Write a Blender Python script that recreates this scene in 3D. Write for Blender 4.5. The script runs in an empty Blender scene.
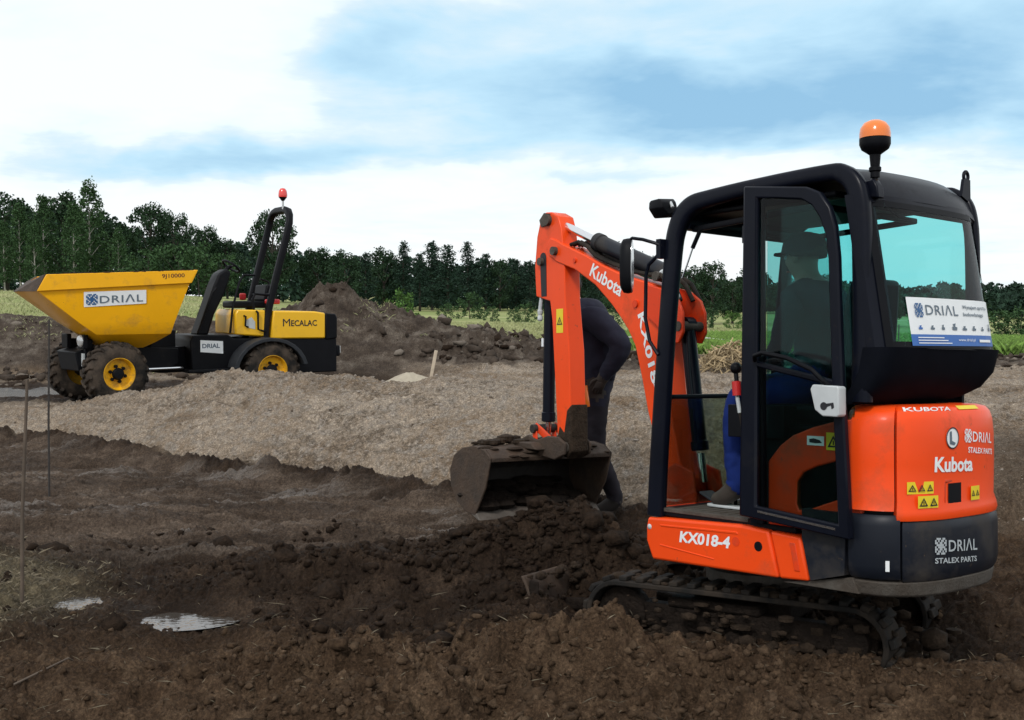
import bpy, bmesh, math, random
import numpy as np
from mathutils import Vector, Matrix, Euler, Quaternion
random.seed(7)
R = math.radians
scene = bpy.context.scene
C = scene.collection

# ------------------------------------------------------------------ camera
cam_d = bpy.data.cameras.new('camera')
cam = bpy.data.objects.new('camera', cam_d)
C.objects.link(cam)
cam_d.sensor_width = 36.0
cam_d.lens = 36.0 * 1100.0 / 1024.0
cam_d.clip_start = 0.05
cam_d.clip_end = 6000
cam.location = (0, 0, 1.65)
cam.rotation_euler = (math.pi / 2 - math.atan(64.0 / 1100.0), 0, 0)
scene.camera = cam

# ------------------------------------------------------------------ light
SUN_EL, SUN_AZ = 45.0, 201.0          # azimuth clockwise from +Y: behind the camera, to the left
sun_d = bpy.data.lights.new('sun', 'SUN')
sun_d.energy = 1.5
sun_d.angle = R(11)
sun_d.color = (1.0, 0.965, 0.92)
sun = bpy.data.objects.new('sun', sun_d)
C.objects.link(sun)
_az, _el = R(SUN_AZ), R(SUN_EL)
_dir = Vector((math.sin(_az) * math.cos(_el), math.cos(_az) * math.cos(_el), math.sin(_el)))
sun.rotation_euler = (-_dir).to_track_quat('-Z', 'Y').to_euler()
sun.location = _dir * 60

world = bpy.data.worlds.new('World')
scene.world = world
world.use_nodes = True
nt = world.node_tree
nt.nodes.clear()
def N(t, typ, loc=(0, 0), **kw):
    n = t.nodes.new(typ)
    for k, v in kw.items():
        setattr(n, k, v)
    return n
out = N(nt, 'ShaderNodeOutputWorld')
sky = N(nt, 'ShaderNodeTexSky')
sky.sky_type = 'NISHITA'
sky.sun_disc = False
sky.sun_elevation = R(SUN_EL)
sky.sun_rotation = R(SUN_AZ)
sky.air_density = 1.0
sky.dust_density = 1.5
bg_sky = N(nt, 'ShaderNodeBackground')
bg_sky.inputs['Strength'].default_value = 0.11
nt.links.new(sky.outputs[0], bg_sky.inputs['Color'])
tc = N(nt, 'ShaderNodeTexCoord')

def math_node(op, a, b=None, c=None, clamp=False, t=None):
    t = t or nt
    n = N(t, 'ShaderNodeMath', operation=op)
    n.use_clamp = clamp
    for i, v in enumerate((a, b, c)):
        if v is None:
            continue
        if isinstance(v, (int, float)):
            n.inputs[i].default_value = v
        else:
            t.links.new(v, n.inputs[i])
    return n.outputs[0]

sep = N(nt, 'ShaderNodeSeparateXYZ')
nt.links.new(tc.outputs['Generated'], sep.inputs[0])
# cloud sheet coordinates: direction flattened on to a high layer
zc = math_node('ADD', math_node('MAXIMUM', sep.outputs['Z'], 0.0), 0.09)
cx = math_node('DIVIDE', sep.outputs['X'], zc)
cy = math_node('DIVIDE', sep.outputs['Y'], zc)
comb = N(nt, 'ShaderNodeCombineXYZ')
nt.links.new(cx, comb.inputs[0])
nt.links.new(cy, comb.inputs[1])
def wnoise(scale, detail, rough, off=(0, 0, 0), dist=0.0, src=None):
    mp = N(nt, 'ShaderNodeMapping')
    mp.inputs['Location'].default_value = off
    nt.links.new(src or comb.outputs[0], mp.inputs['Vector'])
    n = N(nt, 'ShaderNodeTexNoise')
    n.inputs['Scale'].default_value = scale
    n.inputs['Detail'].default_value = detail
    n.inputs['Roughness'].default_value = rough
    n.inputs['Distortion'].default_value = dist
    nt.links.new(mp.outputs[0], n.inputs['Vector'])
    return n.outputs[0]
# banks of darker cloud, each a soft lump at a bearing / elevation of the sky (tan units), edges torn by noise
tx = math_node('DIVIDE', sep.outputs['X'], math_node('MAXIMUM', sep.outputs['Y'], 0.05))
tz = math_node('DIVIDE', sep.outputs['Z'], math_node('MAXIMUM', sep.outputs['Y'], 0.05))
warp = N(nt, 'ShaderNodeCombineXYZ')
nt.links.new(math_node('MULTIPLY', tx, 3.0), warp.inputs[0])
nt.links.new(math_node('MULTIPLY', tz, 7.0), warp.inputs[1])
w1 = math_node('SUBTRACT', wnoise(1.3, 5, 0.55, (3, 1, 0), 0.2, warp.outputs[0]), 0.5)
w2 = math_node('SUBTRACT', wnoise(1.3, 5, 0.55, (9, 5, 2), 0.2, warp.outputs[0]), 0.5)
txw = math_node('ADD', tx, math_node('MULTIPLY', w1, 0.30))
tzw = math_node('ADD', tz, math_node('MULTIPLY', w2, 0.17))
def lump(x, z, sx, sz, amp):
    a = math_node('DIVIDE', math_node('SUBTRACT', txw, x), sx)
    b = math_node('DIVIDE', math_node('SUBTRACT', tzw, z), sz)
    r2 = math_node('ADD', math_node('MULTIPLY', a, a), math_node('MULTIPLY', b, b))
    return math_node('MULTIPLY', math_node('EXPONENT', math_node('MULTIPLY', r2, -1.0)), amp)
LUMPS = [(0.34, 0.180, 0.27, 0.050, 0.66), (0.13, 0.170, 0.17, 0.040, 0.60), (0.45, 0.25, 0.25, 0.06, 0.42),
         (-0.22, 0.135, 0.10, 0.026, 0.46), (-0.06, 0.135, 0.12, 0.022, 0.34), (-0.11, 0.225, 0.11, 0.045, 0.60),
         (0.08, 0.26, 0.20, 0.03, 0.35), (-0.36, 0.125, 0.16, 0.026, 0.40), (0.02, 0.10, 0.10, 0.012, 0.22),
         (0.30, 0.06, 0.12, 0.012, 0.10)]
acc = None
for L in LUMPS:
    v = lump(*L)
    acc = v if acc is None else math_node('ADD', acc, v)
base_n = wnoise(0.55, 7, 0.58, (1.7, 4.2, 0), 0.3)
fine = math_node('SUBTRACT', wnoise(1.8, 6, 0.6, (6.1, 2.2, 0), 0.4), 0.5)
dark = math_node('ADD', acc, math_node('ADD', math_node('MULTIPLY', math_node('SUBTRACT', base_n, 0.5), 0.95), math_node('MULTIPLY', fine, 0.60)), clamp=False)
ramp = N(nt, 'ShaderNodeValToRGB')
nt.links.new(dark, ramp.inputs[0])
cr = ramp.color_ramp
cr.elements[0].position = 0.0
cr.elements[0].color = (0.98, 1.01, 1.03, 1)
cr.elements[1].position = 0.95
cr.elements[1].color = (0.29, 0.54, 0.77, 1)
e = cr.elements.new(0.17); e.color = (0.90, 1.0, 1.04, 1)
e = cr.elements.new(0.27); e.color = (0.74, 0.89, 0.97, 1)
e = cr.elements.new(0.50); e.color = (0.54, 0.80, 0.97, 1)
bg_cloud = N(nt, 'ShaderNodeBackground')
bg_cloud.inputs['Strength'].default_value = 1.0
nt.links.new(ramp.outputs[0], bg_cloud.inputs['Color'])
mixs = N(nt, 'ShaderNodeMixShader')
mixs.inputs[0].default_value = 0.9      # cloud deck covers nearly the whole sky
nt.links.new(bg_sky.outputs[0], mixs.inputs[1])
nt.links.new(bg_cloud.outputs[0], mixs.inputs[2])
nt.links.new(mixs.outputs[0], out.inputs['Surface'])

scene.view_settings.view_transform = 'Standard'
scene.view_settings.look = 'None'
scene.view_settings.gamma = 1.0
scene.view_settings.exposure = 0.1
scene.view_settings.use_curve_mapping = False
try:
    scene.cycles.max_bounces = 8
    scene.cycles.transparent_max_bounces = 16
    scene.cycles.use_denoising = True
except Exception:
    pass

# ------------------------------------------------------------------ materials
def mat(name, col, rough=0.6, metal=0.0, var=0.0, vscale=8.0, dirt=0.0, dirt_col=(0.06, 0.045, 0.03), dscale=3.0,
        bump=0.0, bscale=60.0, spec=0.5, coat=0.0, island=0.0, specks=0.0):
    m = bpy.data.materials.new(name)
    m.use_nodes = True
    t = m.node_tree
    b = t.nodes['Principled BSDF']
    b.inputs['Roughness'].default_value = rough
    b.inputs['Metallic'].default_value = metal
    b.inputs['Specular IOR Level'].default_value = spec
    b.inputs['Coat Weight'].default_value = coat
    b.inputs['Coat Roughness'].default_value = 0.12
    tc = N(t, 'ShaderNodeTexCoord')
    def noise(sc, det=5, ro=0.6):
        n = N(t, 'ShaderNodeTexNoise')
        n.inputs['Scale'].default_value = sc
        n.inputs['Detail'].default_value = det
        n.inputs['Roughness'].default_value = ro
        t.links.new(tc.outputs['Object'], n.inputs['Vector'])
        return n.outputs[0]
    cur = None
    rgb = N(t, 'ShaderNodeRGB')
    rgb.outputs[0].default_value = (*col, 1)
    cur = rgb.outputs[0]
    def mult(cur, fac_out, lo, hi):
        mr = N(t, 'ShaderNodeMapRange')
        mr.inputs['From Min'].default_value = 0.25
        mr.inputs['From Max'].default_value = 0.75
        mr.inputs['To Min'].default_value = lo
        mr.inputs['To Max'].default_value = hi
        t.links.new(fac_out, mr.inputs['Value'])
        mx = N(t, 'ShaderNodeVectorMath', operation='SCALE')
        t.links.new(cur, mx.inputs[0])
        t.links.new(mr.outputs[0], mx.inputs['Scale'])
        return mx.outputs[0]
    if var:
        cur = mult(cur, noise(vscale), 1 - var, 1 + var)
    if island:
        g = N(t, 'ShaderNodeNewGeometry')
        mr = N(t, 'ShaderNodeMapRange')
        mr.inputs['To Min'].default_value = 1 - island
        mr.inputs['To Max'].default_value = 1 + island
        t.links.new(g.outputs['Random Per Island'], mr.inputs['Value'])
        mx = N(t, 'ShaderNodeVectorMath', operation='SCALE')
        t.links.new(cur, mx.inputs[0])
        t.links.new(mr.outputs[0], mx.inputs['Scale'])
        cur = mx.outputs[0]
    if dirt:
        rp = N(t, 'ShaderNodeMapRange')
        rp.inputs['From Min'].default_value = 0.62 - dirt * 0.45
        rp.inputs['From Max'].default_value = 0.82 - dirt * 0.30
        rp.inputs['To Max'].default_value = min(1.0, 0.55 + dirt)
        t.links.new(noise(dscale, 9, 0.68), rp.inputs['Value'])
        mx = N(t, 'ShaderNodeMixRGB')
        t.links.new(rp.outputs[0], mx.inputs[0])
        t.links.new(cur, mx.inputs[1])
        mx.inputs[2].default_value = (*dirt_col, 1)
        cur = mx.outputs[0]
        rr = N(t, 'ShaderNodeMapRange')
        rr.inputs['To Min'].default_value = rough
        rr.inputs['To Max'].default_value = 0.9
        t.links.new(rp.outputs[0], rr.inputs['Value'])
        t.links.new(rr.outputs[0], b.inputs['Roughness'])
    if specks:
        a_ = N(t, 'ShaderNodeMapRange')
        a_.inputs['From Min'].default_value = 0.66; a_.inputs['From Max'].default_value = 0.72
        t.links.new(noise(38.0, 4, 0.6), a_.inputs['Value'])
        z_ = N(t, 'ShaderNodeMapRange')
        z_.inputs['From Min'].default_value = 0.46; z_.inputs['From Max'].default_value = 0.66
        z_.inputs['To Max'].default_value = specks
        t.links.new(noise(2.3, 4, 0.6), z_.inputs['Value'])
        mx = N(t, 'ShaderNodeMixRGB')
        t.links.new(math_node('MULTIPLY', a_.outputs[0], z_.outputs[0], t=t), mx.inputs[0])
        t.links.new(cur, mx.inputs[1])
        mx.inputs[2].default_value = (0.085, 0.060, 0.040, 1)
        cur = mx.outputs[0]
    t.links.new(cur, b.inputs['Base Color'])
    if bump:
        bn = N(t, 'ShaderNodeBump')
        bn.inputs['Strength'].default_value = bump
        bn.inputs['Distance'].default_value = 0.02
        t.links.new(noise(bscale, 6, 0.65), bn.inputs['Height'])
        t.links.new(bn.outputs[0], b.inputs['Normal'])
    return m

def glass_mat(name, tint, refl=0.08, density=1.0):
    """thin tinted safety glass: light passes tinted, the surface mirrors a little"""
    m = bpy.data.materials.new(name)
    m.use_nodes = True
    t = m.node_tree
    t.nodes.clear()
    o = N(t, 'ShaderNodeOutputMaterial')
    tr = N(t, 'ShaderNodeBsdfTransparent')
    tr.inputs[0].default_value = (*tint, 1)
    gl = N(t, 'ShaderNodeBsdfGlossy')
    gl.inputs['Roughness'].default_value = 0.03
    fr = N(t, 'ShaderNodeFresnel')
    fr.inputs['IOR'].default_value = 1.45
    mx = N(t, 'ShaderNodeMixShader')
    sc = math_node('MULTIPLY', fr.outputs[0], refl, t=t)
    t.links.new(sc, mx.inputs[0])
    t.links.new(tr.outputs[0], mx.inputs[1])
    t.links.new(gl.outputs[0], mx.inputs[2])
    t.links.new(mx.outputs[0], o.inputs['Surface'])
    return m

M = {}
M['orange'] = mat('orange_red_paint', (0.87, 0.072, 0.008), 0.36, var=0.05, vscale=3, dirt=0.17, dirt_col=(0.27, 0.07, 0.03), dscale=3.2, coat=0.08, spec=0.22, specks=0.8)
M['orange_worn'] = mat('orange_red_paint_worn', (0.74, 0.050, 0.006), 0.45, spec=0.3, specks=1.0, var=0.07, vscale=4, dirt=0.30, dirt_col=(0.16, 0.07, 0.04), dscale=4.0)
M['black_paint'] = mat('black_cab_paint', (0.0045, 0.0058, 0.0115), 0.34, var=0.2, vscale=5, dirt=0.06, dirt_col=(0.020, 0.018, 0.016), coat=0.04, spec=0.12, specks=0.35)
M['black_plastic'] = mat('black_plastic', (0.0045, 0.005, 0.007), 0.5, var=0.2, spec=0.12)
M['rubber'] = mat('rubber', (0.012, 0.011, 0.010), 0.8, var=0.3, dirt=0.45, dirt_col=(0.045, 0.034, 0.025), dscale=6, spec=0.2)
M['navy'] = mat('counterweight_navy', (0.008, 0.0105, 0.017), 0.42, var=0.15, vscale=4, dirt=0.30, dirt_col=(0.060, 0.050, 0.040), dscale=2.6, spec=0.25, specks=1.0)
M['dirt_metal'] = mat('dirty_metal', (0.075, 0.066, 0.055), 0.75, var=0.3, vscale=9, dirt=0.5, dirt_col=(0.05, 0.038, 0.028), dscale=7, bump=0.4)
M['mud'] = mat('caked_mud', (0.038, 0.026, 0.0175), 0.85, var=0.5, vscale=24, bump=1.0, bscale=60, spec=0.15)
M['mud_dark'] = mat('wet_caked_mud', (0.016, 0.011, 0.008), 0.7, var=0.5, vscale=24, bump=1.0, bscale=60, spec=0.15)
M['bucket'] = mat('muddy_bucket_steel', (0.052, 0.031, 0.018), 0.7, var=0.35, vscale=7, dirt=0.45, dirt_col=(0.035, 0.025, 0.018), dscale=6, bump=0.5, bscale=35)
M['bucket_dark'] = mat('dark_shaded_bucket_steel', (0.018, 0.014, 0.011), 0.6, var=0.35, vscale=9, bump=0.6, bscale=30)  # carries the shade of the bucket's inside; dark link pins share it
M['edge_steel'] = mat('scraped_steel', (0.115, 0.100, 0.085), 0.6, metal=0.1, var=0.3, vscale=12, dirt=0.5, dirt_col=(0.06, 0.045, 0.035), dscale=7)
M['chrome'] = mat('chrome_rod', (0.75, 0.76, 0.78), 0.18, metal=1.0)
M['silver'] = mat('silver_plastic', (0.50, 0.53, 0.54), 0.45, var=0.1)
M['white'] = mat('white_vinyl', (0.80, 0.83, 0.84), 0.5, var=0.04)
M['blue'] = mat('blue_vinyl', (0.03, 0.13, 0.42), 0.5)
M['logo_blue'] = mat('logo_blue_vinyl', (0.02, 0.10, 0.26), 0.5)
M['logo_grey'] = mat('logo_grey_vinyl', (0.10, 0.14, 0.18), 0.5)
M['black_ink'] = mat('black_ink', (0.012, 0.012, 0.016), 0.6)
M['dark_red_ink'] = mat('dark_red_ink', (0.09, 0.015, 0.01), 0.6)
M['warn_yellow'] = mat('warning_yellow', (0.78, 0.60, 0.02), 0.5, var=0.06)
M['yellow'] = mat('yellow_paint', (0.88, 0.43, 0.006), 0.38, var=0.06, vscale=3, dirt=0.12, dirt_col=(0.30, 0.16, 0.05), dscale=3.4, coat=0.1, spec=0.25, specks=0.9)
M['rim_yellow'] = mat('muddy_rim_yellow', (0.80, 0.42, 0.008), 0.5, var=0.08, vscale=5, dirt=0.38, dirt_col=(0.16, 0.10, 0.05), dscale=7, spec=0.25, specks=0.8)
M['yellow_cover'] = mat('yellow_cover_paint', (0.82, 0.46, 0.008), 0.38, var=0.05, vscale=3, dirt=0.1, dirt_col=(0.3, 0.18, 0.05), coat=0.2)
M['tyre'] = mat('muddy_tyre_rubber', (0.012, 0.011, 0.010), 0.85, var=0.3, dirt=0.50, dirt_col=(0.085, 0.064, 0.048), dscale=5, spec=0.2)
M['dumper_black'] = mat('dumper_black_paint', (0.0055, 0.006, 0.008), 0.5, var=0.2, dirt=0.12, dirt_col=(0.03, 0.026, 0.022), spec=0.12)
M['grey_plastic'] = mat('dark_grey_plastic', (0.022, 0.025, 0.030), 0.6, var=0.2, dirt=0.15, spec=0.25)
M['red'] = mat('red_plastic', (0.55, 0.02, 0.02), 0.4)
M['lens_orange'] = mat('orange_lens', (0.85, 0.20, 0.02), 0.2, coat=0.5)
M['lens_red'] = mat('red_lens', (0.75, 0.06, 0.05), 0.2, coat=0.5)
M['glass'] = glass_mat('teal_cab_glass', (0.62, 0.90, 0.90), 0.5)
M['glass_dark'] = glass_mat('smoked_door_glass', (0.46, 0.62, 0.60), 0.5)
M['glass_front'] = glass_mat('grey_green_windscreen', (0.62, 0.72, 0.66), 0.5)
M['glass_lamp'] = mat('lamp_glass', (0.55, 0.57, 0.58), 0.15, metal=0.4)
M['navy_cloth'] = mat('dark_navy_workwear', (0.021, 0.022, 0.036), 0.88, var=0.3, vscale=9, bump=0.0, spec=0.15)
M['grey_cloth'] = mat('grey_workwear', (0.030, 0.030, 0.040), 0.88, var=0.3, vscale=9, bump=0.0, spec=0.15)
M['trouser_cloth'] = mat('dark_grey_trousers', (0.020, 0.018, 0.023), 0.88, var=0.3, vscale=9, bump=0.0, spec=0.15)
M['blue_cloth'] = mat('bright_blue_trousers', (0.008, 0.022, 0.13), 0.85, var=0.25, vscale=9, bump=0.0, spec=0.15)
M['skin'] = mat('skin', (0.42, 0.22, 0.15), 0.55, var=0.1)
M['hair'] = mat('dark_hair', (0.020, 0.015, 0.012), 0.7, var=0.3, bump=0.5, bscale=90)
M['boot'] = mat('muddy_boot', (0.045, 0.035, 0.028), 0.8, var=0.3, dirt=0.4)
M['concrete'] = mat('pale_concrete', (0.40, 0.41, 0.42), 0.85, var=0.2, vscale=5, dirt=0.25, dirt_col=(0.16, 0.13, 0.10), dscale=3)
M['boot_dark'] = mat('dark_leather', (0.022, 0.018, 0.016), 0.8, var=0.3, dirt=0.35, dirt_col=(0.06, 0.045, 0.033))
M['black_matte'] = mat('black_matte_panel', (0.0045, 0.0055, 0.009), 0.7, var=0.2, spec=0.04)
M['pale_print'] = mat('pale_grey_print', (0.42, 0.46, 0.48), 0.6)
M['wood'] = mat('pale_wood', (0.50, 0.42, 0.32), 0.8, var=0.2, vscale=12)
M['stick'] = mat('weathered_stick', (0.10, 0.075, 0.055), 0.85, var=0.3, vscale=14)
M['rebar'] = mat('dark_steel_rod', (0.035, 0.030, 0.027), 0.7, var=0.3, vscale=14)
M['tape'] = mat('white_plastic_tape', (0.82, 0.82, 0.78), 0.5)
M['sand'] = mat('pale_sand', (0.40, 0.35, 0.27), 0.95, var=0.15, vscale=12, bump=0.5, bscale=40)
M['straw'] = mat('dry_straw', (0.34, 0.26, 0.15), 0.9, island=0.5)
M['trunk'] = mat('dark_bark', (0.045, 0.038, 0.030), 0.9, var=0.4, vscale=20)
M['birch_bark'] = mat('birch_bark', (0.30, 0.29, 0.26), 0.85, var=0.5, vscale=4)

# ------------------------------------------------------------------ mesh helpers
class MB:
    """collects shapes into one mesh"""
    def __init__(s, xf=None):
        s.v, s.f, s.mi, s.mats, s.cur = [], [], [], [], 0
        s.xf = xf
    def use(s, m):
        m = M[m] if isinstance(m, str) else m
        if m not in s.mats:
            s.mats.append(m)
        s.cur = s.mats.index(m)
        return s
    def add(s, vs, fs):
        o = len(s.v)
        s.v += [tuple(p) for p in vs]
        s.f += [tuple(o + i for i in f) for f in fs]
        s.mi += [s.cur] * len(fs)
        return s
    def box(s, c, d, rot=None):
        h = [x / 2 for x in d]
        vs = [Vector((sx * h[0], sy * h[1], sz * h[2])) for sx in (-1, 1) for sy in (-1, 1) for sz in (-1, 1)]
        if rot is not None:
            vs = [rot @ p for p in vs]
        vs = [p + Vector(c) for p in vs]
        return s.add(vs, [(0, 1, 3, 2), (4, 6, 7, 5), (0, 4, 5, 1), (2, 3, 7, 6), (0, 2, 6, 4), (1, 5, 7, 3)])
    def tube(s, pts, r, n=10, closed=False, flat=None, cap=True):
        pts = [Vector(p) for p in pts]
        k = len(pts)
        rs = r if isinstance(r, (list, tuple)) else [r] * k
        rings = []
        prev = None
        for i, p in enumerate(pts):
            a = pts[i - 1] if (i > 0 or closed) else p
            b = pts[(i + 1) % k] if (i < k - 1 or closed) else p
            d = (b - a)
            if d.length < 1e-9:
                d = Vector((0, 0, 1))
            d.normalize()
            if prev is None:
                u = d.orthogonal().normalized()
                if flat is not None:
                    u = (Vector(flat) - d * d.dot(Vector(flat))).normalized()
            else:
                u = prev - d * prev.dot(d)
                u.normalize()
            prev = u
            w = d.cross(u)
            rings.append([p + (u * math.cos(2 * math.pi * j / n) + w * math.sin(2 * math.pi * j / n)) * rs[i] for j in range(n)])
        vs = [q for rg in rings for q in rg]
        fs = []
        m = k if closed else k - 1
        for i in range(m):
            for j in range(n):
                a, b = i * n + j, i * n + (j + 1) % n
                c, d2 = ((i + 1) % k) * n + (j + 1) % n, ((i + 1) % k) * n + j
                fs.append((a, b, c, d2))
        if cap and not closed:
            fs.append(tuple(reversed(range(n))))
            fs.append(tuple((k - 1) * n + j for j in range(n)))
        return s.add(vs, fs)
    def cyl(s, a, b, r, n=16):
        return s.tube([a, b], r, n)
    def sweep(s, pts, wid, hei, side=(0, 1, 0), closed=False):
        """rounded bar of section wid (in the plane of the path) by hei (along side)"""
        pts = [Vector(p) for p in pts]
        k = len(pts)
        side = Vector(side).normalized()
        ws = wid if isinstance(wid, (list, tuple)) else [wid] * k
        sec = []
        for j in range(12):
            a = 2 * math.pi * j / 12 + math.pi / 12
            ca, sa = math.cos(a), math.sin(a)
            e = 0.55
            sec.append((math.copysign(abs(ca) ** e, ca) / 2, math.copysign(abs(sa) ** e, sa) / 2))
        vs, n = [], 12
        for i, p in enumerate(pts):
            a = pts[i - 1] if (i > 0 or closed) else p
            b = pts[(i + 1) % k] if (i < k - 1 or closed) else p
            d = (b - a).normalized()
            u = side.cross(d).normalized()
            vs += [p + u * (cx * ws[i]) + side * (cy * hei) for cx, cy in sec]
        fs = []
        for i in range(k if closed else k - 1):
            for j in range(n):
                fs.append((i * n + j, i * n + (j + 1) % n, ((i + 1) % k) * n + (j + 1) % n, ((i + 1) % k) * n + j))
        if not closed:
            fs += [tuple(reversed(range(n))), tuple((k - 1) * n + j for j in range(n))]
        return s.add(vs, fs)
    def prism(s, poly, t0, t1, plane='xz'):
        """polygon in a plane, extruded along the third axis from t0 to t1"""
        def P(a, b, t):
            return {'xz': (a, t, b), 'xy': (a, b, t), 'yz': (t, a, b)}[plane]
        n = len(poly)
        vs = [P(a, b, t0) for a, b in poly] + [P(a, b, t1) for a, b in poly]
        fs = [tuple(range(n)), tuple(reversed(range(n, 2 * n)))]
        fs += [(i, i + n, (i + 1) % n + n, (i + 1) % n) for i in range(n)]
        return s.add(vs, fs)
    def lathe(s, prof, origin, axis=(0, 0, 1), n=20, cap=True):
        """profile of (radius, height) turned about an axis"""
        q = Vector((0, 0, 1)).rotation_difference(Vector(axis).normalized()).to_matrix()
        o = Vector(origin)
        vs, k = [], len(prof)
        for r, h in prof:
            for j in range(n):
                a = 2 * math.pi * j / n
                vs.append(o + q @ Vector((r * math.cos(a), r * math.sin(a), h)))
        fs = []
        for i in range(k - 1):
            for j in range(n):
                fs.append((i * n + j, i * n + (j + 1) % n, (i + 1) * n + (j + 1) % n, (i + 1) * n + j))
        if cap:
            fs.append(tuple(reversed(range(n))))
            fs.append(tuple((k - 1) * n + j for j in range(n)))
        return s.add(vs, fs)
    def loft(s, secs, cap=True, closed=True):
        n = len(secs[0])
        vs = [p for sc in secs for p in sc]
        fs = []
        for i in range(len(secs) - 1):
            for j in range(n if closed else n - 1):
                fs.append((i * n + j, i * n + (j + 1) % n, (i + 1) * n + (j + 1) % n, (i + 1) * n + j))
        if cap:
            fs += [tuple(reversed(range(n))), tuple((len(secs) - 1) * n + j for j in range(n))]
        return s.add(vs, fs)
    def ball(s, c, r, n=10, sq=(1, 1, 1)):
        vs, fs = [], []
        m = n // 2
        for i in range(m + 1):
            th = math.pi * i / m
            for j in range(n):
                a = 2 * math.pi * j / n
                vs.append((c[0] + r * sq[0] * math.sin(th) * math.cos(a), c[1] + r * sq[1] * math.sin(th) * math.sin(a), c[2] + r * sq[2] * math.cos(th)))
        for i in range(m):
            for j in range(n):
                fs.append((i * n + j, (i + 1) * n + j, (i + 1) * n + (j + 1) % n, i * n + (j + 1) % n))
        return s.add(vs, fs)
    def build(s, name, m=None, parent=None, bevel=0.0, smooth=35, solid=0.0, seg=2):
        me = bpy.data.meshes.new(name)
        vs = s.v
        if s.xf is not None:
            vs = [tuple(s.xf @ Vector(p)) for p in vs]
        me.from_pydata(vs, [], s.f)
        bm = bmesh.new()
        bm.from_mesh(me)
        bmesh.ops.recalc_face_normals(bm, faces=bm.faces[:])
        bm.to_mesh(me)
        bm.free()
        ms = s.mats if s.mats else []
        if m is not None:
            ms = [M[m] if isinstance(m, str) else m]
            s.mi = [0] * len(s.f)
        for x in ms:
            me.materials.append(x)
        if len(ms) > 1:
            me.polygons.foreach_set('material_index', s.mi)
        if smooth:
            me.shade_smooth()
            if not bevel:
                me.set_sharp_from_angle(angle=R(smooth))
        o = bpy.data.objects.new(name, me)
        C.objects.link(o)
        if parent is not None:
            o.parent = parent
        if solid:
            md = o.modifiers.new('solid', 'SOLIDIFY')
            md.thickness = solid
            md.offset = 0
        if bevel:
            md = o.modifiers.new('bevel', 'BEVEL')
            md.width = bevel
            md.segments = seg
            md.limit_method = 'ANGLE'
            md.angle_limit = R(30)
            md.harden_normals = False
            me.set_sharp_from_angle(angle=R(75))
        return o

def smooth_path(pts, ws, k=4):
    P_, W_ = [], []
    n = len(pts)
    for i in range(n - 1):
        p0, p1, p2, p3 = [Vector(pts[max(0, min(n - 1, j))]) for j in (i - 1, i, i + 1, i + 2)]
        for q_ in range(k):
            t_ = q_ / k
            P_.append(0.5 * ((2 * p1) + (p2 - p0) * t_ + (2 * p0 - 5 * p1 + 4 * p2 - p3) * t_ ** 2 + (3 * p1 - p0 - 3 * p2 + p3) * t_ ** 3))
            W_.append(ws[i] * (1 - t_) + ws[i + 1] * t_)
    P_.append(Vector(pts[-1])); W_.append(ws[-1])
    return P_, W_
def tag(o, label=None, cat=None, group=None, kind=None):
    if label: o['label'] = label
    if cat: o['category'] = cat
    if group: o['group'] = group
    if kind: o['kind'] = kind
    return o
def empty(name, loc, rot=(0, 0, 0)):
    o = bpy.data.objects.new(name, None)
    o.location = loc
    o.rotation_euler = rot
    o.empty_display_size = 0.1
    C.objects.link(o)
    return o
def frame(x, y, z, yaw):
    return Matrix.Translation((x, y, z)) @ Matrix.Rotation(yaw, 4, 'Z')

def lettering(text, height, width=None, bold=0.0, shear=0.0, spacing=1.0):
    """outline mesh of a word: vertices (u, v) from its left end and base line, faces"""
    cu = bpy.data.curves.new('letters', 'FONT')
    cu.body = text
    cu.size = 1.0
    cu.offset = bold
    cu.shear = shear
    cu.space_character = spacing
    cu.resolution_u = 3
    o = bpy.data.objects.new('letters', cu)
    C.objects.link(o)
    dg = bpy.context.evaluated_depsgraph_get()
    me = bpy.data.meshes.new_from_object(o.evaluated_get(dg))
    vs = [v.co.copy() for v in me.vertices]
    fs = [tuple(p.vertices) for p in me.polygons]
    bpy.data.objects.remove(o)
    bpy.data.meshes.remove(me)
    bpy.data.curves.remove(cu)
    x0, x1 = min(v.x for v in vs), max(v.x for v in vs)
    y0, y1 = min(v.y for v in vs), max(v.y for v in vs)
    sy = height / (y1 - y0)
    sx = sy if width is None else width / (x1 - x0)
    return [((v.x - x0) * sx, (v.y - y0) * sy) for v in vs], fs
def decal(mb, text, at, u, v, height, width=None, bold=0.0, shear=0.0, spacing=1.0, fn=None):
    """lay a word on a plane: at = left end of its base line, u and v = unit directions; fn bends the points on to a surface"""
    vs, fs = lettering(text, height, width, bold, shear, spacing)
    at, u, v = Vector(at), Vector(u), Vector(v)
    pts = [at + u * a + v * b for a, b in vs] if fn is None else [Vector(fn(a, b)) for a, b in vs]
    return mb.add(pts, fs)

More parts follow.
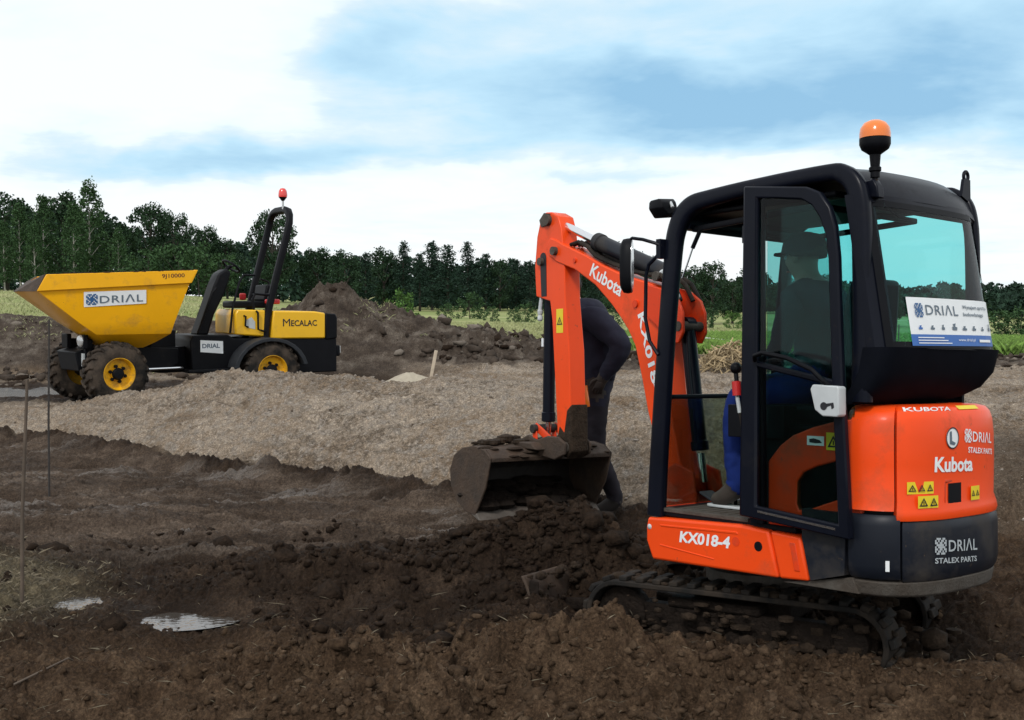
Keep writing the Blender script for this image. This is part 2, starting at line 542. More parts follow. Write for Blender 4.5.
# ------------------------------------------------------------------ numpy noise
def _hash(ix, iy, seed):
    h = (ix.astype(np.int64) * 374761393 + iy.astype(np.int64) * 668265263 + seed * 974634777) & 0xFFFFFFFF
    h = ((h ^ (h >> 13)) * 1274126177) & 0xFFFFFFFF
    h = h ^ (h >> 16)
    return (h & 0xFFFFFF) / float(0xFFFFFF)
def vnoise(x, y, seed=0):
    ix, iy = np.floor(x), np.floor(y)
    fx, fy = x - ix, y - iy
    fx = fx * fx * fx * (fx * (fx * 6 - 15) + 10)
    fy = fy * fy * fy * (fy * (fy * 6 - 15) + 10)
    a, b = _hash(ix, iy, seed), _hash(ix + 1, iy, seed)
    c, d = _hash(ix, iy + 1, seed), _hash(ix + 1, iy + 1, seed)
    return (a + (b - a) * fx) * (1 - fy) + (c + (d - c) * fx) * fy - 0.5
def fbm(x, y, seed=0, octv=4, gain=0.5):
    s, a, f = 0, 1.0, 1.0
    for i in range(octv):
        s = s + a * vnoise(x * f + 17.3 * i, y * f - 9.1 * i, seed + i)
        a *= gain
        f *= 2.03
    return s
def clods(x, y, cell, seed, fill=0.8):
    """rounded lumps of many sizes strewn one per cell: height field in units of the cell"""
    x, y = x / cell, y / cell
    ix, iy = np.floor(x), np.floor(y)
    best = np.zeros_like(x)
    for dx in (-1, 0, 1):
        for dy in (-1, 0, 1):
            jx, jy = ix + dx, iy + dy
            px, py = jx + _hash(jx, jy, seed), jy + _hash(jx, jy, seed + 1)
            rr = 0.25 + 0.55 * _hash(jx, jy, seed + 2) ** 1.5
            on = _hash(jx, jy, seed + 3) < fill
            st = 0.6 + 0.8 * _hash(jx, jy, seed + 4)
            an = 6.283 * _hash(jx, jy, seed + 5)
            ex, ey = x - px, y - py
            ax, ay = ex * np.cos(an) + ey * np.sin(an), -ex * np.sin(an) + ey * np.cos(an)
            d2 = (ax * st) ** 2 + (ay / st) ** 2
            h = np.maximum(0, rr - d2 / rr) * 0.9 * on
            best = np.maximum(best, h)
    return best
def sstep(a, b, x):
    t = np.clip((x - a) / (b - a), 0, 1)
    return t * t * (3 - 2 * t)
# ------------------------------------------------------------------ terrain
def G(x, y, cx, cy, sx, sy, h, rot=0.0):
    c, s_ = math.cos(rot), math.sin(rot)
    dx, dy = x - cx, y - cy
    a, b = (dx * c + dy * s_) / sx, (-dx * s_ + dy * c) / sy
    return h * np.exp(-(a * a + b * b))
YB_X = [-40, -12, -5.9, -4.46, -3.04, -1.9, -0.94, -0.5, 0.97, 4.0, 10, 40]
YB_Y = [22, 16.2, 12.5, 11.75, 10.6, 9.8, 9.2, 8.95, 8.05, 7.4, 6.4, 4.0]
PL_X = [-40, -7.0, -6.3, -5.2, -4.3, -3.3, -2.2, -1.0, 1.0, 4.0, 8.0, 40]
PL_Z = [0.1, 0.12, 0.20, 0.33, 0.50, 0.75, 0.75, 0.67, 0.64, 0.56, 0.52, 0.5]
W_X = [-40, -6, -5, -4, -3, -1, 1, 4, 40]
W_Y = [1.0, 1.1, 1.35, 1.9, 2.5, 2.35, 2.1, 2.2, 2.2]
# crest height of the soil banks behind the site, against bearing x / y
BK_T = [-0.80, -0.47, -0.42, -0.36, -0.31, -0.26, -0.215, -0.19, -0.1745, -0.1536, -0.138, -0.119, -0.1045, -0.079, -0.062, -0.025, 0.017, 0.05, 0.10, 0.16, 0.24, 0.36, 0.44, 0.48, 0.8]
BK_Z = [1.30, 1.36, 1.34, 1.30, 1.20, 1.15, 1.38, 1.56, 1.74, 1.80, 1.65, 1.53, 1.42, 1.26, 1.17, 1.08, 1.00, 0.80, 0.55, 0.48, 0.48, 0.45, 0.42, 0.42, 0.5]
FAR_T = [-1.5, -0.47, -0.30, -0.20, -0.10, 0.05, 0.2, 0.45, 1.5]
FAR_Z = [2.6, 2.0, 1.75, 0.70, -0.10, -0.30, -0.55, -1.4, -1.4]
def base_z(x, y):
    x = np.asarray(x, float); y = np.asarray(y, float)
    r = np.hypot(x, y)
    t = x / np.maximum(y, 0.5)
    t = np.where(y < 0.5, np.sign(x) * 1.5, t)
    z = np.zeros_like(x)
    # embankment of gravel
    yb = np.interp(x, YB_X, YB_Y)
    P = np.interp(x, PL_X, PL_Z)
    w = np.interp(x, W_X, W_Y)
    s_ = np.clip((y - yb) / w, 0, 1)
    up = 1 - (1 - s_) ** 1.45
    z = P * up
    crest = yb + w
    back_l = sstep(0.15, 1.3, y - crest)
    zl = P * up * (1 - back_l) + 0.24 * back_l
    zr = P * up + (0.45 - P) * sstep(1.2, 4.5, y - crest) * (y > crest)
    k = sstep(-2.3, -0.6, x)
    z = np.where(y > yb, zl * (1 - k) + zr * k, z)
    # far field
    zf = np.interp(t, FAR_T, FAR_Z)
    far = sstep(22, 85, r)
    z = z * (1 - far) + zf * far
    return z
def bank_z(x, y):
    t = x / np.maximum(y, 0.5)
    zc = np.interp(t, BK_T, BK_Z)
    yc = 20.6 + 1.2 * vnoise(x * 0.35, y * 0 + 3, 5) + np.where(x < -4, 1.0, 0.0)
    d = (y - yc)
    half = np.where(d < 0, 2.6, 2.2)
    prof = np.clip(1 - np.abs(d) / half, 0, 1)
    prof = prof ** 0.9
    g = base_z(x, y)
    top = np.maximum(zc - g, 0)
    lump = 1 + 0.16 * fbm(x * 0.9, y * 0.9, 11, 3)
    return top * prof * lump, prof
def near_z(x, y):
    """what digging and driving left near the machine"""
    z = G(x, y, 0.46, 4.95, 0.42, 0.26, 0.19) + G(x, y, 0.0, 4.45, 2.4, 0.36, 0.03) + G(x, y, 1.9, 4.30, 0.9, 0.24, 0.06) - 0.05 * sstep(6.4, 5.6, y)
    z = z + G(x, y, 0.85, 5.45, 0.60, 0.26, -0.03, -0.56) + G(x, y, 1.55, 4.72, 0.55, 0.22, 0.085, -0.5) + G(x, y, 2.05, 4.85, 0.35, 0.25, 0.10) + G(x, y, -0.7, 4.9, 0.6, 0.35, 0.07)
    z = z + G(x, y, 0.40, 6.85, 0.45, 0.34, 0.31) + G(x, y, -0.05, 6.55, 0.55, 0.34, 0.15) + G(x, y, 0.85, 6.25, 0.35, 0.30, 0.10) + G(x, y, -0.75, 6.35, 0.8, 0.35, 0.13)
    z = z + G(x, y, -1.6, 5.9, 0.6, 0.25, 0.05)
    z = z + G(x, y, 0.50, 6.15, 0.38, 0.30, -0.20) + G(x, y, 2.0, 5.3, 0.45, 0.35, -0.16)
    z = z + G(x, y, 2.9, 6.0, 0.9, 0.7, 0.14) + G(x, y, 3.6, 5.0, 0.7, 0.5, 0.12)
    z = z + G(x, y, -3.05, 5.9, 0.55, 0.7, 0.15)
    # hollows where water stands
    z = z + G(x, y, -1.80, 5.84, 0.28, 0.19, -0.10) + G(x, y, -1.72, 6.35, 0.35, 0.14, -0.055) + G(x, y, -2.45, 5.98, 0.20, 0.17, -0.07)
    z = z + G(x, y, -1.5, 5.75, 0.15, 0.10, -0.05)
    z = z + G(x, y, -7.9, 16.8, 1.7, 1.3, -0.13)
    # dark berm along the foot of the embankment
    yb = np.interp(x, YB_X, YB_Y)
    d = y - yb
    z = z + np.where(x < 1.2, 0.085, 0.03) * np.exp(-((d + 0.22) / 0.22) ** 2) * (0.6 + 1.2 * np.clip(vnoise(x * 1.6, y * 1.6, 31) + 0.5, 0, 1))
    # wheel ruts across the flat ground
    rut = np.zeros_like(x)
    for off, sl in ((8.9, -0.20), (8.2, -0.23), (7.4, -0.12), (9.6, -0.42), (7.85, 0.02), (6.9, -0.05)):
        yy = off + sl * (x + 1.5) + 0.10 * np.sin(x * 1.3 + off)
        dd = y - yy
        rut = rut - 0.060 * np.exp(-(dd / 0.10) ** 2) * (0.6 + 0.8 * np.clip(vnoise(x * 1.7, y * 0.3 + off, 88) + 0.5, 0, 1)) + 0.045 * np.exp(-((np.abs(dd) - 0.20) / 0.06) ** 2) * np.clip(0.4 + 1.5 * vnoise(x * 2.1, y * 2.1 + off, 89), 0, 1.3)
    z = z + rut * sstep(1.0, 0.0, x) * sstep(-5.5, -4.0, x)
    return z
def patchy(x, y):
    return sstep(-0.22, 0.22, vnoise(x * 1.25, y * 1.25, 77) + 0.5 * vnoise(x * 3.1, y * 3.1, 78))
def zones(x, y):
    yb = np.interp(x, YB_X, YB_Y)
    w = np.interp(x, W_X, W_Y)
    n = fbm(x * 0.8, y * 0.8, 3, 4)
    n2 = fbm(x * 3.1, y * 3.1, 8, 3)
    grav = sstep(-0.15, 0.12, y - yb + 0.22 * n2 + 0.30 * n)
    crest = yb + w
    k = sstep(-2.3, -0.6, x)
    behind = sstep(0.3, 1.2, y - crest)
    strip = sstep(18.2, 18.7, y) * sstep(19.9, 19.4, y)
    grav = grav * (1 - (1 - k) * behind * (1 - 0.8 * strip))
    bz, prof = bank_z(x, y)
    grav = grav * (1 - sstep(0.02, 0.20, prof + 0.2 * n2 - 0.05)) * sstep(30, 20, y)
    right = sstep(2.0, 3.2, x) * sstep(9.6, 8.6, y)
    grav = grav * (1 - 0.75 * right)
    r = np.hypot(x, y)
    grass = sstep(21.6, 22.6, y + 0.8 * n) * (1 - sstep(0.35, 0.12, 0.0 * r + (prof < 0.12) * 1.0))
    dry = np.exp(-(((x + 3.05) / 0.62) ** 2 + ((y - 5.95) / 0.75) ** 2) ** 2)
    grass = np.maximum(grass, 0)
    loose = sstep(5.75, 5.15, y + 0.45 * n + 0.16 * x * (x > 0)) * sstep(-3.6, -1.0, x + 0.8 * n)
    loose = np.maximum(loose, 0.75 * sstep(2.3, 2.9, x) * sstep(4.9, 5.6, y) * sstep(9.0, 8.0, y))
    flat = sstep(6.7, 7.4, y + 0.3 * n) * (1 - sstep(-0.45, -0.15, y - yb)) * sstep(0.3, -0.6, x)
    return grav, grass, loose, flat, dry, prof, bz

na_d, na_c = 1150, 130
ang_dense = np.linspace(R(-33), R(33), na_d)
ang_coarse = np.linspace(R(33), R(360 - 33), na_c + 2)[1:-1]
ang = np.concatenate([ang_dense, ang_coarse])
r_in = np.array([0.3, 1.0, 1.8, 2.6])
q = np.linspace(0, 1, 940)
pyv = 1.0 / 3.2 + (1.0 / 30.0 - 1.0 / 3.2) * q        # even in picture height ...
lgv = np.exp(np.log(3.2) + (np.log(30.0) - np.log(3.2)) * q)
r_mid = 1.0 / (0.55 * pyv + 0.45 / lgv)
r_out = np.exp(np.linspace(np.log(30.6), np.log(3200), 70))
rad = np.concatenate([r_in, r_mid, r_out])
A, RR = np.meshgrid(ang, rad, indexing='ij')
GX, GY = RR * np.sin(A), RR * np.cos(A)
grav, grass, loose, flat, dry, prof, bz = zones(GX, GY)
Z = base_z(GX, GY) + near_z(GX, GY) * sstep(45, 22, RR) + bz
rough_amt = sstep(26, 20, RR)
soil = np.clip(1 - grav - grass, 0, 1) * rough_amt
for px_, py_, sx_, sy_ in ((-1.80, 5.84, 0.27, 0.19), (-2.45, 5.98, 0.17, 0.15), (-7.9, 16.8, 1.7, 1.3)):
    soil = soil * (1 - 0.72 * np.exp(-(((GX - px_) / sx_) ** 2 + ((GY - py_) / sy_) ** 2) ** 2))
smoothf = 1 - 0.36 * flat
# large lumps, clods and crumbs of turned soil
wx = GX + 0.10 * vnoise(GX * 6, GY * 6, 51)
wy = GY + 0.10 * vnoise(GX * 6, GY * 6, 52)
big = fbm(GX * 1.7, GY * 1.7, 21, 3) * 0.09 * (0.45 + 0.55 * smoothf)
wx2, wy2 = wx + 0.03 * vnoise(GX * 21, GY * 21, 53), wy + 0.03 * vnoise(GX * 21, GY * 21, 54)
def billow(f, seed):
    c_, s_ = math.cos(seed), math.sin(seed)
    return np.abs(vnoise((wx2 * c_ - wy2 * s_) * f, (wx2 * s_ + wy2 * c_) * f, seed)) * 2 - 0.45
cl1 = billow(3.4, 61) * 0.095 + billow(7.1, 62) * 0.050
cl2 = billow(15.0, 63) * 0.028 + clods(wx2, wy2, 0.11, 71, 0.5) * 0.11 * 0.55
cl3 = billow(31.0, 64) * 0.019 + clods(wx2, wy2, 0.045, 81, 0.7) * 0.045 * 0.6
cl4 = billow(66.0, 65) * 0.010
fn = fbm(GX * 11, GY * 11, 41, 5, 0.6) * 0.022
mound_mask = 0.55 + 0.75 * np.clip(loose + prof, 0, 1) + 0.45 * np.exp(-((GX + 0.1) / 1.2) ** 2 - ((GY - 6.6) / 0.6) ** 2)
Z += soil * loose * (fbm(GX * 1.5, GY * 1.9, 401, 3) * 0.13 + np.maximum(0, fbm(GX * 3.2, GY * 3.2, 403, 3)) * 0.13)
Z += soil * (big + (cl1 * 0.8 + cl2) * smoothf * mound_mask * (0.16 + 1.15 * patchy(GX, GY)) + (cl3 + fn) * (0.75 + 0.25 * smoothf) + cl4)
Z += np.clip(flat, 0, 1) * rough_amt * (fbm(GX * 1.1, GY * 4.2, 201, 5, 0.62) * 0.032 + np.maximum(0, fbm(GX * 2.6, GY * 6.0, 203, 4, 0.6)) * 0.045)
Z += soil * np.clip(prof, 0, 1) * (clods(GX, GY, 0.45, 137, 0.5) * 0.20 + clods(GX, GY, 0.2, 138, 0.5) * 0.10 + np.abs(fbm(GX * 1.6, GY * 1.6, 133, 5, 0.62)) * 0.26 - 0.10)
# gravel: small stones, faint gullies down the slope
gs = clods(GX, GY, 0.10, 101, 0.05) * 0.10 * 0.30 + clods(GX, GY, 0.045, 111, 0.5) * 0.045 * 0.55 + clods(GX, GY, 0.022, 112, 0.8) * 0.022 * 0.6 + fbm(GX * 2.2, GY * 2.2, 15, 4) * 0.06 + fbm(GX * 9, GY * 9, 16, 4, 0.6) * 0.030
ua, va = (GX * 0.81 - GY * 0.59), (GX * 0.59 + GY * 0.81)
rake = fbm(ua * 0.9 + 0.3 * fbm(GX, GY, 71, 2), va * 6.5, 72, 5, 0.65)
gs = gs + rake * 0.045 + np.abs(fbm(GX * 7, GY * 7, 73, 4, 0.6)) * 0.035 * np.clip(0.4 + 2 * fbm(GX * 0.8, GY * 0.8, 74, 3), 0, 1.4)
Z += np.clip(grav, 0, 1) * rough_amt * gs
# torn dark clods thrown up along the foot of the embankment
ybg = np.interp(GX, YB_X, YB_Y)
foot = np.exp(-((GY - ybg + 0.15) / 0.22) ** 2) * (GX < 1.4) * sstep(-9, -7, GX)
Z += foot * (np.abs(vnoise(wx2 * 5.5, wy2 * 5.5, 75)) * 0.16 + np.abs(vnoise(wx2 * 13, wy2 * 13, 76)) * 0.08)
Z += dry * (fbm(GX * 18, GY * 18, 19, 3) * 0.03)

na, nr = Z.shape
co = np.stack([GX, GY, Z], -1).reshape(-1, 3).astype(np.float32)
idx = np.arange(na * nr).reshape(na, nr)
i0, i1 = idx, np.roll(idx, -1, axis=0)
quads = np.stack([i0[:, :-1], i0[:, 1:], i1[:, 1:], i1[:, :-1]], -1).reshape(-1, 4).astype(np.int32)
# centre fan
ctr = len(co)
co = np.concatenate([co, [[0, 0, 0]]]).astype(np.float32)
gme = bpy.data.meshes.new('ground')
tri = np.stack([np.full(na, ctr), i0[:, 0], i1[:, 0]], -1).astype(np.int32)
nl = len(quads) * 4 + len(tri) * 3
gme.vertices.add(len(co)); gme.vertices.foreach_set('co', co.ravel())
gme.loops.add(nl)
gme.loops.foreach_set('vertex_index', np.concatenate([quads.ravel(), tri.ravel()]))
gme.polygons.add(len(quads) + len(tri))
ls = np.concatenate([np.arange(len(quads)) * 4, len(quads) * 4 + np.arange(len(tri)) * 3]).astype(np.int32)
gme.polygons.foreach_set('loop_start', ls)
try:
    gme.polygons.foreach_set('loop_total', np.concatenate([np.full(len(quads), 4), np.full(len(tri), 3)]).astype(np.int32))
except Exception:
    pass
gme.update(calc_edges=True)
gme.validate()
gme.shade_smooth()
def vattr(me, name, arr):
    a = me.attributes.new(name, 'FLOAT', 'POINT')
    a.data.foreach_set('value', np.concatenate([arr.ravel(), [0.0]]).astype(np.float32))
vattr(gme, 'gravel', np.clip(grav, 0, 1))
vattr(gme, 'grass', np.clip(grass, 0, 1))
vattr(gme, 'loose', np.clip(np.maximum(loose, 0.55 * np.clip(prof * 3, 0, 1)), 0, 1))
vattr(gme, 'bank', sstep(0.02, 0.2, prof))
vattr(gme, 'flat', np.clip(flat, 0, 1))
vattr(gme, 'dry', np.clip(dry, 0, 1))
speck = np.maximum(sstep(0.02, 0.26, fbm(GX * 5.5, GY * 5.5, 301, 5, 0.7)), sstep(0.10, 0.34, -rake)) * sstep(-0.25, 0.2, fbm(GX * 0.7, GY * 0.7, 305, 3))
stone = (np.clip(grav, 0, 1)) * np.clip(clods(GX, GY, 0.10, 101, 0.5) * 1.6 + clods(GX, GY, 0.045, 111, 0.8) * 1.2, 0, 1)
vattr(gme, 'stone', stone)
vattr(gme, 'speck', np.clip(speck * grav, 0, 1))

gm = bpy.data.materials.new('soil_gravel_grass')
gm.use_nodes = True
t = gm.node_tree
b = t.nodes['Principled BSDF']
tcg = N(t, 'ShaderNodeTexCoord')
def gnoise(sc, det=6, ro=0.62, stretch=None):
    n = N(t, 'ShaderNodeTexNoise')
    n.inputs['Scale'].default_value = sc
    n.inputs['Detail'].default_value = det
    n.inputs['Roughness'].default_value = ro
    if stretch:
        mp = N(t, 'ShaderNodeMapping')
        mp.inputs['Scale'].default_value = stretch
        t.links.new(tcg.outputs['Object'], mp.inputs['Vector'])
        t.links.new(mp.outputs[0], n.inputs['Vector'])
    else:
        t.links.new(tcg.outputs['Object'], n.inputs['Vector'])
    return n.outputs[0]
def gramp(f, stops):
    r_ = N(t, 'ShaderNodeValToRGB')
    t.links.new(f, r_.inputs[0])
    e_ = r_.color_ramp.elements
    e_[0].position, e_[0].color = stops[0][0], (*stops[0][1], 1)
    e_[1].position, e_[1].color = stops[-1][0], (*stops[-1][1], 1)
    for p_, c_ in stops[1:-1]:
        k_ = e_.new(p_); k_.color = (*c_, 1)
    return r_.outputs[0]
def gattr(nm):
    a = N(t, 'ShaderNodeAttribute')
    a.attribute_name = nm
    return a.outputs['Fac']
def gmix(f, a, c):
    m_ = N(t, 'ShaderNodeMixRGB')
    t.links.new(f, m_.inputs[0]) if not isinstance(f, float) else setattr(m_.inputs[0], 'default_value', f)
    t.links.new(a, m_.inputs[1]); t.links.new(c, m_.inputs[2])
    return m_.outputs[0]
wet_c = gramp(gnoise(3.0), [(0.25, (0.012, 0.0074, 0.0048)), (0.5, (0.027, 0.0172, 0.0112)), (0.75, (0.064, 0.043, 0.029))])
loose_c = gramp(gnoise(5.0, 9, 0.7), [(0.25, (0.027, 0.0165, 0.0097)), (0.5, (0.068, 0.043, 0.0262)), (0.72, (0.145, 0.098, 0.062))])
flat_c = gramp(gnoise(1.7, 10, 0.78, (0.45, 2.0, 1)), [(0.30, (0.018, 0.0120, 0.0082)), (0.5, (0.066, 0.0475, 0.0350)), (0.68, (0.155, 0.118, 0.090))])
grav_c = gramp(gnoise(16.0, 10, 0.85), [(0.32, (0.085, 0.062, 0.043)), (0.46, (0.250, 0.203, 0.156)), (0.66, (0.46, 0.40, 0.325))])
grav_patch = gramp(gnoise(0.9, 6, 0.6), [(0.35, (0.66, 0.58, 0.50)), (0.60, (1.08, 1.08, 1.08))])
mm = N(t, 'ShaderNodeMixRGB', blend_type='MULTIPLY'); mm.inputs[0].default_value = 1.0
t.links.new(grav_c, mm.inputs[1]); t.links.new(grav_patch, mm.inputs[2])
stone_c = gramp(gnoise(22.0, 3), [(0.3, (0.15, 0.125, 0.10)), (0.7, (0.36, 0.32, 0.275))])
grass_c = gramp(gnoise(0.10, 5, 0.6, (0.5, 1.6, 1)), [(0.30, (0.15, 0.215, 0.060)), (0.50, (0.26, 0.29, 0.115)), (0.68, (0.40, 0.38, 0.20))])
dry_c = gramp(gnoise(14.0, 8, 0.7), [(0.3, (0.06, 0.048, 0.032)), (0.55, (0.15, 0.125, 0.08)), (0.75, (0.25, 0.215, 0.14))])
c = gmix(gattr('flat'), wet_c, flat_c)
drag = gramp(gnoise(1.0, 9, 0.72, (0.35, 3.2, 1)), [(0.53, (0, 0, 0)), (0.61, (1, 1, 1))])
dragm = math_node('MULTIPLY', math_node('MULTIPLY', drag, gattr('flat'), t=t), 0.75, t=t)
rgbn = N(t, 'ShaderNodeRGB'); rgbn.outputs[0].default_value = (0.120, 0.098, 0.080, 1)
c = gmix(dragm, c, rgbn.outputs[0])
c = gmix(gattr('loose'), c, loose_c)
bank_c = gramp(gnoise(2.6, 9, 0.75), [(0.32, (0.028, 0.020, 0.015)), (0.5, (0.072, 0.056, 0.044)), (0.66, (0.165, 0.140, 0.115))])
c = gmix(gattr('bank'), c, bank_c)
c = gmix(gattr('dry'), c, dry_c)
gs_c = gmix(gattr('stone'), mm.outputs[0], stone_c)
spk = N(t, 'ShaderNodeRGB'); spk.outputs[0].default_value = (0.085, 0.064, 0.046, 1)
spf = math_node('MULTIPLY', gattr('speck'), gramp(gnoise(20.0, 6, 0.8), [(0.42, (0, 0, 0)), (0.56, (1, 1, 1))]), t=t)
gs_c = gmix(math_node('MULTIPLY', spf, 0.8, t=t), gs_c, spk.outputs[0])
c = gmix(gattr('gravel'), c, gs_c)
c = gmix(gattr('grass'), c, grass_c)
crumb = gramp(gnoise(62.0, 9, 0.85), [(0.36, (0.28, 0.26, 0.24)), (0.50, (0.85, 0.84, 0.83)), (0.64, (2.0, 1.95, 1.9))])
cmul = N(t, 'ShaderNodeMixRGB', blend_type='MULTIPLY'); cmul.inputs[0].default_value = 0.85
t.links.new(c, cmul.inputs[1]); t.links.new(crumb, cmul.inputs[2])
c = gmix(gattr('grass'), cmul.outputs[0], c)
t.links.new(c, b.inputs['Base Color'])
rg = N(t, 'ShaderNodeMapRange')
rg.inputs['From Min'].default_value = 0.35; rg.inputs['From Max'].default_value = 0.65
rg.inputs['To Min'].default_value = 0.58; rg.inputs['To Max'].default_value = 0.90
t.links.new(gnoise(1.6, 5), rg.inputs['Value'])
dryness = math_node('MAXIMUM', math_node('MAXIMUM', gattr('loose'), gattr('gravel'), t=t), gattr('grass'), t=t)
rgo = rg.outputs[0]
rmix = N(t, 'ShaderNodeMix')
t.links.new(dryness, rmix.inputs[0]); t.links.new(rg.outputs[0], rmix.inputs[2]); rmix.inputs[3].default_value = 0.93
rm2 = N(t, 'ShaderNodeMix')
t.links.new(dragm, rm2.inputs[0]); t.links.new(rmix.outputs[0], rm2.inputs[2]); rm2.inputs[3].default_value = 0.22
rmix = rm2
t.links.new(rmix.outputs[0], b.inputs['Roughness'])
sp_ = N(t, 'ShaderNodeMapRange'); sp_.inputs['To Min'].default_value = 0.42; sp_.inputs['To Max'].default_value = 0.10
t.links.new(rmix.outputs[0], sp_.inputs['Value']); sp_.inputs['From Min'].default_value = 0.3; sp_.inputs['From Max'].default_value = 0.62
t.links.new(sp_.outputs[0], b.inputs['Specular IOR Level'])
bp1 = N(t, 'ShaderNodeBump'); bp1.inputs['Strength'].default_value = 0.75; bp1.inputs['Distance'].default_value = 0.03
t.links.new(gnoise(38.0, 8, 0.7), bp1.inputs['Height'])
bp2 = N(t, 'ShaderNodeBump'); bp2.inputs['Strength'].default_value = 0.5; bp2.inputs['Distance'].default_value = 0.012
t.links.new(gnoise(130.0, 4, 0.6), bp2.inputs['Height']); t.links.new(bp1.outputs[0], bp2.inputs['Normal'])
t.links.new(bp2.outputs[0], b.inputs['Normal'])
gme.materials.append(gm)
ground = bpy.data.objects.new('ground', gme)
C.objects.link(ground)
tag(ground, kind='structure')
def ground_z(x, y):
    """height of the finished sheet at a point"""
    a = math.atan2(x, y); r_ = math.hypot(x, y)
    ia = int(np.argmin(np.abs(ang_dense - a))); ir = int(np.argmin(np.abs(rad - r_)))
    return float(Z[ia, ir])

# standing water
wm = bpy.data.materials.new('muddy_water')
wm.use_nodes = True
wb = wm.node_tree.nodes['Principled BSDF']
wb.inputs['Base Color'].default_value = (0.05, 0.043, 0.036, 1)
wb.inputs['Roughness'].default_value = 0.10
wn_ = N(wm.node_tree, 'ShaderNodeTexNoise'); wn_.inputs['Scale'].default_value = 14.0
wbp = N(wm.node_tree, 'ShaderNodeBump'); wbp.inputs['Strength'].default_value = 0.12; wbp.inputs['Distance'].default_value = 0.02
wm.node_tree.links.new(wn_.outputs[0], wbp.inputs['Height']); wm.node_tree.links.new(wbp.outputs[0], wb.inputs['Normal'])
wb.inputs['Specular IOR Level'].default_value = 1.0
wb.inputs['IOR'].default_value = 1.7
M['water'] = wm
M['water_reflect_grey'] = mat('reflection_grey_water', (0.24, 0.245, 0.245), 0.12, var=0.15, vscale=1.5)  # pale grey put into the water colour in place of a bright reflection
def puddle(cx_, cy_, sx, sy, pct):
    inside = ((GX - cx_) / sx) ** 2 + ((GY - cy_) / sy) ** 2 < 1
    z = float(np.percentile(Z[inside], pct))
    mb = MB()
    pts = [(cx_ + 1.5 * sx * math.cos(a), cy_ + 1.5 * sy * math.sin(a)) for a in [2 * math.pi * i / 28 for i in range(28)]]
    mb.add([(px_, py_, z) for px_, py_ in pts], [tuple(range(28))])
    o = mb.build('puddle', 'water', smooth=0)
    if o.data.polygons[0].normal.z < 0:
        o.data.flip_normals()
    tag(o, kind='structure')
    return o
puddle(-1.80, 5.82, 0.24, 0.16, 66)
puddle(-2.45, 5.98, 0.15, 0.13, 55)
pd_ = puddle(-7.75, 16.8, 1.45, 1.15, 66)
pd_.data.materials.clear(); pd_.data.materials.append(M['water_reflect_grey'])
# ------------------------------------------------------------------ the excavator (x forward, y to its left, z up)
EXC = tag(empty('mini_excavator', (1.514, 5.368, -0.125), (0.045, 0.055, 2.252)),
          'orange red mini excavator with black cab and open door, digging in dark mud', 'excavator')
E = EXC
I4 = Matrix.Identity(4)
UX = frame(0.42, -0.10, -0.05, R(18))          # undercarriage is turned a little to the left under the house
